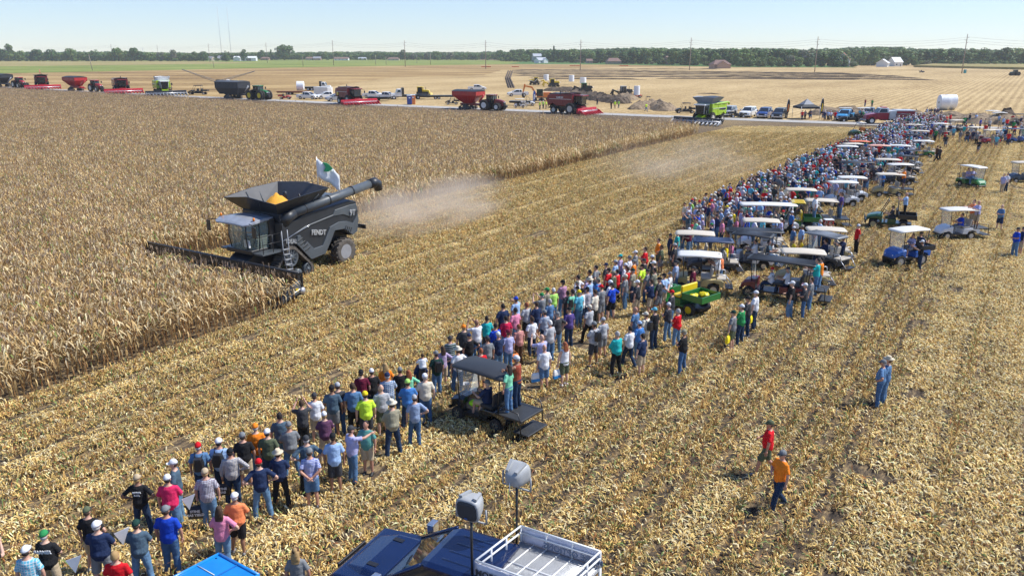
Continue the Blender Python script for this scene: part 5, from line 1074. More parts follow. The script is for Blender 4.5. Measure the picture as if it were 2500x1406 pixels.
# ----- carts among the crowd: (label, builder, near rear wheel, near front wheel) or centre + heading
HC = math.radians(160)   # typical heading: noses towards the watching crowd
CARTS = []
def C(label, near=None, uv=None, hd=None, half=.56, kind='cart', **k):
    t = cart(label, **k) if kind == 'cart' else utv(label, **k)
    if near: put(t, near[0], near[1], half)
    else: put(t, None, None, uv=uv, hd=hd)
    CARTS.append(t); return t
dg = math.radians
g_black = C('black golf cart with rear deck carrying an embracing couple, nearest to the camera', near=((1205, 1056), (1117, 1025)), bodyc=M_bkmet, roofc=M_rblack, rows=1, rear='deck', spokes=8, seatm=M_seatd)
g_gator = C('green dump-bed gator with yellow seats and bags beside the standing men', near=((1668, 770), (1608, 752)), half=.70, kind='utv', bodyc=M_grn, cage=False, seatm=M_yel, rim=M_yel)
C('tan golf cart with white roof, dozens of watchers around its open rear seat', uv=(1700, 712), hd=dg(168), bodyc=M_tanb, roofc=M_rwhite, rear='seat', lift=.1)
C('white golf cart with cream roof next to a navy roofed one', uv=(1690, 648), hd=dg(170), bodyc=M_wbody, roofc=M_cream, rear='bag')
C('golf cart with ribbed navy blue roof and orange seat behind it', uv=(1733, 668), hd=dg(172), bodyc=M_rblack, roofc=M_navy, roof_ribs=True, rear='seat')
g_w4 = C('white sided four seat golf cart under a long ribbed dark roof', near=((1858, 660), (1793, 652)), bodyc=M_wbody, roofc=M_rblack, rows=1, rear='seat', roof_ribs=True, ws=1.75)
C('tall black roofed utility cart standing behind the white sided four seater', uv=(1828, 640), hd=dg(172), bodyc=M_rblack, roofc=M_rblack, roof_ribs=True, rear='seat', rows=2)
C('small golf cart with cream roof in front of the tall black roofed cart', uv=(1850, 612), hd=dg(170), bodyc=M_wbody, roofc=M_cream, rear='seat')
C('long white six seat cart under a flat white canopy', uv=(1868, 566), hd=dg(174), bodyc=M_wbody, roofc=M_rwhite, rows=3, rear='bag')
C('green utility vehicle with bright yellow roof and men standing in its bed', uv=(1935, 562), hd=dg(165), kind='utv', bodyc=M_grn, roof=M_yel, seatm=M_yel)
C('golf cart with wide beige roof and a red cooler behind', uv=(1998, 555), hd=dg(170), bodyc=M_tanb, roofc=M_cream, rear='deck')
C('golf cart with cream roof half hidden behind the yellow roofed vehicle', uv=(1948, 524), hd=dg(170), bodyc=M_rblack, roofc=M_cream, rear='seat')
C('white bodied golf cart with white roof, nearer of two alike', near=((2085, 507), (2027, 507)), bodyc=M_wbody, roofc=M_rwhite, rear='bag', lift=.05)
C('white bodied golf cart with white roof, farther of two alike', near=((2106, 494), (2048, 493)), bodyc=M_wbody, roofc=M_rwhite, rear='bag', lift=.05)
g_red = C('dark red and black six passenger cart with long ribbed black roof', near=((1946, 744), (1832, 728)), bodyc=M_maroon, roofc=M_rblack, rows=2, rear='deck', roof_ribs=True, spokes=10, seatm=M_seatd, ws=1.8, lift=.12)
C('golf cart showing only its tan roof behind the dark red one', uv=(1950, 700), hd=dg(168), bodyc=M_tanb, roofc=M_cream, rear='seat')
g_brn = C('black golf cart with grey roof, silver rails and rear foot deck', near=((2020, 665), (1965, 652)), bodyc=M_rblack, roofc=mat('roof_grey', (.18, .19, .2), .4), rear='seat', roof_ribs=True, spokes=6, lift=.08)
C('golf cart with beige roof directly behind the silver railed black one', uv=(2006, 637), hd=dg(170), bodyc=M_tanb, roofc=M_cream, rear='seat')
g_grn = C('dark green two seat utility vehicle with tan wheels driving on the right', near=((2203, 563), (2130, 557)), half=.70, kind='utv', bodyc=pm('paint_dark_green', (.012, .07, .025)), bedc=M_black, rim=mat('rim_tan', (.5, .4, .2), .5))
g_blue = C('lifted bright blue golf cart with white and blue roof', near=((2250, 648), (2199, 654)), bodyc=M_blue, roofc=M_rwhite, rear='bed', lift=.22, seatm=M_seatd)
g_wht = C('white utility golf cart with white roof and two people standing on the back', near=((2370, 586), (2312, 587)), bodyc=M_wbody, roofc=M_rwhite, rear='deck', lift=.06)
C('small green golf cart with white roof coming straight towards the camera', uv=(2370, 458), hd=dg(-75), bodyc=M_grn, roofc=M_rwhite, rear='bag')
C('dark golf cart with cream roof cut by the right edge', uv=(2492, 446), hd=dg(180), bodyc=pm('paint_slate_blue', (.05, .09, .14)), roofc=M_cream, rear='seat')
C('dark utility vehicle with orange seats parked between the road and the crowd', near=((2118, 335), (2090, 336)), half=.7, kind='utv', bodyc=pm('paint_dark_green', (.012, .07, .025)), seatm=M_org, roof=M_grey)
MORE = [(2160, 438, M_rblack, M_cream, 'seat', 'black golf cart with cream roof just beyond the orange shirted rider'), (2165, 480, M_tanb, M_cream, 'deck', 'cream bodied golf cart an orange shirted man stands on'), (2190, 452, M_rblack, M_rwhite, 'seat', 'black golf cart with thin white roof beside the orange shirted man'), (2205, 428, M_rblack, M_rblack, 'seat', 'black roofed golf cart with a woman reaching for its roof'), (2215, 412, mat('body_silver', (.5, .52, .54), .3, .4), M_rblack, 'bag', 'silver golf cart with long black roof'), (2190, 398, M_rblack, M_rwhite, 'bag', 'small black golf cart with domed white roof'), (2248, 385, M_grn, M_rwhite, 'seat', 'golf cart with white roof and open green rear'), (2225, 367, M_rblack, M_rblack, 'seat', 'dark golf cart with narrow grey roof in the thick of the crowd'), (2240, 356, M_wbody, M_cream, 'seat', 'cream roofed golf cart close by the man in royal blue'),
        (2062, 400, M_wbody, M_rwhite, 'seat', 'golf cart with white roof, nearest of three at the crowd front'), (2076, 393, M_wbody, M_cream, 'seat', 'golf cart with cream roof, middle of three at the crowd front'), (2092, 386, M_red, mat('roof_orange_red', (.7, .15, .05), .5), 'seat', 'golf cart with orange red roof, farthest of three at the crowd front'), (2140, 398, M_rblack, mat('roof_salmon', (.7, .35, .25), .5), 'seat', 'golf cart with salmon striped roof inside the crowd'), (2225, 338, M_rblack, M_cream, 'seat', 'far golf cart with cream roof in the dense crowd'), (2290, 335, M_rblack, M_rwhite, 'seat', 'black golf cart with white roof beside the man in the green shirt'), (2330, 325, M_rblack, M_cream, 'seat', 'little dark cart with cream roof right of the crowd'), (2200, 308, M_rblack, M_rblack, 'seat', 'low dark roofed cart right behind the fire truck'), (2375, 345, M_maroon, M_cream, 'seat', 'maroon golf cart with cream roof among the walkers'), (2415, 353, M_red, M_cream, 'bed', 'red and black cart with cream roof and a big man in red beside it'), (2435, 303, M_rblack, M_rwhite, 'seat', 'golf cart with white roof near the soil bank at right'), (2420, 298, M_wbody, M_rwhite, 'seat', 'highest white roofed cart on the soil bank'), (2478, 350, M_blue, M_navy, 'seat', 'blue golf cart with thin blue roof at the right edge'), (2488, 308, M_rblack, M_rblack, 'bag', 'grey black cart by the road at the far right edge'), (2060, 290, M_rblack, M_rwhite, 'seat', 'white roofed cart beyond the blue pickup, left of two'), (2105, 290, M_rblack, M_rwhite, 'seat', 'white roofed cart beyond the blue pickup, right of two'), (2085, 446, M_maroon, M_rblack, 'bed', 'maroon two row utility vehicle with black twin roof')]
rnd = random.Random(44)
for (u, v, bc, rc_, rr_, lb) in MORE: C(lb, uv=(u, v), hd=dg(rnd.uniform(160, 185) if u < 2300 else rnd.choice([0, 178, 200, 20])), bodyc=bc, roofc=rc_, rear=rr_, roof_ribs=rc_ is M_rblack, rows=2 if 'two row' in lb else 1)
# small objects in carts
def place_in(t, x, y, z): return Matrix.Translation(t.location) @ Matrix.Rotation(t.rotation_euler.z, 4, 'Z') @ v3(x, y, z)
M_ybag = mat('bag_yellow', (.85, .68, .01), .5); M_neon = mat('vest_neon', (.45, .95, .02), .7)
for k, (x, y, s) in enumerate([(-.95, .25, 1), (-1.1, -.3, 1.1), (-.35, .2, .7)]):
    b = MB(); rg = [[v3(.22 * s * math.cos(a) * w * (1 + .15 * math.sin(3 * a + k)), .2 * s * math.sin(a) * w * (1 + .15 * math.cos(2 * a)), z * s) for a in [i * math.pi / 5 for i in range(10)]] for z, w in ((0, .7), (.1, 1), (.2, .8), (.27, .3))]
    rg = [[p + v3(rnd.uniform(-.03, .03), rnd.uniform(-.03, .03), rnd.uniform(-.025, .025) - p.z * .25) for p in r] for r in rg]
    b.loft(rg, 0, False); o = b.build('plastic_bag', M_ybag); o.location = place_in(g_gator, x, y, .84); tag(o, ['crumpled yellow bag against the left side of the green dump bed', 'crumpled yellow bag at the tailgate end of the green dump bed', 'small yellow bag by the front of the green dump bed'][k], 'bag', 'yellow bags in the green gator')
b = MB(); b.ball((0, 0, .12), .22, .16, .12, n=10, m=6); o = b.build('safety_vest', M_neon); o.location = place_in(g_black, .25, .25, .55); tag(o, 'bundled neon green safety vest on the driver\'s lap in the black golf cart', 'vest')
t = empty('cooler', 'red cooler with white lid on the rear deck of the beige roofed cart', 'cooler'); t.location = P(2022, 548, .75); b = MB(); b.box(-.3, .3, -.2, .2, 0, .3); b.build('box', M_red, t, .03); b = MB(); b.box(-.32, .32, -.22, .22, .3, .37); b.build('lid', M_white, t, .02)
# ================================================================= MACHINES ALONG THE ROAD
def Q(t, u, v, hdeg): t.location = P(u, v); t.rotation_euler = (0, 0, math.radians(hdeg)); return t
def rh(u):   # heading of the road (towards the right) at photo column u
    for a, c in zip(rc, rc[1:]):
        p = P(u, 128 + 150)
        if a.x <= (u - CX) / F * 150 * 1.2 <= c.x: return math.degrees(math.atan2((c - a).y, (c - a).x))
    return -18
def road_at(u, off=0):      # point of the road seen in column u
    for (u0, v0), (u1, v1) in zip(roadpx, roadpx[1:]):
        if u0 <= u <= u1: f = (u - u0) / (u1 - u0); p = P(u, v0 + (v1 - v0) * f); d = (P(u1, v1) - P(u0, v0)).normalized(); return p + v3(d.y, -d.x, 0) * off, math.atan2(d.y, d.x)
def onroad(t, u, off=1.0, dh=0): p, h = road_at(u, off); t.location = p; t.rotation_euler = (0, 0, h + math.radians(dh)); k = 1.22 if u < 700 else 1.1; t.scale = (k, k, k); return t
M_tarpb = mat('tarp_black', (.03, .033, .04), .5, noise=.2); M_tealp = pm('paint_teal', (.05, .35, .30)); M_whiter = mat('rim_white', (.7, .7, .68), .5); M_redh = mat('paint_red_head', (.50, .01, .025), .4, noise=.1)
onroad(grain_cart('black grain cart at the far left edge behind a red tractor', M_tarpb, M_tarpb, auger=M_grey), 18, 1); onroad(tractor('red tractor pulling the black grain cart at the far left', M_red, M_rim), 58, 1)
onroad(combine2('red combine with a pink banner on top and dark corn head, leftmost in the row', M_dred, M_redh, 12, headw=8.8, ext=(.5, .5, .45, M_tarpb), flag=mat('banner_pink', (.75, .1, .15), .7)), 108, .5, -22)
onroad(grain_cart('large red grain cart with black tarp hitched to a red tractor', M_red, M_tarpb, L_=6.6), 195, 1); onroad(tractor('red tractor with white weights ahead of the large red grain cart', M_red, M_rim, duals=0), 243, 1)
onroad(combine2('red combine without banner, bright red head, left of the lime green combine', M_dred, M_redh, 12, headw=8.8, ext=(.35, .35, .25, M_tarpb)), 302, .5, -22)
onroad(combine2('lime green combine with a white covered grain tank on the road', M_lime, M_grey, 12, headw=9.0, tankc=M_white, ext=(.35, .4, .9, M_tarp), stripe=M_white, tracks=True, white_cab=True), 404, .5, -22)
onroad(grain_cart('long black grain cart hitched to the green articulated tractor', M_tarpb, mat('tarp_dark_grey', (.08, .085, .09), .5), L_=8.0, auger=M_grey, zt=3.6, boxy=True), 572, 0); onroad(tractor('green articulated tractor with yellow wheels', M_grn, M_yel, duals=1, artic=True), 634, 0)
cmr = onroad(combine2('red combine with round yellow emblem and low red header, mid row', M_dred, M_redh, 12, headw=8.8, ext=(.3, .3, .25, M_tarpb)), 866, 1, -20)
b = MB(); 
for s in (1, -1):
    b = MB(); b.lathe([(.001, 0), (.42, 0), (.42, .03), (.3, .03), (.3, .01), (.001, .01)], (0, 0, 0), 'y', 20); o = b.build('emblem', M_yel, cmr); o.location = (-3.2, s * 1.62 - (.03 if s < 0 else 0), 2.2)
onroad(grain_cart('red grain cart with black rim and no tarp, in the middle of the row', M_red, M_tarpb, L_=6.0, frame=M_dred), 1155, 1.5); onroad(tractor('red tractor with dual wheels and red cab roof in the middle of the row', M_dred, M_whiter, duals=1), 1214, 2)
cs = onroad(combine2('big red combine with dual front wheels and raised red header', M_dred, M_redh, 8, ext=(.25, .25, .3, M_tarpb), dual=True, headw=6.5), 1408, 2.5, -6)
for s in (-1, 1): text_obj('CASE IH', .42, M_white, cs, (-1.6, s * 1.63, 2.95), (math.pi / 2, 0, 0 if s < 0 else math.pi), bold=.01, ext=.01)
lc = combine2('white and lime combine with a tall grey open grain tank entering the corn', M_lime, M_grey, 12, tankc=M_grey, ext=(.9, .9, 1.15, M_tarpg), stripe=M_white, white_cab=True, headw=9.2); Q(lc, 1724, 302, math.degrees(ROWA) + 172)
# parked pickups and vans
for (u, v, h, c, tp, lb) in [(752, 243, -20, M_white, None, 'white crew cab pickup parked left of the white box trailer'), (800, 242, -155, M_white, None, 'white pickup facing left in front of the white box trailer'), (824, 248, -150, M_grey, None, 'silver pickup half hidden by the mid row red combine'), (912, 240, -20, M_white, None, 'white pickup just behind the header of the mid row red combine'), (945, 243, -20, M_white, None, 'white pickup beside the small trailer right of the red combine'), (1165, 222, 0, M_white, None, 'white service pickup alone on the straw field above the red grain cart'), (1264, 236, -170, M_white, None, 'white service pickup left of the orange excavator'),
        (1778, 284, -120, M_grey, M_grey, 'silver pickup with bed cap right of the lime combine'), (1826, 286, -120, M_white, M_white, 'white pickup with white bed cap in the parked row'), (1866, 288, -118, mat('paint_car_blue', (.03, .07, .24), .3, coat=.7), M_navy, 'dark blue pickup with bed cap in the parked row'), (1902, 290, -118, mat('paint_car_black', (.02, .025, .035), .3, coat=.7), M_rblack, 'black green pickup with bed cap left of the tent'), (2062, 294, -125, mat('paint_sky_blue', (.05, .32, .62), .3, coat=.7), None, 'sky blue pickup left of the fire truck'), (2120, 288, -120, mat('paint_slate', (.16, .19, .24), .3, coat=.7), None, 'grey blue pickup directly behind the fire truck cab')]:
    Q(pickup(lb, c, topper=tp), u, v, h)
def rv(u, v, h, label, name, cat, fn, group=None):
    t = empty(name, label, cat, group, P(u, v), math.radians(h)); fn(t); return t
def box_trailer(t):
    b = MB(); b.box(-2.6, 2.6, -1.1, 1.1, .5, 2.6); b.prism([(2.6, -1.1), (3.2, 0), (2.6, 1.1)], .5, 2.6, ax='z'); b.build('box', M_white, t, .05)
    for s in (-1, 1): [wheel(t, x, s * 1.15, .36, .22, tread='') for x in (-.5, .35)]
rv(790, 236, -30, 'white enclosed box trailer among the parked white pickups', 'box_trailer', 'trailer', box_trailer)
def flat_truck(t):
    b = MB(); b.box(-5, 1.4, -1.25, 1.25, 1.0, 1.25); b.box(-5, 3.6, -.5, .5, .6, 1.0); b.build('flatbed', M_black, t)
    b = MB(); b.loft([[v3(1.7, -1.1, .8), v3(4.6, -.9, .8), v3(4.6, .9, .8), v3(1.7, 1.1, .8)], [v3(1.7, -1.1, 1.7), v3(4.5, -.8, 1.6), v3(4.5, .8, 1.6), v3(1.7, 1.1, 1.7)]], 0, False); b.build('hood', M_white, t, .06)
    b = MB(); b.loft([[v3(1.7, -1.1, 1.7), v3(3.2, -1.05, 1.7), v3(3.2, 1.05, 1.7), v3(1.7, 1.1, 1.7)], [v3(1.7, -1.0, 2.7), v3(2.8, -.95, 2.7), v3(2.8, .95, 2.7), v3(1.7, 1.0, 2.7)]], 0, False); c = b.build('cab', M_white, t, .06)
    for s in (-1, 1): b = MB(); A = [v3(2.0, s * 1.085, 1.85), v3(2.9, s * 1.065, 1.85), v3(2.7, s * 1.0, 2.5), v3(2.0, s * 1.02, 2.5)]; b.hexa(A, [q + v3(0, s * .03, 0) for q in A]); b.build('window', M_glass, c)
    b = MB(); A = [v3(3.18, -.9, 1.78), v3(3.18, .9, 1.78), v3(2.9, .85, 2.58), v3(2.9, -.85, 2.58)]; b.hexa(A, [q + v3(.03, 0, 0) for q in A]); b.build('windscreen', M_glass, c)
    b = MB(); b.box(1.1, 1.65, -1.15, 1.15, 1.25, 3.0); b.build('headache_rack', M_black, t)
    for s in (-1, 1): [wheel(t, x, s * 1.15, .5, .3, tread='', rim=M_whiter) for x in (3.8, -1.4, -2.6)]
rv(774, 222, 0, 'white flatbed truck with black rack beyond the white pickups', 'flatbed_truck', 'truck', flat_truck)
rv(996, 243, -165, 'white truck tractor with low trailer left of the blue portable toilet', 'semi_truck', 'truck', flat_truck)
def flatbed(c, L_=8):
    def f(t):
        b = MB(); b.box(-L_ / 2, L_ / 2, -1.2, 1.2, .85, 1.05); b.box(-L_ / 2, L_ / 2, -.4, .4, .55, .85); b.tube([(L_ / 2, 0, .7), (L_ / 2 + 1.4, 0, .6)], .08, 6); b.build('deck', c, t)
        for s in (-1, 1): [wheel(t, x, s * 1.1, .4, .25, tread='') for x in (-1.3, -.4)]
    return f
rv(715, 232, 0, 'rusty flat trailer carrying the white coil of drain pipe', 'flat_trailer', 'trailer', flatbed(mat('rust', (.25, .1, .05), .8), 9), 'flat trailers near the road')
rv(1075, 243, 8, 'long low black equipment trailer right of the yellow machine', 'flat_trailer', 'trailer', flatbed(M_black, 11), 'flat trailers near the road')
rv(925, 247, -15, 'short black trailer behind the mid row red header', 'flat_trailer', 'trailer', flatbed(M_black, 6), 'flat trailers near the road')
rv(1275, 258, -10, 'low black trailer in front of the orange excavator', 'flat_trailer', 'trailer', flatbed(M_black, 6), 'flat trailers near the road')
M_coil = mat('coil_white', (.78, .80, .83), .6, noise=.1, nscale=4)
def coil(t, R_=1.35, w=2.2, ax='y', rings=7):
    b = MB(); pr = [(.25, -w / 2)]
    for k in range(rings): z = -w / 2 + (k + .5) * w / rings; pr += [(R_ * .982, z - w / rings * .48), (R_, z - w / rings * .3), (R_, z + w / rings * .3), (R_ * .982, z + w / rings * .48)]
    pr += [(.25, w / 2)]; b.lathe(pr, (0, 0, R_ if ax == 'y' else w / 2), ax, 28); b.build('wound_pipe', M_coil, t)
    b = MB(); b.lathe([(.001, -w / 2 - .02), (.26, -w / 2 - .02), (.26, w / 2 + .02), (.001, w / 2 + .02)], (0, 0, R_ if ax == 'y' else w / 2), ax, 14); b.build('core', M_black, t)
def coilthing(u, v, z, h, R_, w, ax, lb): t = empty('pipe_coil', lb, 'pipe coil', 'white coils of drain pipe', P(u, v, 0) + v3(0, 0, z), math.radians(h)); coil(t, R_, w, ax); return t
coilthing(735, 231, 1.06, 95, 1.35, 2.0, 'y', 'white coil with dark hole standing on the rusty flat trailer')
coilthing(2301, 269, 0, 80, 1.6, 1.9, 'y', 'large white coil standing on the right field, left one of the touching pair'); coilthing(2318, 268, 0, 80, 1.6, 1.9, 'y', 'large white coil standing on the right field, right one of the touching pair')
coilthing(1333, 205, 1.2, 0, 1.0, 2.3, 'z', 'upright white coil above the left yellow machine'); coilthing(1395, 208, 1.2, 0, 1.0, 2.4, 'z', 'upright white coil at the right end of the yellow machines'); coilthing(1423, 216, 1.6, 0, 1.1, 2.0, 'z', 'upright white coil behind the green cab machine'); coilthing(1554, 241, .9, 0, .8, 2.4, 'z', 'upright white coil on the small red cart by the black machine')
M_hose = mat('white_hose', (.75, .75, .73), .5)
def dozer(col, cabc=None, plow=True, blade=False):
    def f(t):
        for s in (-1, 1): track(t, -1.9, 1.9, s * 1.3, .55, .42, .42, zbig=.5, rim=M_black)
        b = MB(); b.box(-1.6, 1.7, -.75, .75, .6, 1.5); b.build('chassis', M_black, t, .04)
        b = MB(); b.prism([(.2, 1.2), (.2, 2.1), (1.9, 1.95), (2.1, 1.2)], -.6, .6); b.build('hood', col, t, .06)
        b = MB(); b.box(-1.3, .1, -.75, .75, 1.5, 2.7); b.build('cab_window', M_glass, t)
        for x in (-1.3, .1):
            for s in (-1, 1): b = MB(); b.tube([(x, s * .76, 1.5), (x, s * .76, 2.75)], .07, 5); b.build('cab_pillar', cabc or col, t)
        b = MB(); b.box(-1.45, .25, -.85, .85, 2.7, 2.85); b.build('cab_roof', cabc or col, t, .04)
        b = MB(); b.tube([(1.0, -.3, 2.0), (1.0, -.3, 2.8)], .07, 8); b.build('exhaust', M_black, t)
        if plow:
            b = MB(); b.prism([(-1.8, 1.0), (-3.6, 2.0), (-3.9, .2), (-3.5, .1), (-3.3, 1.5), (-1.8, .7)], -.25, .25); b.tube([(-1.8, .5, 1.2), (-3.6, .5, 1.9), (-4.2, .4, .6)], .12, 6); b.tube([(-1.8, -.5, 1.2), (-3.6, -.5, 1.9), (-4.2, -.4, .6)], .12, 6); b.build('drain_plow', col, t)
            b = MB(); b.tube([(-3.4, 0, 1.9), (-2.3, .7, 1.2), (-1.2, .95, 2.2), (0, 1.0, 1.2), (1.4, .9, 1.6), (2.6, .5, 1.5)], .09, 8); b.build('pipe_hose', M_hose, t)
        if blade: b = MB(); b.prism([(2.2, .2), (2.4, .2), (2.6, .7), (2.4, 1.2), (2.2, 1.2), (2.35, .7)], -1.6, 1.6); b.build('blade', col, t)
    return f
G_d = 'tracked drain laying machines'
rv(1305, 208, 175, 'yellow tracked drain machine at the left of the dug field', 'drain_plow_tractor', 'tracked machine', dozer(M_yel), G_d)
rv(1352, 213, 5, 'yellow tracked drain machine with white hose between two coils', 'drain_plow_tractor', 'tracked machine', dozer(M_yel), G_d)
rv(1430, 226, 5, 'black tracked drain machine with bright green cab', 'drain_plow_tractor', 'tracked machine', dozer(M_black, M_grn), G_d)
rv(1526, 236, 5, 'black tracked drain machine with grey cab roof beside a white coil', 'drain_plow_tractor', 'tracked machine', dozer(M_black, M_grey), G_d)
rv(1032, 238, -5, 'yellow tracked machine parked behind the white truck tractor', 'drain_plow_tractor', 'tracked machine', dozer(M_yel, blade=True, plow=False), G_d)
def excav(t):
    for s in (-1, 1): track(t, -1.9, 1.9, s * 1.25, .55, .4, .4, zbig=.45, rim=M_black)
    b = MB(); b.box(-2.2, 1.3, -1.3, 1.3, 1.0, 1.25); b.box(-2.3, -.4, -1.3, 1.3, 1.2, 2.2); b.build('house', M_org, t, .08); b = MB(); b.box(-2.5, -1.9, -1.35, 1.35, 1.0, 2.1); b.build('counterweight', M_black, t, .1)
    b = MB(); b.box(-.3, 1.3, .3, 1.3, 1.25, 2.85); b.build('cab', M_glass, t, .06); b = MB(); b.box(-.35, 1.35, .25, 1.35, 2.85, 2.95); b.build('cab_roof', M_black, t)
    b = MB(); b.prism([(1.0, 1.5), (2.4, 3.6), (4.3, 3.9), (4.4, 3.6), (2.6, 3.2), (1.5, 1.3)], -.2, .2); b.build('boom', M_org, t, .03)
    b = MB(); b.prism([(4.1, 4.2), (4.5, 4.2), (4.9, 2.0), (4.7, 1.9), (4.2, 3.4)], -.17, .17); b.build('stick', M_org, t, .03)
    b = MB(); b.prism([(4.7, 2.0), (5.1, 1.8), (5.0, 1.0), (4.4, .7), (4.2, 1.2), (4.6, 1.4)], -.5, .5); b.build('bucket', M_black, t, .03)
rv(1322, 247, 180, 'orange excavator with raised arm behind the workers in neon vests', 'excavator', 'excavator', excav)
# sprayer with long booms
def sprayer(t):
    for x in (-1.8, 1.8):
        for s in (-1, 1): wheel(t, x, s * 1.9, .95, .4, rim=M_yel)
    b = MB(); b.box(-2.8, 2.8, -.6, .6, 1.3, 1.7); b.build('frame', M_grn, t); b = MB(); b.ball((-.4, 0, 2.5), 1.3, 1.0, .8, n=16, m=8); b.build('tank', M_white, t)
    b = MB(); b.box(1.0, 2.9, -1.0, 1.0, 1.7, 3.1); b.build('cab', M_yel, t, .15, 2); b = MB(); b.box(-3.2, -1.6, -.9, .9, 1.7, 3.0); b.build('engine_cover', M_grn, t, .1, 2)
    b = MB()
    for k in range(4): b.box(-4.0 + .25 * k, -3.9 + .25 * k, -1.4, 1.4, 1.3, 3.3)
    b.build('boom_rack', M_black, t)
    for s, L_, zz in ((-1, 10.5, 3.9), (1, 11.5, 3.2)):
        b = MB(); n = 22; A = [v3(-3.6 + s * (.3 + L_ * k / n), s * 1.3, 2.7 + zz * k / n) for k in range(n + 1)]
        for dz in (-.35, .35): b.tube([p + v3(0, 0, dz * (1 - .8 * i / n)) for i, p in enumerate(A)], .06, 4)
        for i in range(n): b.tube([A[i] + v3(0, 0, -.35 * (1 - .8 * i / n)), A[i + 1] + v3(0, 0, .35 * (1 - .8 * (i + 1) / n))], .04, 3)
        b.build('boom', mat('boom_grey', (.22, .24, .27), .5), t)
rv(562, 220, 5, 'yellow and green sprayer with two long raised booms', 'field_sprayer', 'sprayer', sprayer)
Q(utv('dark utility vehicle with white details and a low trailer, right of the lime combine', M_black, rows=2, roof=M_rblack), 484, 232, 180).scale = (1.4, 1.3, 1.3)
Q(utv('red utility vehicle parked on the verge left of the white pickup', M_red, roof=None), 697, 243, 0)
Q(utv('black utility vehicle with green rider left of the red grain cart', M_black, roof=None), 1104, 256, 180)
Q(utv('red and black utility vehicle beside the brown soil heap', M_maroon, roof=M_rblack), 1580, 258, 180)
Q(utv('tall black utility vehicle left of the lime combine cab', M_black, rows=2, roof=M_rblack), 1672, 277, 180)
Q(utv('black utility vehicle on the road shoulder in front of the silver pickup', M_black, cage=False), 1800, 288, 0)
Q(utv('dark utility vehicle full of riders in front of the sky blue pickup', M_black, rows=2, cage=False), 2075, 298, 180)
Q(cart('small white golf cart with people before the orange excavator', M_wbody, M_rwhite, group=None), 1268, 264, 180); Q(utv('white off road utility vehicle right behind the small white golf cart', M_wbody, roof=None), 1290, 259, 0)
Q(utv('red small cart carrying the white coil near the black machine', M_red, cage=False), 1553, 240, 0)
# fire truck
def firetruck(t):
    M_fr = pm('paint_fire_red', (.30, .015, .03)); b = MB(); b.box(-3.6, 1.3, -.45, .45, .6, 1.0); b.build('chassis', M_black, t)
    b = MB(); b.loft([[v3(2.1, -1.1, .8), v3(4.0, -.95, .8), v3(4.0, .95, .8), v3(2.1, 1.1, .8)], [v3(2.1, -1.1, 1.9), v3(3.9, -.75, 1.55), v3(3.9, .75, 1.55), v3(2.1, 1.1, 1.9)]], 0, False); b.build('hood', M_fr, t, .08, 2)
    b = MB(); b.box(.3, 2.15, -1.15, 1.15, .8, 1.95); b.build('cab', M_fr, t, .06, 2)
    b = MB(); b.loft([[v3(.3, -1.12, 1.95), v3(2.15, -1.1, 1.95), v3(2.15, 1.1, 1.95), v3(.3, 1.12, 1.95)], [v3(.35, -1.0, 2.75), v3(1.7, -.95, 2.75), v3(1.7, .95, 2.75), v3(.35, 1.0, 2.75)]], 0, False); c = b.build('cab_top', M_white, t, .04)
    for s in (-1, 1): b = MB(); A = [v3(.6, s * 1.13, 2.02), v3(1.95, s * 1.10, 2.02), v3(1.65, s * .99, 2.62), v3(.65, s * 1.03, 2.62)]; b.hexa(A, [q + v3(0, s * .03, 0) for q in A]); b.build('window', M_glass, c)
    b = MB(); A = [v3(2.14, -1.0, 2.0), v3(2.14, 1.0, 2.0), v3(1.76, .88, 2.68), v3(1.76, -.88, 2.68)]; b.hexa(A, [q + v3(.03, 0, 0) for q in A]); b.build('windscreen', M_glass, c)
    b = MB(); b.box(.6, 1.3, -.8, .8, 2.76, 2.92); b.build('light_bar', M_redl, c)
    b = MB(); b.box(-.9, .2, -1.2, 1.2, .9, 2.3); b.build('pump_panel', M_alu, t, .03); b = MB(); b.box(-3.9, -.95, -1.2, 1.2, .9, 2.25); b.build('body', M_fr, t, .04); b = MB(); b.box(-3.95, -.9, -1.24, 1.24, 2.25, 2.45); b.build('hose_bed', M_alu, t, .02)
    for k in range(3):
        for s in (-1, 1): b = MB(); X = -3.75 + k * .95; b.box(X, X + .85, s * 1.21 - .02, s * 1.21 + .02, 1.3, 2.15); b.build('locker_door', M_fr, t, .015)
    for s in (-1, 1): wheel(t, 3.0, s * 1.15, .58, .35, rim=M_whiter, tread=''); wheel(t, -2.4, s * 1.15, .58, .35, rim=M_whiter, tread=''); b = MB(); b.prism([(2.2, .9), (2.4, 1.35), (3.0, 1.5), (3.6, 1.35), (3.8, .9), (3.5, .95), (3.4, 1.15), (3.0, 1.27), (2.6, 1.15), (2.5, .9)], s * 1.1 - .15, s * 1.1 + .15); b.build('fender', M_fr, t)
    b = MB(); b.box(3.95, 4.4, -1.1, 1.1, .5, .8); b.build('bumper', M_chrome, t, .04)
rv(2166, 303, 174, 'red and white fire truck on the road beside the crowd', 'fire_truck', 'fire truck', firetruck)
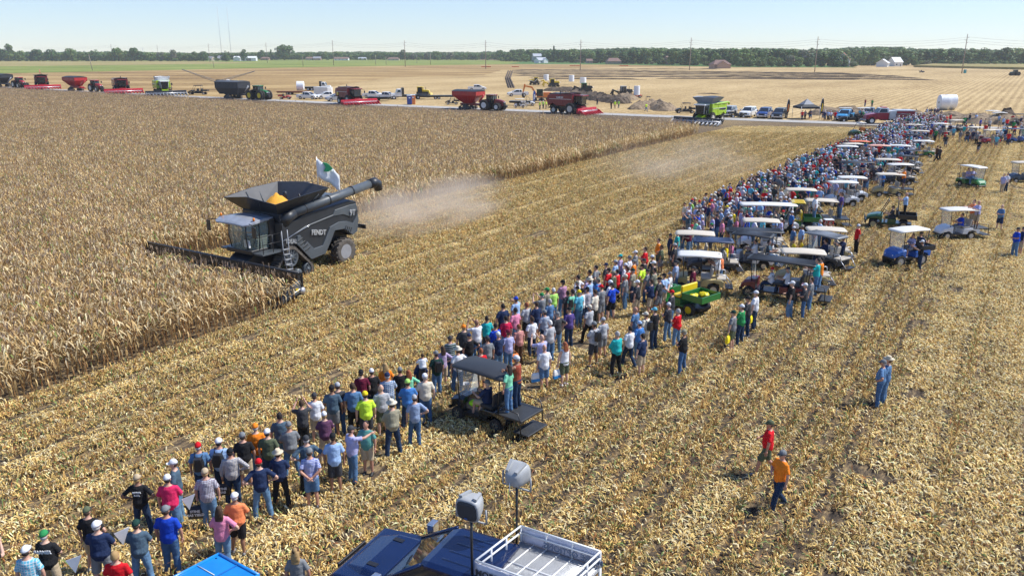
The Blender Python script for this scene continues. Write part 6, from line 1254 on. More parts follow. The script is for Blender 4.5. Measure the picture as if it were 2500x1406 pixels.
# tent, flags, toilets
M_tent = mat('tent_black', (.03, .032, .035), .7); M_tenty = mat('tent_yellow', (.75, .5, .03), .7)
t = empty('canopy_tent', 'black pop-up tent with pointed grey and yellow top near the road', 'tent', None, P(1966, 291), .1)
zc = 2.3; w2 = 1.8
for x in (-1, 1):
    for y in (-1, 1): b = MB(); b.tube([(x * w2, y * w2, 0), (x * w2, y * w2, zc)], .04, 6); b.build('pole', M_alu, t)
b = MB(); cs_ = [v3(-w2, -w2, zc), v3(w2, -w2, zc), v3(w2, w2, zc), v3(-w2, w2, zc)]; ap = v3(0, 0, 3.7); mids = [(c * .55 + ap * .45) - v3(0, 0, .22) for c in cs_]
b.add(cs_ + mids + [ap], [(0, 1, 5, 4), (1, 2, 6, 5), (2, 3, 7, 6), (3, 0, 4, 7)], 0); b.add(mids + [ap], [(0, 1, 4), (1, 2, 4), (2, 3, 4), (3, 0, 4)], 1); o = b.build('canopy', [M_tent, mat('tent_grey', (.3, .31, .33), .7)], t); s_ = o.modifiers.new('s', 'SOLIDIFY'); s_.thickness = .03
for i in range(4): b = MB(); p, q = cs_[i], cs_[(i + 1) % 4]; b.hexa([p, q, q - v3(0, 0, .35), p - v3(0, 0, .35)], [v + (v3(v.x, v.y, 0).normalized() * .02) for v in (p, q, q - v3(0, 0, .35), p - v3(0, 0, .35))]); b.build('valance', M_tenty if i == 1 else M_tent, t)
def feather(u, v, c1, c2, hh, lb):
    t = empty('feather_flag', lb, 'flag', 'feather flags by the road', P(u, v), .2); b = MB(); b.tube([(0, 0, 0), (0, 0, hh * .7), (.15, 0, hh * .95), (.35, 0, hh)], .03, 6); b.build('flag_pole', M_alu, t)
    b = MB(); vs = [(.02, 0, hh * .22), (.5, 0, hh * .32), (.62, 0, hh * .6), (.6, 0, hh * .85), (.36, 0, hh), (.15, 0, hh * .95), (0.02, 0, hh * .7)]; b.prism([(x, z) for x, _, z in vs], -.012, .012); c = b.build('flag_cloth', c1, t); b = MB(); b.prism([(.14, hh * .35), (.42, hh * .4), (.5, hh * .7), (.25, hh * .75)], -.02, .02); b.build('emblem', c2, c)
feather(1918, 290, M_tent, M_org, 3.6, 'black and orange feather flag left of the tent'); feather(2000, 292, mat('flag_black', (.02, .02, .02), .7), M_tenty, 3.9, 'black feather flag with yellow lettering right of the tent'); feather(1301, 256, M_blue, M_white, 3.3, 'blue feather flag by the orange excavator')
def toilet(u, v, c, lb):
    t = empty('portable_toilet', lb, 'portable toilet', 'portable toilets', P(u, v), .2); b = MB(); b.box(-.55, .55, -.55, .55, .1, 2.1); b.build('cabin', c, t, .04); b = MB(); b.box(-.6, .6, -.6, .6, 2.1, 2.28); b.build('roof', M_white, t, .06, 2); b = MB(); b.box(-.42, .42, -.59, -.56, .15, 2.0); d = b.build('door', c, t, .01); b = MB(); b.box(-.2, .2, -.605, -.592, 1.5, 1.75); b.build('sign', M_white, d)
toilet(1000, 256.5, mat('toilet_blue', (.03, .06, .25), .5), 'dark blue portable toilet beside the road'); toilet(1008.5, 255.5, M_org, 'orange portable toilet right beside the dark blue one'); toilet(2355, 180, mat('toilet_teal', (.03, .3, .33), .5), 'teal portable toilet at the foot of the right pole'); 
Q(tractor('dark green tractor far away near the right edge of the field', mat('paint_dark_teal', (.03, .08, .08), .5), M_black), 2477, 185.5, 175); Q(utv('tiny dark utility vehicle far off on the right field', M_black, cage=False), 2250, 178, 10)
# orange barrier nets far off
for k, (u, v, w) in enumerate([(1187, 165, 4), (1258, 165, 3), (1403, 162.5, 4.5), (1523, 162, 4)]):
    b = MB(); b.box(-w, w, -.03, .03, 0, .7); o = b.build('barrier_net', mat('net_orange', (.8, .16, .05), .7)); o.location = P(u, v); tag(o, '%s stretch of orange barrier net before the treeline' % ['first from the left', 'second from the left', 'third from the left', 'rightmost'][k], 'barrier net', 'orange barrier nets at the field edge')
# ================================================================= PEOPLE
from mathutils import noise as mnoise
def remesh(mb, voxel, wr=0, smooth=2):
    me = mb.mesh('tmp', []) if False else None
    me = bpy.data.meshes.new('tmp'); me.from_pydata(mb.v, [], mb.f); o = bpy.data.objects.new('tmp', me)
    m = o.modifiers.new('r', 'REMESH'); m.mode = 'VOXEL'; m.voxel_size = voxel; m.use_smooth_shade = True
    if smooth: s = o.modifiers.new('s', 'SMOOTH'); s.factor = .5; s.iterations = smooth
    r = evaluated(o); bpy.data.meshes.remove(me)
    if wr:
        for v in r.vertices: v.co += v.normal * wr * (mnoise.noise(v.co * 9) + .6 * mnoise.noise(Vector((v.co.x * 5, v.co.y * 5, v.co.z * 22))))
        r.update()
    return r
def oval(c, a, b, n=14, tx=None):    # ring: half width a along y, b along x
    return [v3(c[0] + b * math.cos(2 * math.pi * k / n), c[1] + a * math.sin(2 * math.pi * k / n), c[2]) for k in range(n)]
def limb(b, pts, rs, n=10): b.tube(pts, rs, n)
# arm poses: (elbow, wrist, finger direction) for the left side (y mirrored for the right), shoulder at (0, .205, 1.42)
ARMS = {'down': ((.01, .27, 1.15), (.05, .27, .90), (.1, 0, -1)), 'hip': ((-.10, .44, 1.20), (.05, .23, 1.06), (.5, -.6, -.5)), 'front': ((.08, .27, 1.16), (.27, .06, 1.16), (.5, -.85, .1)), 'back': ((-.12, .26, 1.17), (-.20, .04, 1.0), (-.1, -.8, -.4)),
        'photo': ((.24, .30, 1.32), (.42, .13, 1.58), (.3, -.4, .8)), 'point': ((.26, .28, 1.42), (.52, .22, 1.46), (1, 0, .1)), 'lean': ((.20, .27, 1.22), (.43, .24, 1.32), (1, -.1, .1)), 'wheel': ((.16, .30, 1.18), (.40, .18, 1.2), (.8, -.2, .3)), 'up': ((.16, .27, 1.58), (.34, .2, 1.82), (.5, 0, .8)), 'hug': ((.10, .36, 1.36), (.12, .56, 1.44), (.3, .9, -.2))}
LEGS = {'stand': [((.01, .11, .49), (-.02, .12, .08)), ((.01, .10, .49), (-.02, .12, .08))], 'wide': [((.02, .16, .49), (-.01, .21, .08)), ((.02, .15, .49), (-.01, .20, .08))], 'walk': [((.20, .10, .52), (.28, .11, .10)), ((-.03, .10, .48), (-.32, .10, .16))], 'sit': [((.46, .14, .90), (.50, .15, .45)), ((.46, .14, .90), (.50, .15, .45))], 'relax': [((.10, .15, .50), (.06, .20, .08)), ((-.02, .09, .49), (-.05, .10, .08))]}
def hand(b, w, d, side):
    d = Vector(d).normalized(); u = (Vector((0, side, 0)).cross(d)); u = u.normalized() if u.length > .1 else Vector((1, 0, 0)); s = d.cross(u).normalized()
    p = Vector(w); b.tube([p - d * .03, p + d * .03, p + d * .08], [.026, .036, .03], 8)
    for k, (L_, o) in enumerate(((.062, -.027), (.075, -.009), (.070, .009), (.055, .026))):
        q = p + d * .075 + u * o; b.tube([q, q + d * L_ * .5 + s * .006, q + d * L_ * .85 + s * .022 * (1 if side > 0 else -1)], [.010, .0095, .007], 5)
    q = p + d * .03 - u * .03; b.tube([q, q - u * .03 + d * .025, q - u * .035 + d * .055], [.012, .011, .008], 5)
def fig(la, ra, leg, fem=False, belly=.02, turn=0):
    """skeleton for one pose"""
    S = {'legs': [], 'arms': []}; L_, R_ = LEGS[leg]
    for sd, (k, a) in ((1, L_), (-1, R_)): S['legs'].append([v3(0, sd * .095, .90), v3(k[0], sd * k[1], k[2]), v3(a[0], sd * a[1], a[2])])
    for sd, nm in ((1, la), (-1, ra)):
        e, w, d = ARMS[nm]; S['arms'].append([v3(0, sd * (.178 if not fem else .155), 1.415), v3(e[0], sd * e[1], e[2]), v3(w[0], sd * w[1], w[2]), v3(d[0], sd * d[1], d[2]), sd])
    S['belly'] = belly; S['fem'] = fem; S['turn'] = turn; S['leg'] = leg; return S
def torso_rings(S, f, z0=.84, z1=1.50):
    bl = S['belly']; W_ = 1 if not S['fem'] else .88
    T_ = [(.84, 0, .165, .115), (.92, 0, .178, .13), (1.0, .005, .172 + bl * .4, .125 + bl), (1.10, .012 + bl * .4, .165 + bl * .5, .125 + bl), (1.22, .012 + bl * .3, .172 + bl * .3, .128 + bl * .6), (1.34, .005, .188 * W_, .122), (1.42, -.005, .172 * W_, .098), (1.465, -.01, .135, .08), (1.50, -.005, .075, .068)]
    return [oval((cx, 0, z), a + f, b_ + f) for z, cx, a, b_ in T_ if z0 - .001 <= z <= z1 + .001]
def body_mesh(S, voxel, fine=True):
    b = MB(); b.loft(torso_rings(S, 0)); b.loft([oval((-.005, 0, 1.46), .066, .062), oval((.0, 0, 1.53), .056, .058), oval((.01, 0, 1.58), .052, .055)])
    b.ball((.012, 0, 1.655), .098, .078, .118, n=16, m=10); b.ball((.045, 0, 1.61), .06, .052, .07, n=12, m=8)
    b.ball((.112, 0, 1.638), .018, .014, .026, n=8, m=6); b.ball((.092, 0, 1.575), .024, .028, .02, n=8, m=5); b.ball((.094, 0, 1.672), .016, .05, .010, n=8, m=5)
    for s in (-1, 1): b.ball((.0, s * .08, 1.645), .022, .012, .034, n=8, m=5)
    for L in S['legs']:
        h, k, a = L; limb(b, [h + v3(0, 0, .03), h.lerp(k, .5), k], [.092, .080, .057]); limb(b, [k, k.lerp(a, .3) + v3(-.012, 0, 0), a.lerp(k, .1), a + v3(0, 0, -.03)], [.057, .058, .038, .036]); b.ball((a.x + .03, a.y, a.z - .04), .09, .035, .03, n=8, m=5)
    for A in S['arms']:
        sh, e, w, d, sd = A; limb(b, [sh + v3(0, -.05 * sd, .0), sh, sh.lerp(e, .4), e], [.055, .060, .050, .040]); limb(b, [e, e.lerp(w, .35), w], [.041, .042, .026])
    r = remesh(b, voxel, 0, 1)
    bm = bmesh.new(); bm.from_mesh(r)
    if fine:
        h = MB()
        for A in S['arms']: hand(h, A[2], A[3], A[4])
        t = h.mesh('t', []); bm.from_mesh(t); bpy.data.meshes.remove(t)
        n0 = len(bm.faces); ey = MB()
        for s in (-1, 1): ey.ball((.1, s * .03, 1.66), .012, .014, .008, n=8, m=4)
        ey.ball((.103, 0, 1.602), .012, .024, .006, n=8, m=4)
        t = ey.mesh('t', []); bm.from_mesh(t); bpy.data.meshes.remove(t); bm.faces.ensure_lookup_table()
        for f in bm.faces[n0:]: f.material_index = 1
    bm.to_mesh(r); bm.free(); r.polygons.foreach_set('use_smooth', [True] * len(r.polygons)); r.materials.clear(); r.materials.append(None); r.materials.append(None); r.name = 'body'; return r
def shirt_mesh(S, voxel, sleeve):
    b = MB(); f = .013; rg = torso_rings(S, f, .84 if not S['leg'] == 'sit' else .92, 1.465); rg += [oval((-.005, 0, 1.495), .085, .08)]
    b.loft(rg)
    for A in S['arms']:
        sh, e, w, d, sd = A
        if sleeve == 'none': continue
        limb(b, [sh + v3(0, -.07 * sd, .0), sh + v3(0, 0, .0), sh.lerp(e, .5), sh.lerp(e, .78)] if sleeve == 'short' else [sh + v3(0, -.07 * sd, 0), sh, sh.lerp(e, .5), e], [.06, .067, .066, .070] if sleeve == 'short' else [.06, .067, .060, .053])
        if sleeve == 'long': limb(b, [e, e.lerp(w, .5), e.lerp(w, .97)], [.058, .052, .042])
    r = remesh(b, voxel, .009, 2); r.name = 'shirt'; r.materials.append(None); return r
def trouser_mesh(S, voxel, short):
    b = MB(); b.loft([oval((0, 0, .82), .15, .11), oval((0, 0, .88), .185, .135), oval((0, 0, .96), .190, .142), oval((.005, 0, 1.03), .175 + S['belly'] * .3, .13 + S['belly'] * .5)])
    for L in S['legs']:
        h, k, a = L
        if short == 'short': limb(b, [h + v3(0, 0, .02), h.lerp(k, .5), h.lerp(k, .98)], [.112, .108, .10])
        else: limb(b, [h + v3(0, 0, .02), h.lerp(k, .5), k, k.lerp(a, .5), a + v3(-.01, 0, -.03)], [.110, .100, .082, .076, .070])
    r = remesh(b, voxel, .008, 2); r.name = 'trousers'; r.materials.append(None); return r
def shoe_mesh(a):
    b = MB(); rg = []
    for x, w, h in ((-.07, .030, .07), (-.04, .042, .10), (.03, .045, .085), (.10, .050, .06), (.16, .043, .045), (.185, .02, .025)):
        rg.append([v3(a.x + x, a.y - w, a.z - .08), v3(a.x + x, a.y - w, a.z - .08 + h * .6), v3(a.x + x, a.y - w * .5, a.z - .08 + h), v3(a.x + x, a.y + w * .5, a.z - .08 + h), v3(a.x + x, a.y + w, a.z - .08 + h * .6), v3(a.x + x, a.y + w, a.z - .08)])
    b.loft(rg, 0, True); return b.mesh('shoe', [])
def headwear():
    D = {}
    b = MB(); rg = []
    for t_ in range(6):
        a = t_ / 5 * math.pi / 2 * .97; rg.append(oval((.005, 0, 1.675 + .115 * math.sin(a)), .088 * math.cos(a) + .003, .108 * math.cos(a) + .003, 16))
    b.loft(rg); b.ball((.005, 0, 1.79), .01, .01, .008, n=6, m=4); D['cap'] = b.mesh('cap', [])
    br = MB(); top = [v3(.07 + .12 * math.cos(a) * 1.0, .075 * math.sin(a), 1.69 - .012 * math.cos(a) - .02 * abs(math.sin(a)) ** 2) for a in [math.pi * (k / 10 - .5) for k in range(11)]]; br.add(top + [p + v3(0, 0, -.008) for p in top], [tuple(range(11)), tuple(reversed(range(11, 22)))] + [(k, k + 1, k + 12, k + 11) for k in range(10)]); D['brim'] = br.mesh('brim', [])
    b = MB(); b.lathe([(.19, .02), (.17, 0), (.095, .008), (.092, .05), (.085, .10), (.06, .125), (.02, .115), (.001, .11)], (.0, 0, 1.70), 'z', 22, sx=1.0, sy=.86); D['hat'] = b.mesh('hat', [])
    b = MB(); rg = []
    for t_ in range(7):
        a = (t_ / 6 * 1.25 - .3) * math.pi / 2; z = 1.662 + .128 * math.sin(a); rg.append(oval((-.008 - (.02 if z < 1.66 else 0), 0, z), max(.004, .086 * math.cos(a)), max(.004, .103 * math.cos(a) - (.02 if z < 1.66 else 0)), 16))
    b.loft(rg); D['hair'] = remesh(b, .014, .006, 1)
    b = MB(); b.loft(rg); b.loft([oval((-.03, 0, 1.70), .088, .08), oval((-.055, 0, 1.60), .105, .065), oval((-.085, 0, 1.50), .115, .045), oval((-.105, 0, 1.42), .10, .03)]); D['longhair'] = remesh(b, .016, .012, 1)
    b = MB(); b.loft([oval((.0, 0, 1.655), .083, .10), oval((-.01, 0, 1.62), .082, .085), oval((-.02, 0, 1.585), .06, .06)]); D['nape'] = remesh(b, .015, .003, 1)
    return D
HW = headwear()
for m_ in HW.values():
    m_.materials.clear(); m_.materials.append(None)
# pose library: key -> (left arm, right arm, legs, female, belly)
POSES = {'std': ('down', 'down', 'stand', 0, .03), 'std2': ('down', 'front', 'relax', 0, .05), 'hips': ('hip', 'hip', 'wide', 0, .04), 'hip1': ('down', 'hip', 'relax', 0, .03), 'fold': ('front', 'front', 'wide', 0, .06), 'back': ('back', 'back', 'stand', 0, .03), 'photo': ('photo', 'photo', 'stand', 0, .02), 'point': ('down', 'point', 'stand', 0, .03),
         'lean': ('lean', 'lean', 'stand', 0, .02), 'walk': ('down', 'front', 'walk', 0, .02), 'sit': ('wheel', 'wheel', 'sit', 0, .05), 'woman': ('down', 'down', 'stand', 1, .0), 'woman2': ('front', 'hip', 'relax', 1, .01), 'up1': ('down', 'up', 'stand', 0, .02), 'hug': ('hug', 'front', 'stand', 0, .0)}
VB = .019
PM = {}
def pose_meshes(p, sleeve, short):
    if p not in PM: la, ra, lg, fe, be = POSES[p]; S = fig(la, ra, lg, fe, be); PM[p] = {'S': S, 'body': body_mesh(S, .0165), 'shoes': [shoe_mesh(L[2]) for L in S['legs']]}; [s.materials.append(None) for s in PM[p]['shoes']]
    M_ = PM[p]; S = M_['S']
    if ('s', sleeve) not in M_: M_[('s', sleeve)] = shirt_mesh(S, VB, sleeve)
    if ('t', short) not in M_: M_[('t', short)] = trouser_mesh(S, VB, short)
    return M_
COLS = {'black': (.018, .018, .02), 'charcoal': (.05, .052, .058), 'grey': (.20, .21, .22), 'light grey': (.42, .43, .45), 'white': (.76, .77, .80), 'navy': (.02, .035, .09), 'slate blue': (.07, .115, .16), 'blue': (.06, .2, .5), 'royal blue': (.012, .06, .48), 'light blue': (.33, .48, .72), 'denim blue': (.10, .2, .36), 'lavender': (.42, .42, .66), 'teal': (.02, .42, .42), 'cyan': (.12, .45, .6), 'green': (.03, .25, .08), 'mint green': (.22, .62, .4), 'sea green': (.10, .30, .27), 'olive': (.10, .12, .07), 'dark green': (.015, .05, .04), 'khaki': (.30, .28, .20), 'tan': (.48, .38, .25), 'cream': (.68, .62, .5), 'neon yellow': (.62, .95, .06), 'lime': (.42, .75, .16), 'yellow': (.82, .62, .02), 'orange': (.9, .24, .02), 'coral orange': (.92, .26, .10), 'rust red': (.32, .07, .04), 'red': (.62, .012, .02), 'crimson': (.55, .015, .07), 'pink red': (.72, .03, .12), 'pink': (.72, .25, .38), 'maroon': (.13, .012, .035), 'plum': (.12, .05, .10), 'purple': (.09, .06, .22), 'brown': (.09, .045, .025), 'lilac': (.42, .33, .5)}
def cloth(cn, kind=''):
    """fabric, plain or patterned: plaid / stripe / heather"""
    k = 'fabric_%s%s' % (cn.replace(' ', '_'), '_' + kind if kind else '')
    if k in MATS: return MATS[k]
    m = mat(k, COLS[cn], .85, 0, .14, 7, bump=.25, bscale=35, spec=.2)
    if kind in ('plaid', 'check', 'stripe'):
        t = m.node_tree; b = t.nodes['Principled BSDF']; tc = t.nodes.new('ShaderNodeTexCoord'); src = b.inputs['Base Color'].links[0].from_socket; out = src
        for ax in ((['Z', 'Y'] if kind != 'stripe' else ['Z'])):
            w = t.nodes.new('ShaderNodeTexWave'); w.bands_direction = ax; w.inputs['Scale'].default_value = 5.2 if kind == 'plaid' else 8.5 if kind == 'check' else 4.2; w.inputs['Distortion'].default_value = .3; t.links.new(tc.outputs['Object'], w.inputs['Vector'])
            r = t.nodes.new('ShaderNodeMath'); r.operation = 'GREATER_THAN'; r.inputs[1].default_value = .8 if kind != 'check' else .62; t.links.new(w.outputs['Fac'], r.inputs[0])
            r2 = t.nodes.new('ShaderNodeMath'); r2.operation = 'MULTIPLY'; r2.inputs[1].default_value = .75; t.links.new(r.outputs[0], r2.inputs[0])
            x = t.nodes.new('ShaderNodeMix'); x.data_type = 'RGBA'; t.links.new(r2.outputs[0], x.inputs[0]); t.links.new(out, x.inputs[6]); x.inputs[7].default_value = (.62, .64, .68, 1) if sum(COLS[cn]) < 1.2 else (.18, .2, .3, 1); out = x.outputs[2]
        t.links.new(out, b.inputs['Base Color'])
    return m
JEAN = [mat('denim_%d' % i, c, .85, 0, .22, 6, bump=.25, bscale=30, spec=.2) for i, c in enumerate([(.055, .12, .24), (.09, .18, .32), (.02, .04, .085), (.12, .22, .35)])]
SKIN = [mat('skin_%d' % i, c, .55, noise=.06) for i, c in enumerate([(.55, .30, .21), (.48, .24, .16), (.60, .36, .26), (.30, .15, .09)])]; M_eye = mat('eyes_lips', (.12, .06, .05), .4)
HAIR = {'brown hair': (.05, .025, .012), 'dark hair': (.018, .012, .01), 'blond hair': (.38, .24, .10), 'grey hair': (.42, .40, .38), 'white hair': (.68, .67, .65), 'red hair': (.28, .08, .03)}
M_str = mat('straw_hat', (.62, .53, .38), .8); M_shoe = [mat('shoe_%s' % n, c, .6) for n, c in (('brown', (.12, .06, .03)), ('black', (.02, .02, .02)), ('white', (.7, .7, .7)), ('grey', (.2, .2, .2)))]
def setm(o, *ms):
    for i, m in enumerate(ms): o.material_slots[i].link = 'OBJECT'; o.material_slots[i].material = m
def part(me, name, root, *ms, parent=None):
    o = bpy.data.objects.new(name, me); COL.objects.link(o); o.parent = parent or root; setm(o, *ms); return o
prnd = random.Random(99)
BOT = {'jeans': ('long', lambda: prnd.choice(JEAN[:2] + JEAN[3:]), 'jeans'), 'dark jeans': ('long', lambda: JEAN[2], 'dark jeans'), 'black pants': ('long', lambda: cloth('black'), 'black trousers'), 'khakis': ('long', lambda: cloth('tan'), 'khaki trousers'), 'brown pants': ('long', lambda: cloth('brown'), 'brown trousers'), 'grey pants': ('long', lambda: cloth('grey'), 'grey trousers'), 'khaki shorts': ('short', lambda: cloth('tan'), 'khaki shorts'), 'grey shorts': ('short', lambda: cloth('grey'), 'grey shorts'), 'dark shorts': ('short', lambda: cloth('charcoal'), 'dark shorts'), 'black shorts': ('short', lambda: cloth('black'), 'black shorts'), 'jean shorts': ('short', lambda: JEAN[1], 'denim shorts'), 'camo shorts': ('short', lambda: cloth('olive'), 'olive shorts'), 'navy shorts': ('short', lambda: cloth('navy'), 'navy shorts')}
PEOPLE = []
def person(loc, face, shirt='grey', bottom='jeans', hat=None, pose='std', sleeve='short', pat='', scale=None, skin=None, extra=None, z=0, label=None, group='people watching in the field', at=None):
    M_ = pose_meshes(pose, sleeve, BOT[bottom][0]); s = scale or prnd.uniform(.97, 1.05) * (.94 if POSES[pose][3] else 1)
    t = bpy.data.objects.new('person', None); COL.objects.link(t); t.location = (loc[0], loc[1], z); t.rotation_euler = (0, 0, face); t.scale = (s * prnd.uniform(.92, 1.08), s * prnd.uniform(.92, 1.06), s); t['category'] = 'person'; t['group'] = group
    sk = skin or prnd.choice(SKIN[:3] * 4 + SKIN[3:]); part(M_['body'], 'body', t, sk, M_eye)
    part(M_[('s', sleeve)], 'shirt', t, cloth(shirt, pat)); sh = BOT[bottom][0] == 'short'; part(M_[('t', BOT[bottom][0])], 'shorts' if sh else 'trousers', t, BOT[bottom][1]())
    sm = prnd.choice(M_shoe)
    for q in M_['shoes']: part(q, 'shoe', t, sm)
    hr = None; hd = hat or ''
    if hd in HAIR: part(HW['longhair' if 'woman' in pose else 'hair'], 'hair', t, mat(hd.replace(' ', '_'), HAIR[hd], .8))
    elif hd == 'bald': pass
    elif hd in ('straw hat', 'white cowboy hat'): part(HW['hat'], 'hat', t, M_str if hd == 'straw hat' else cloth('cream')); part(HW['nape'], 'hair', t, mat('brown_hair', HAIR['brown hair'], .8))
    elif hd:   # '<colour> cap'
        cc = cloth(hd[:-4]); c = part(HW['cap'], 'cap', t, cc); part(HW['brim'], 'brim', t, cc if prnd.random() < .6 else cloth('charcoal'), parent=c); part(HW['nape'] if 'woman' not in pose else HW['longhair'], 'hair', t, mat(prnd.choice(['brown_hair', 'grey_hair', 'dark_hair', 'blond_hair']), HAIR['brown hair'], .8))
    for nm in ('brown_hair', 'grey_hair', 'dark_hair', 'blond_hair'): pass
    PEOPLE.append(dict(o=t, shirt=shirt, pat=pat, bottom=BOT[bottom][2], hat=hd, pose=pose, sleeve=sleeve, extra=extra, at=at, label=label, s=s)); return t
for nm, c in HAIR.items(): mat(nm.replace(' ', '_'), c, .8)
def backpack(t, m, label):
    e = MB(); e.loft([[v3(-.14 - d, y, z) for y, z in ((-.14 * w, 1.05), (.14 * w, 1.05), (.15 * w, 1.25), (.11 * w, 1.42), (-.11 * w, 1.42), (-.15 * w, 1.25))] for d, w in ((.0, 1), (.10, .95), (.15, .7))], 0, False); o = e.build('backpack', m, None, .015, 2)
    for s in (-1, 1): b = MB(); b.tube([(-.12, s * .09, 1.40), (.0, s * .11, 1.50), (.12, s * .12, 1.38), (.10, s * .15, 1.15), (-.1, s * .16, 1.08)], .018, 5); b.build('strap', m, o)
    o.matrix_world = Matrix.Translation(t.location) @ Matrix.Rotation(t.rotation_euler.z, 4, 'Z') @ Matrix.Diagonal((t.scale.x, t.scale.y, t.scale.z, 1)); tag(o, label, 'backpack', 'backpacks worn in the crowd'); return o
def bagin(t, m, label, side=-1, w=.34, h=.42, z=.82, txt=None, m2=None, x=.05, yy=.31, nm='carrier_bag', lcol=None, ry=math.pi / 2):
    root = empty(nm, label, 'bag', 'bags carried in the crowd'); T = Matrix.Translation(t.location) @ Matrix.Rotation(t.rotation_euler.z, 4, 'Z'); p = T @ (Vector((x, side * yy, z)) * t.scale.z); root.location = p; root.rotation_euler = (0, 0, (t.rotation_euler.z + ry) if not txt else .15)
    b = MB(); n = 8; F_, B_ = [], []
    rg = [[v3(sx * w / 2 * k, sy * .05 * q, -zz) for sx, sy in ((-1, -1), (1, -1), (1, 1), (-1, 1))] for zz, k, q in ((.08, .75, .3), (.15, .95, 1), (h * .6, 1, 1.3), (h, .95, 1))]; b.loft(rg, 0, False); o = b.build('bag_body', m, root, .01)
    if m2: b = MB(); b.loft([[v3(sx * (w / 2 * k + .004), sy * (.05 * q + .004), -zz) for sx, sy in ((-1, -1), (1, -1), (1, 1), (-1, 1))] for zz, k, q in ((h * .72, 1, 1.2), (h + .004, .95, 1))], 0, False); b.build('bottom_band', m2, root)
    b = MB(); b.tube([(-w * .25, 0, -.09), (-w * .15, 0, .0), (0, 0, .02), (w * .15, 0, 0), (w * .25, 0, -.09)], .008, 5); b.build('handle', m, root)
    if txt:
        for i, l in enumerate(txt): text_obj(l, .095, lcol or M_white, root, (0, -.075, -.2 - i * .105), (math.pi / 2, 0, 0), bold=.004, ext=.003)
    return root
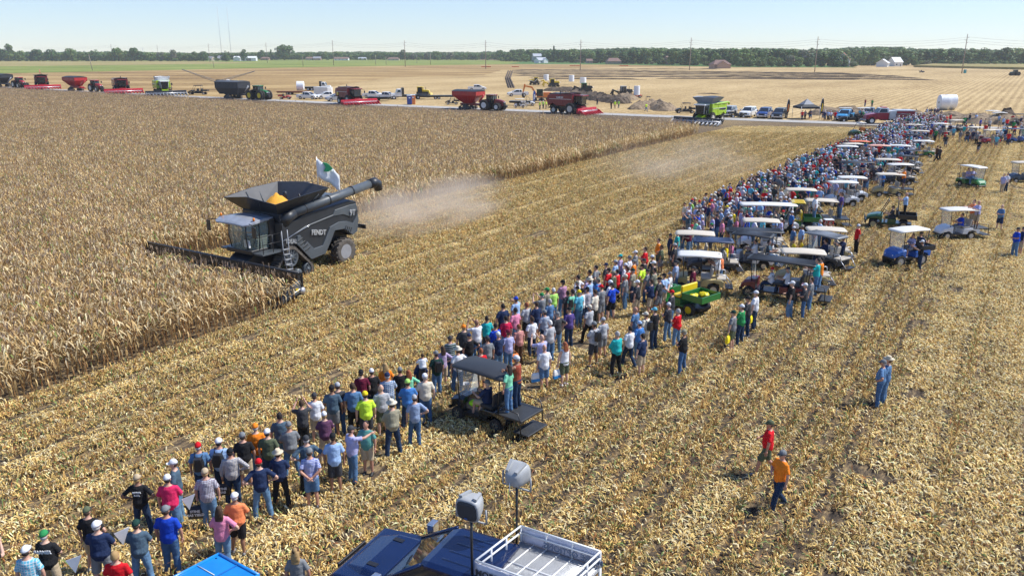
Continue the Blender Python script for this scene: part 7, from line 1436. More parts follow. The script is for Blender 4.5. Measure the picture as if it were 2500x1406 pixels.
# ----- the crowd. u, v are photo spots; v is the foot of the person, or the top of the head where 'h' is given
CMBP = P(790, 620)
def facing(p, jit=.25): return math.atan2(CMBP.y - p.y, CMBP.x - p.x) + prnd.uniform(-jit, jit)
def hp(u, vh): return (u, (vh - 18.8) / .853)
FG = """355 1305|black|dark jeans|tan cap|hips||text GATHER
428 1312|pink red|jeans|white cap|std2
443 1272|slate blue|jeans|white cap|std||f190
237 1396|black|khaki shorts|olive cap|hip1
262 1442|navy|grey shorts|white cap|fold||pennant
355 1432|slate blue|jeans|dark green cap|fold
425 1397|royal blue|jeans|grey cap|std
306 1512|red|jeans|blond hair|std
137 1462|black|khakis|green cap|fold||text FARMER
95 1507|cyan,plaid|jeans|white cap|std
-12 1490|black|jeans|black cap|photo
735 1500|grey|jeans|brown cap|woman
552 1388|pink|jeans|brown hair|woman2
588 1352|coral orange|black shorts|white cap|std2
517 1290|plum,check|jeans|tan cap|std
576 1232|cream,check|dark jeans|black cap|hip1||long
500 1222|denim blue|dark jeans|red cap|std||pack
549 1212|light blue|dark jeans|white cap|std||pack
605 1192|black|khaki shorts|grey cap|std||ybag
636 1172|orange|jeans|orange cap|std
664 1182|olive|navy shorts|white cap|std
694 1142|slate blue|jean shorts|dark hair|std2
690 1236|navy|black pants|straw hat|fold
645 1265|navy|jeans|red cap|hips
716 1168|grey|jeans|grey cap|fold
758 1205|slate blue|black pants|charcoal cap|hips
766 1238|royal blue,check|jean shorts|grey cap|back
822 1202|light blue|dark shorts|black cap|std
864 1176|lavender|jeans|charcoal cap|point||f40
900 1156|sea green|khaki shorts|dark hair|std||f-100
745 1100|charcoal|black pants|brown hair|photo
776 1082|white|khaki shorts|charcoal cap|std
800 1132|plum|khakis|white cap|fold
818 1068|slate blue|grey shorts|black cap|std
832 1060|charcoal|jeans|light grey cap|std
868 1062|denim blue|black pants|brown hair|std
898 1082|neon yellow|dark shorts|yellow cap|std
888 1022|maroon|dark jeans|black cap|std
913 1016|black|dark jeans|white cap|std
945 996|orange|jeans|blond hair|woman
951 1031|denim blue,plaid|jeans|navy cap|std2
981 1013|black|jeans|grey cap|std
1001 1010|mint green|jeans|red hair|woman2
936 1062|light grey|camo shorts|bald|std
962 1112|khaki|dark jeans|white cowboy hat|fold||long
1000 1052|blue|dark jeans|lime cap|fold
1016 1087|light blue,check|jeans|light grey cap|hip1
1041 1032|cream|jeans|white cap|std
1068 968|dark green|jeans|grey cap|std||pack
1030 985|navy|black pants|black cap|std||child
1083 946|lilac|khaki shorts|brown hair|woman2
1101 926|dark green,stripe|dark jeans|charcoal cap|std||ybag
1120 958|white|jeans|white cowboy hat|hip1
1147 916|black|jeans|navy cap|hip1
1134 896|charcoal|dark jeans|orange cap|std
1165 886|white|jeans|bald|photo
1175 957|red|khaki shorts|red hair|std
1191 926|grey|black pants|charcoal cap|std
1189 871|teal|dark shorts|dark hair|std
1228 842|navy|black shorts|dark hair|std
1210 891|royal blue|jeans|dark hair|fold
1217 917|navy|jeans|white cap|std
1241 912|lavender|jeans|maroon cap|std||obag
1235 871|crimson|jeans|dark hair|std
1258 851|pink|jeans|dark hair|std
1266 891|coral orange,check|brown pants|red hair|std
1260 821|light blue|jeans|royal blue cap|point
1285 832|light grey|black shorts|red hair|std
1309 831|navy|jean shorts|brown hair|std
1322 811|grey|jeans|green cap|photo
1298 873|white|dark jeans|brown hair|std||wide
1329 852|denim blue,check|dark jeans|grey cap|std
1341 822|denim blue|dark jeans|grey hair|std
1350 791|lime|jeans|white hair|std
1335 793|khaki|jeans|green cap|std
1341 886|light grey|jeans|white hair|std
1322 928|lavender|jean shorts|bald|photo
1328 953|white|jean shorts|bald|std||wbag
1377 941|white|camo shorts|red hair|woman||wbag,none
1360 863|charcoal|jeans|grey cap|hip1
1388 849|purple|dark jeans|black cap|std
1373 776|pink,check|jeans|black cap|fold
1412 801|cyan|jeans|yellow cap|std
1396 802|mint green|jeans|dark hair|std
1432 791|plum,check|dark jeans|black cap|std
1384 802|charcoal|dark jeans|dark hair|std||pack
1450 803|cream|black pants|brown hair|std
1437 838|light grey|black pants|cream cap|walk
1448 892|light grey|dark shorts|grey cap|fold||ypack
1470 872|light grey|grey shorts|light grey cap|std
1503 916|teal|black pants|grey hair|fold||long
1534 896|white|dark jeans|dark hair|walk
1564 919|navy|khaki shorts|dark hair|std
1548 848|denim blue|jeans|bald|std
1557 884|blue|jeans|light blue cap|std
1573 862|cream|khakis|cream cap|std||pack
1594 852|black|dark jeans|cyan cap|std
1628 832|charcoal|jeans|white cap|fold
1650 849|red|jeans|grey hair|fold
1636 800|charcoal|jeans|red cap|std
1664 912|black|jeans|khaki cap|fold
1553 776|charcoal|khaki shorts|white cap|std2
1586 772|navy|khaki shorts|brown hair|fold
1606 768|charcoal|grey shorts|black cap|hip1
1784 854|grey|camo shorts|dark green cap|std||ybag
1804 842|green|dark jeans|white cap|fold
1819 822|charcoal|dark jeans|black cap|std2
1838 806|white|dark jeans|white cap|std||ybag
1926 779|black|jeans|white cap|std2
1958 779|charcoal|jeans|white cap|fold
1973 767|grey|jeans|brown hair|std
2142 992|denim blue|jeans|grey cap|hips
2154 985|denim blue|jeans|straw hat|std
1868 1160|red|camo shorts|olive cap|walk||f165
1897 1244|orange|dark jeans|grey cap|walk||f200
2088 619|red|black pants|white cap|std
2437 563|denim blue|navy shorts|bald|fold
2474 627|royal blue|jeans|charcoal cap|fold
2488 623|navy|khaki shorts|charcoal cap|std
2444 473|lavender|khakis|brown hair|std
2453 470|white|dark jeans|dark hair|std
2291 396|charcoal|black pants|dark hair|walk||f10
2284 395|brown|black pants|dark hair|walk||f10
2242 660|black|dark jeans|white cap|lean
2052 650|navy|dark jeans|light grey cap|lean
1932 622|denim blue|khaki shorts|white cap|std||ybag
1952 620|light blue|khaki shorts|khaki cap|std||ybag
1748 700|grey|jean shorts|lavender cap|std||ybag
1757 696|coral orange|jean shorts|grey cap|std
1769 664|yellow|black shorts|blond hair|woman
1783 655|pink|jeans|blond hair|woman2
2150 470|blue|navy shorts|white cap|fold
2215 445|black|khaki shorts|blond hair|up1"""
def z6(s): return [(1340 + .1707 * float(a.split()[0]), 560 + .1707 * float(a.split()[1]), *a.split(None, 2)[2].split('|')) for a in s.split(';')]
def z7(s): return [(1560 + .3175 * float(a.split()[0]), 460 + .3175 * float(a.split()[1]), *a.split(None, 2)[2].split('|')) for a in s.split(';')]
def z8(s): return [(1780 + .2443 * float(a.split()[0]), 360 + .2443 * float(a.split()[1]), *a.split(None, 2)[2].split('|')) for a in s.split(';')]
HD = z6("""250 715 light blue|jeans|light grey cap;400 690 white|jeans|khaki cap;405 630 white|jeans|dark hair;570 565 light grey|jeans|dark hair;660 490 grey|jeans|dark hair;725 475 royal blue|dark jeans|red cap;805 455 charcoal|dark jeans|navy cap;545 630 lilac|jeans|brown hair;570 670 light blue|jeans|straw hat;695 650 blue|dark jeans|khaki cap;400 760 olive|dark jeans|black cap;470 750 charcoal|dark jeans|navy cap;460 800 white|dark jeans|black cap;735 765 grey|grey shorts|red cap;840 525 red|navy shorts|black cap;910 565 olive|dark jeans|khaki cap;865 700 white|jeans|white cap;890 735 royal blue|black shorts|charcoal cap;940 410 light blue|jeans|light grey cap;1010 340 lilac|jeans|teal cap;1090 345 pink|jeans|charcoal cap;1140 350 white|jeans|grey cap;1200 390 orange|jeans|grey cap;1080 460 white|jeans|white cap;1105 510 red|jeans|brown hair;960 530 red|black pants|dark hair;1185 530 khaki|dark jeans|dark green cap;1080 610 grey|jeans|cream cap;1225 260 grey|grey shorts|white cap;1300 265 charcoal|jeans|dark hair;1360 240 red|jeans|brown hair;1320 475 neon yellow|khakis|black cap;1345 380 charcoal|dark jeans|charcoal cap;1460 340 black|dark jeans|white cap;1520 330 charcoal|jeans|charcoal cap;1490 520 khaki|grey shorts|dark hair;1480 440 charcoal|jeans|white cap;1590 180 olive|grey shorts|brown hair;1550 115 orange|dark shorts|brown hair;1650 180 charcoal|dark shorts|dark hair;1720 40 navy|dark shorts|charcoal cap;1820 5 teal|jeans|white cap;1780 185 charcoal|dark shorts|light grey cap;1625 610 light blue,|khaki shorts|black cap;1710 560 white|khaki shorts|grey cap;1800 420 blue,check|jeans|charcoal cap;2045 480 maroon|jeans|charcoal cap;620 990 cream|brown pants|brown hair;340 430 grey|jeans|charcoal cap""".replace('340 430', '1395 520')) + z7("""285 315 teal|jeans|white cap;330 283 charcoal|jeans|brown hair;375 287 maroon|jeans|white cap;395 262 khaki|jeans|crimson cap;430 228 mint green|jeans|brown hair;450 238 blue,check|jeans|light grey cap;475 206 lilac|dark jeans|white cap;505 208 light grey|dark jeans|charcoal cap;555 195 lavender|jeans|grey cap;590 185 navy|jeans|charcoal cap;630 220 pink|dark jeans|brown hair;545 255 navy|dark jeans|green cap;600 180 denim blue|dark jeans|grey cap;620 145 light blue|jeans|cream cap;665 120 blue,plaid|jeans|yellow cap;690 100 grey|jeans|white cap;715 88 denim blue|jeans|light grey cap;675 172 charcoal|grey shorts|white cap;715 152 yellow|grey shorts|brown hair;770 122 red|jeans|brown hair;800 110 mint green|jeans|cream cap;845 115 teal|dark jeans|navy cap;740 195 pink|jeans|blond hair;775 155 lavender|grey shorts|grey cap;815 160 maroon|jeans|brown hair;850 184 grey|jeans|light grey cap;875 215 white|jeans|white hair;920 183 denim blue|jeans|khaki cap;940 203 cyan|jeans|brown hair;990 138 royal blue|black pants|brown hair;1035 200 light blue|jeans|charcoal cap;1075 220 lavender|dark jeans|cream cap;1090 165 black|black pants|red cap;1160 167 blue|black pants|white cap;1000 340 white|dark jeans|white hair""") + z8("""260 410 coral orange|jeans|green cap;350 385 lime|jeans|green cap;390 425 grey|jeans|light grey cap;450 465 khaki|jeans|grey cap;505 398 white|khaki shorts|tan cap;550 385 cream|khakis|brown hair;690 285 lime|jeans|light grey cap;870 343 red|jeans|white cap;912 338 grey|jeans|charcoal cap;942 325 light blue|jeans|grey cap;985 305 white|jeans|grey cap;960 312 red|jeans|brown hair;1050 325 lavender|khaki shorts|grey cap;885 712 light blue|jeans|white hair;830 760 lilac|jeans|grey cap;940 725 navy|dark jeans|brown hair;985 735 coral orange|dark jeans|brown hair;1160 120 cyan|jeans|brown hair""")
placed = []
def free(p, d=.42):
    return all((p.x - q[0]) ** 2 + (p.y - q[1]) ** 2 > d * d for q in placed)
M_lets = mat('print_white', (.7, .7, .7), .8)
VNTS = []
YB = [0]
def addp(u, v, shirt, bottom, hat, pose='std', opts=''):
    pat = ''
    if ',' in shirt: shirt, pat = shirt.split(',')
    p = P(u, v); f = facing(p, .18); sl = 'short'
    for o in opts.split(','):
        if o.startswith('f') and o[1:].lstrip('-').isdigit(): f = math.radians(float(o[1:]))
        if o == 'long': sl = 'long'
        if o == 'none': sl = 'none'
    if hat == 'yellow cap': pass
    t = person(p, f, shirt, bottom, hat, pose, sl, pat); placed.append((p.x, p.y)); d = PEOPLE[-1]; d['uv'] = (u, v)
    desc = '%s shirt' % shirt
    for o in opts.split(','):
        if o.startswith('text'):
            s = o[5:]; lo = [s] if s != 'GATHER' else ['GATHER', '& CO.']
            for i, l in enumerate(lo): text_obj(l, .11 if s == 'FARMER' else .06, M_lets, t, (-.150, 0, 1.33 - .08 * i), (math.pi / 2, 0, -math.pi / 2), bold=.003, ext=.008)
            d['extra'] = 'with white lettering on the back'
        if o in ('pack', 'ypack'): backpack(t, M_black if o == 'pack' else M_black, 'black backpack on the person in the %s shirt and %s' % (shirt, hat if hat != 'bald' else 'no hat')); d['extra'] = 'wearing a black backpack'
        if o == 'ybag': YB[0] += 1; bagin(t, M_ybag, 'yellow carrier bag held by the person in the %s shirt and %s' % (shirt, hat), side=1); d['extra'] = 'holding a yellow bag'
        if o == 'wbag': bagin(t, M_white, 'white and blue carrier bag held by the %s in the white top' % ('woman' if 'woman' in pose else 'man'), side=1, m2=mat('bag_blue', (.02, .25, .6), .5), z=.80); d['extra'] = 'holding a white and blue bag'
        if o == 'obag': bagin(t, M_org, 'orange carrier bag by the person in the lavender shirt', side=-1); d['extra'] = 'holding an orange bag'
        if o == 'child':
            c = person(t.location, f, 'white', 'navy shorts', 'brown hair', 'sit', scale=.62, z=1.02 * 1.0 + .12); c.location = t.location + v3(-.22 * math.cos(f), -.22 * math.sin(f), .88); PEOPLE[-1]['label'] = 'small child in white shirt riding on the shoulders of a person in navy'; backpack(t, M_black, 'black backpack under the child riding on shoulders')
        if o == 'pennant': pass
    return t
lines = FG.split('\n')
FGP = {}
for l in lines:
    q = l.split('|'); u, v = map(float, q[0].split()); opts = q[6] if len(q) > 6 else (q[5] if len(q) > 5 else '')
    FGP[(u, v)] = addp(u, v, q[1], q[2], q[3], q[4] if len(q) > 4 and q[4] else 'std', opts)
for k, (u, v) in enumerate(((1109, 952), (1137, 957))):
    r_ = empty('bucket', ['white bucket left of the cowboy hatted man in white', 'white bucket right of the cowboy hatted man in white'][k], 'bucket', 'buckets among the watchers', P(u, v)); b = MB(); b.lathe([(.12, 0), (.15, .34), (.16, .35), (.14, .34), (.11, .02)], n=16); b.build('pail', M_white, r_); b = MB(); b.tube([(.15 * math.cos(a), 0, .34 + .12 * math.sin(a)) for a in [i * math.pi / 8 for i in range(9)]], .006, 4); b.build('handle', M_alu, r_)
# drawstring bag with lettering and the white paper pennants
bagin(FGP[(517, 1290)], M_black, 'black drawstring bag reading STINE HAS YIELD held behind the checked shirt', side=1, w=.40, h=.44, z=.80, txt=['STINE', 'HAS YIELD'], x=.0, yy=.34, nm='drawstring_bag')
bagin(FGP[(576, 1232)], M_black, 'second black drawstring bag with white print, by the cream checked long sleeve', side=1, w=.36, h=.42, z=.80, txt=['STINE', 'HAS'], x=.0, yy=.3, nm='drawstring_bag')
def pennant(u, v, z, rz, lb):
    b = MB(); pts = [(0, 0), (.34, .10), (.16, -.34)]; b.prism(pts, -.004, .004); o = b.build('paper_pennant', M_flag); o.location = P(u, v, z); o.rotation_euler = (0, 0, rz); tag(o, lb, 'paper', 'white paper pennants')
pennant(443, 1218, 1.05, .3, 'white triangular paper hanging right of the pink red shirt'); pennant(278, 1302, 1.35, .4, 'white triangular paper held up by the man in navy'); pennant(160, 1368, 1.2, .2, 'pale triangular paper by the FARMER shirt')
pose_w = ['std', 'std', 'std2', 'hip1', 'fold', 'hips', 'back', 'std', 'fold', 'photo']
for h in HD:
    u, v = hp(h[0], h[1]); p = P(u, v)
    if not free(p, .33): continue
    addp(u, v, h[2].rstrip(','), h[3], h[4], prnd.choice(pose_w[:8]) if 'blond' not in h[4] else 'woman')
# ----- people on and in the carts
def rider(c, x, y, z, face_off, shirt, bottom, hat, pose, label=None, **k):
    p = place_in(c, x, y, 0); t = person(p, c.rotation_euler.z + face_off, shirt, bottom, hat, pose, z=0, label=label, **k); t.location.z = z; return t
SZ = .42 - .0   # seat height offset: hips of the sitting figure are at .90
rider(g_black, -.30, .25, -.08, 0, 'navy', 'khaki shorts', 'grey cap', 'sit', 'heavy driver in navy shirt and khaki shorts inside the black golf cart')
rider(g_black, -1.15, .22, .72, .1, 'mint green', 'jeans', 'dark hair', 'woman', 'woman in pastel tie-dye top standing on the back of the black golf cart')
rider(g_black, -1.15, -.22, .72, .1, 'rust red', 'dark jeans', 'white cap', 'hug', 'man in rust red sleeveless shirt hugging the woman on the black golf cart', sleeve='none')
rider(g_w4, -.25, .2, -.05, 0, 'white', 'grey pants', 'brown hair', 'sit', 'man in white shirt seated in the white sided four seat cart'); rider(g_w4, -1.0, .25, -.05, math.pi, 'slate blue', 'jeans', 'dark hair', 'sit', 'person in slate shirt on the rear seat of the white sided cart')
rider(g_red, .25, .25, -.05, 0, 'white', 'dark jeans', 'red cap', 'sit', 'driver in white shirt and red cap in the dark red cart'); rider(g_red, -.5, .25, -.05, 0, 'white', 'dark jeans', 'navy cap', 'sit', 'second row passenger in white shirt in the dark red cart'); rider(g_red, -1.85, .3, .55, .2, 'teal', 'jeans', 'dark hair', 'lean', 'teal shirted youth leaning on the roof of the dark red cart'); rider(g_red, -1.95, -.2, .55, 0, 'orange', 'jeans', 'dark hair', 'lean', 'orange shirted youth leaning on the dark red cart beside the teal one')
rider(g_brn, -.2, .2, -.05, 0, 'navy', 'dark jeans', 'brown hair', 'sit', 'driver in navy in the silver railed black cart')
rider(g_grn, -.2, .3, -.1, 0, 'charcoal', 'camo shorts', 'black cap', 'sit', 'driver in charcoal in the dark green utility vehicle'); rider(g_grn, -.95, .1, .78, 0, 'light blue', 'black pants', 'bald', 'lean', 'man in light blue standing in the bed of the dark green vehicle')
rider(g_blue, -.2, .2, .12, 0, 'lavender', 'grey shorts', 'brown hair', 'sit', 'driver in lavender in the lifted blue golf cart'); rider(g_blue, -.9, .1, .15, math.pi, 'navy', 'dark jeans', 'charcoal cap', 'sit', 'person in navy seated at the back of the blue golf cart')
rider(g_wht, -.2, .2, -.02, 0, 'royal blue', 'grey pants', 'dark hair', 'sit', 'driver in royal blue in the white utility golf cart'); rider(g_wht, -1.2, .25, .72, 0, 'lavender', 'khaki shorts', 'bald', 'lean', 'man in lavender leaning on the roof of the white utility golf cart'); rider(g_wht, -1.2, -.25, .72, 0, 'coral orange', 'khaki shorts', 'brown hair', 'lean', 'person in coral shirt standing on the back of the white utility cart')
for c in CARTS:
    lb = c['label']
    if 'straight towards' in lb:
        for y, co_ in ((.25, 'lavender'), (-.25, 'lilac')): rider(c, -.3, y, -.05, 0, co_, 'jeans', 'dark hair' if y > 0 else 'brown hair', 'sit', 'person in %s riding in the small green golf cart' % co_)
    if 'an orange shirted man stands' in lb: rider(c, -1.2, 0, .72, 0, 'orange', 'navy shorts', 'grey cap', 'lean', 'man in orange shirt standing on the cream bodied golf cart')
    if 'bright yellow roof' in lb: rider(c, -1.3, .3, .75, 0, 'white', 'jeans', 'red cap', 'std', 'man in white shirt standing in the bed of the yellow roofed vehicle'); rider(c, -1.3, -.3, .75, 0, 'light blue', 'jeans', 'brown hair', 'std', 'man in light blue standing in the bed of the yellow roofed vehicle')
    if 'red cooler' in lb: rider(c, -1.3, .25, .72, 0, 'purple', 'jeans', 'brown hair', 'std', 'man in purple standing by the red cooler on the beige roofed cart'); rider(c, -1.3, -.25, .72, 0, 'grey', 'jeans', 'brown hair', 'std', 'man in grey standing by the red cooler on the beige roofed cart')
    if c['label'].startswith('tan golf cart'): rider(c, -1.0, 0, .35, .0, 'white', 'khaki shorts', 'brown hair', 'lean', 'tall man in white polo standing on the rear step of the tan cart')
# driver in the combine cab
t = person(P(700, 620), ROWA + math.pi, 'light blue', 'dark jeans', 'white cap', 'sit', label='driver in light blue shirt behind the glass of the charcoal combine'); Tc = Matrix.Translation(cmb.location) @ Matrix.Rotation(ROWA + math.pi, 4, 'Z'); t.location = Tc @ v3(1.85, 0, 1.55)
# ----- the dense part of the crowd further off
band = [(1640, 560), (1700, 535), (1760, 505), (1830, 470), (1900, 440), (1980, 402), (2040, 378), (2095, 356), (2130, 338), (2180, 312), (2230, 300), (2310, 303), (2300, 330), (2260, 352), (2240, 380), (2215, 400), (2190, 425), (2150, 450), (2120, 470), (2060, 490), (1990, 520), (1930, 560), (1890, 585), (1830, 600), (1760, 590), (1700, 600)]
bandw = [P(*q) for q in band]; bandw = [(p.x, p.y) for p in bandw]
shirts = ['white'] * 7 + ['light grey'] * 6 + ['grey'] * 7 + ['charcoal'] * 6 + ['black'] * 6 + ['navy'] * 7 + ['slate blue'] * 4 + ['denim blue'] * 4 + ['blue'] * 4 + ['royal blue'] * 2 + ['light blue'] * 6 + ['lavender'] * 5 + ['teal', 'cyan', 'green', 'mint green', 'olive', 'khaki', 'khaki', 'tan', 'cream', 'lime', 'neon yellow', 'yellow', 'orange', 'coral orange', 'red', 'red', 'red', 'red', 'crimson', 'pink', 'pink', 'maroon', 'maroon', 'plum', 'lilac']
bots = ['jeans'] * 9 + ['dark jeans'] * 5 + ['black pants'] * 2 + ['khakis'] * 2 + ['khaki shorts'] * 5 + ['grey shorts'] * 3 + ['dark shorts'] * 2 + ['jean shorts'] * 2
hats = ['white cap'] * 7 + ['light grey cap'] * 4 + ['grey cap'] * 4 + ['black cap'] * 4 + ['navy cap'] * 3 + ['charcoal cap'] * 3 + ['khaki cap', 'tan cap', 'red cap', 'green cap', 'blue cap', 'brown hair', 'dark hair', 'grey hair', 'white hair', 'blond hair', 'bald', 'straw hat', 'orange cap', 'cream cap', 'royal blue cap']
carts_xy = [(c.location.x, c.location.y, c.rotation_euler.z) for c in CARTS]
def clear_of_carts(x, y):
    for cx, cy, h in carts_xy:
        dx, dy = x - cx, y - cy; a = dx * math.cos(h) + dy * math.sin(h); b_ = -dx * math.sin(h) + dy * math.cos(h)
        if abs(a) < 1.75 and abs(b_) < .95: return False
    return True
cand = []
xs = [p[0] for p in bandw]; ys = [p[1] for p in bandw]; x = min(xs)
while x < max(xs):
    y = min(ys)
    while y < max(ys):
        q = v3(x + prnd.uniform(-.3, .3), y + prnd.uniform(-.3, .3), 0)
        if inpoly(q.x, q.y, bandw) and clear_of_carts(q.x, q.y):
            r, n = toRN(q.x, q.y); dens = .80 if n > -2 else .62
            if prnd.random() < dens and free(q, .45): cand.append(q)
        y += .82
    x += .82
# looser walkers and onlookers
for k in range(60):
    u, v = prnd.uniform(2270, 2500), prnd.uniform(300, 368 if prnd.random() < .8 else 380)
    if u < 2300 and v > 350: continue
    p = P(u, v)
    if free(p, .5) and clear_of_carts(p.x, p.y): cand.append(p); placed.append((p.x, p.y))
for (u0, u1, v0, v1, n) in ((2100, 2140, 292, 300, 10), (2000, 2050, 292, 297, 8), (1955, 1985, 291, 294, 4), (2205, 2330, 286, 297, 18), (2060, 2110, 287, 291, 9)):
    for k in range(n): p = P(prnd.uniform(u0, u1), prnd.uniform(v0, v1)); cand.append(p)
cand.sort(key=lambda q: q.length)
nind = 298 - len(PEOPLE) - 14
print('people hand placed', len(PEOPLE), 'candidates', len(cand), 'individual more', nind)
walkp = ['walk', 'walk', 'std', 'std2', 'hip1']
for q in cand[:nind]:
    far = q.x > 75 and False
    t = person(q, facing(q, .3), prnd.choice(shirts), prnd.choice(bots), prnd.choice(hats), prnd.choice(pose_w)); placed.append((q.x, q.y))
# neon vest workers and others by the machines (individuals)
for (u, v, sh, bt, ht, ps) in [(1318, 268, 'neon yellow', 'dark jeans', 'white cap', 'std'), (1326, 266, 'lime', 'dark jeans', 'white cap', 'hip1'), (1333, 267, 'neon yellow', 'black pants', 'orange cap', 'std'), (1338, 266, 'lime', 'black pants', 'grey cap', 'std2'), (1352, 268, 'neon yellow', 'black pants', 'black cap', 'std'), (1358, 269, 'neon yellow', 'dark jeans', 'white cap', 'fold'), (1492, 267, 'black', 'black pants', 'black cap', 'std'), (1501, 266, 'neon yellow', 'khaki shorts', 'white cap', 'std'), (1510, 265, 'lime', 'grey pants', 'blue cap', 'std'), (1577, 273, 'neon yellow', 'jeans', 'brown hair', 'walk'), (1458, 257, 'charcoal', 'dark jeans', 'khaki cap', 'std'), (2111, 261, 'maroon', 'jeans', 'brown hair', 'std'), (2128, 262, 'green', 'dark jeans', 'brown hair', 'std'), (1921, 289, 'charcoal', 'dark jeans', 'brown hair', 'std')]:
    person(P(u, v), prnd.uniform(0, 6.28), sh, bt, ht, ps, group='people working and standing by the machines', at='road')
# everyone farther: one mass
rest = cand[nind:]
protos = []
for i in range(26):
    pz = ['std', 'std2', 'hip1', 'fold', 'walk'][i % 5]; bt = prnd.choice(bots); M_ = pose_meshes(pz, 'short', BOT[bt][0]); sh = prnd.choice(shirts); ht = prnd.choice(hats)
    bm = bmesh.new(); mats_ = []
    def addm(me, m):
        n0 = len(bm.faces); bm.from_mesh(me); bm.faces.ensure_lookup_table(); mats_.append(m)
        for f in bm.faces[n0:]: f.material_index = len(mats_) - 1
    addm(M_['body'], prnd.choice(SKIN)); addm(M_[('s', 'short')], cloth(sh)); addm(M_[('t', BOT[bt][0])], BOT[bt][1]())
    addm(HW['cap' if 'cap' in ht else 'hat' if 'hat' in ht else 'hair'], cloth(ht[:-4]) if 'cap' in ht else M_str if 'hat' in ht else mat('brown_hair', (.1, .1, .1)))
    me = bpy.data.meshes.new('crowd_person'); bm.to_mesh(me); bm.free(); [me.materials.append(m) for m in mats_]; protos.append(me)
if rest:
    o = instancer('crowd', [tuple(q) for q in rest], [(0, 0, facing(q, .5) if q.x < 75 else prnd.uniform(0, 6.28)) for q in rest], [(1, 1, prnd.uniform(.95, 1.05)) for q in rest], [prnd.randrange(26) for q in rest], protos)
    tag(o, 'far end of the dense crowd of people thinning out towards the road', 'crowd')
# ----- labels that single each person out
def pdesc(d):
    hat = d['hat']; sl = {'long': 'long sleeved ', 'none': 'sleeveless ', 'short': ''}[d['sleeve']]; pat = {'plaid': 'plaid ', 'check': 'checked ', 'stripe': 'striped ', '': ''}[d['pat']]
    who = 'woman' if 'woman' in d['pose'] else 'person'
    return '%s in %s %s%sshirt, %s and %s' % (who, d['shirt'], sl, pat, hat if hat != 'bald' else 'bare head', d['bottom'])
PO = {'hips': 'hands on hips', 'fold': 'arms folded', 'photo': 'holding up a phone', 'back': 'hands behind the back', 'walk': 'walking', 'point': 'pointing', 'up1': 'arm raised'}
ALL = [d for d in PEOPLE]
used = {}
pos = {id(d): d['o'].location.copy() for d in ALL}
def zone(p):
    r, n = toRN(p.x, p.y)
    u = CX + F * p.x / (p.y * CP + H * SP)
    if p.y > 128: return 'near the road'
    if u < 480: return 'bottom left group'
    if u < 900: return 'left stretch of the line'
    if u < 1250: return 'by the black cart'
    if u < 1480: return 'middle of the line'
    if u < 1700: return 'before the green gator'
    if n < -22: return 'open ground at right'
    if u < 1900: return 'amid the near carts'
    if u < 2080: return 'amid the far carts'
    return 'far dense crowd'
base = {}
for d in ALL:
    if d['label']: continue
    s = pdesc(d)
    base.setdefault(s, []).append(d)
final = {}
for s, L in base.items():
    for d in L:
        t = s
        if len(L) > 1 or True:
            e = d['extra'] or PO.get(d['pose'])
            z_ = zone(pos[id(d)])
            t2 = s + ', ' + (e if e and len((s + e).split()) <= 15 else z_)
            if len(L) > 1: t2 = s + ', ' + z_
            t = t2
        final.setdefault(t, []).append(d)
for t, L in final.items():
    if len(L) == 1: L[0]['label'] = t; continue
    for d in L:   # tell look-alikes apart by their nearest neighbour
        p = pos[id(d)]; nb = sorted([q for q in ALL if q is not d and q not in L], key=lambda q: (pos[id(q)] - p).length)
        for q in nb[:6]:
            lb = '%s in %s shirt, %s, %s a %s shirt with %s' % ('woman' if 'woman' in d['pose'] else 'person', d['shirt'], d['hat'] if d['hat'] != 'bald' else 'bare head', 'right of' if pos[id(q)].x < p.x else 'left of', q['shirt'], q['hat'] if q['hat'] != 'bald' else 'bare head')
            if lb not in used and lb not in final: break
        d['label'] = lb; used[lb] = 1
for d in ALL:
    lb = d['label']; w = lb.replace(',', '').split()
    if len(w) > 16: lb = ' '.join(lb.split()[:16]).rstrip(',')
    d['o']['label'] = lb
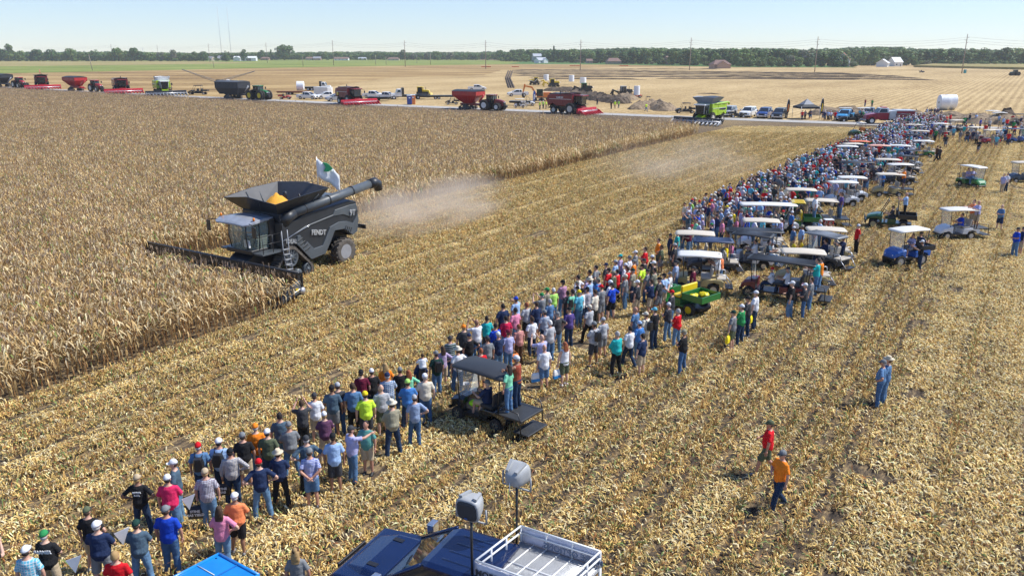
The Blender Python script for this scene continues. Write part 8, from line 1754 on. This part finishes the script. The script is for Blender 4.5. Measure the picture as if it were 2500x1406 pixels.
# ================================================================= DUST AND HAZE
def vol(name, label, box_pts, dens, col, aniso=.2, nscale=.25, fall=True):
    m = bpy.data.materials.new(name); m.use_nodes = True; t = m.node_tree; t.nodes.clear(); N = t.nodes.new; L = t.links.new
    out = N('ShaderNodeOutputMaterial'); v = N('ShaderNodeVolumePrincipled'); v.inputs['Color'].default_value = (*col, 1); v.inputs['Anisotropy'].default_value = aniso
    tc = N('ShaderNodeTexCoord'); nz = N('ShaderNodeTexNoise'); nz.inputs['Scale'].default_value = nscale; nz.inputs['Detail'].default_value = 4; L(tc.outputs['Object'], nz.inputs['Vector'])
    # soft ellipsoid falloff in generated space
    mp = N('ShaderNodeMapping'); mp.inputs['Location'].default_value = (-1, -1, -.8); mp.inputs['Scale'].default_value = (2, 2, 1.9); L(tc.outputs['Generated'], mp.inputs['Vector'])
    ln = N('ShaderNodeVectorMath'); ln.operation = 'LENGTH'; L(mp.outputs[0], ln.inputs[0])
    f = N('ShaderNodeMapRange'); f.inputs['From Min'].default_value = 1.0; f.inputs['From Max'].default_value = .15; f.inputs['To Min'].default_value = 0; f.inputs['To Max'].default_value = 1; L(ln.outputs['Value'], f.inputs['Value'])
    n2 = N('ShaderNodeMapRange'); n2.inputs['From Min'].default_value = .38; n2.inputs['From Max'].default_value = .68; L(nz.outputs['Fac'], n2.inputs['Value'])
    mu = N('ShaderNodeMath'); mu.operation = 'MULTIPLY'; L(f.outputs[0], mu.inputs[0]); L(n2.outputs[0], mu.inputs[1]); m2 = N('ShaderNodeMath'); m2.operation = 'MULTIPLY'; m2.inputs[1].default_value = dens; L(mu.outputs[0], m2.inputs[0])
    L(m2.outputs[0], v.inputs['Density']); L(v.outputs[0], out.inputs['Volume'])
    r0, r1, n0, n1, z1 = box_pts
    b = MB(); b.box(-.5, .5, -.5, .5, 0, 1); o = b.build(name, m); c = RN((r0 + r1) / 2, (n0 + n1) / 2, .02); o.location = c; o.rotation_euler = (0, 0, ROWA); o.scale = (r1 - r0, n1 - n0, z1); tag(o, label, 'dust', None, 'stuff'); return o
vol('dust_cloud', 'tan dust trailing low behind the charcoal combine', (33.2, 54, 31.0, 38.6, 3.9), .55, (1, .88, .74), nscale=3.5)
vol('dust_haze', 'fainter dust drifting over the cut strip farther back', (58, 90, 20, 36, 4.5), .08, (1, .9, .78), nscale=3)

hz = bpy.data.materials.new('haze_air'); hz.use_nodes = True; t = hz.node_tree; t.nodes.clear(); o_ = t.nodes.new('ShaderNodeOutputMaterial'); v_ = t.nodes.new('ShaderNodeVolumePrincipled'); v_.inputs['Color'].default_value = (.86, .93, 1, 1); v_.inputs['Density'].default_value = .00013; v_.inputs['Anisotropy'].default_value = .1; t.links.new(v_.outputs[0], o_.inputs['Volume'])
b = MB(); b.box(-2600, 2600, -60, 2900, -1, 190); o = b.build('haze', hz); tag(o, 'thin summer haze paling the far woods and fields', 'haze', None, 'stuff')
SC.cycles.volume_bounces = 2
bpy.data.scenes.remove(TS)
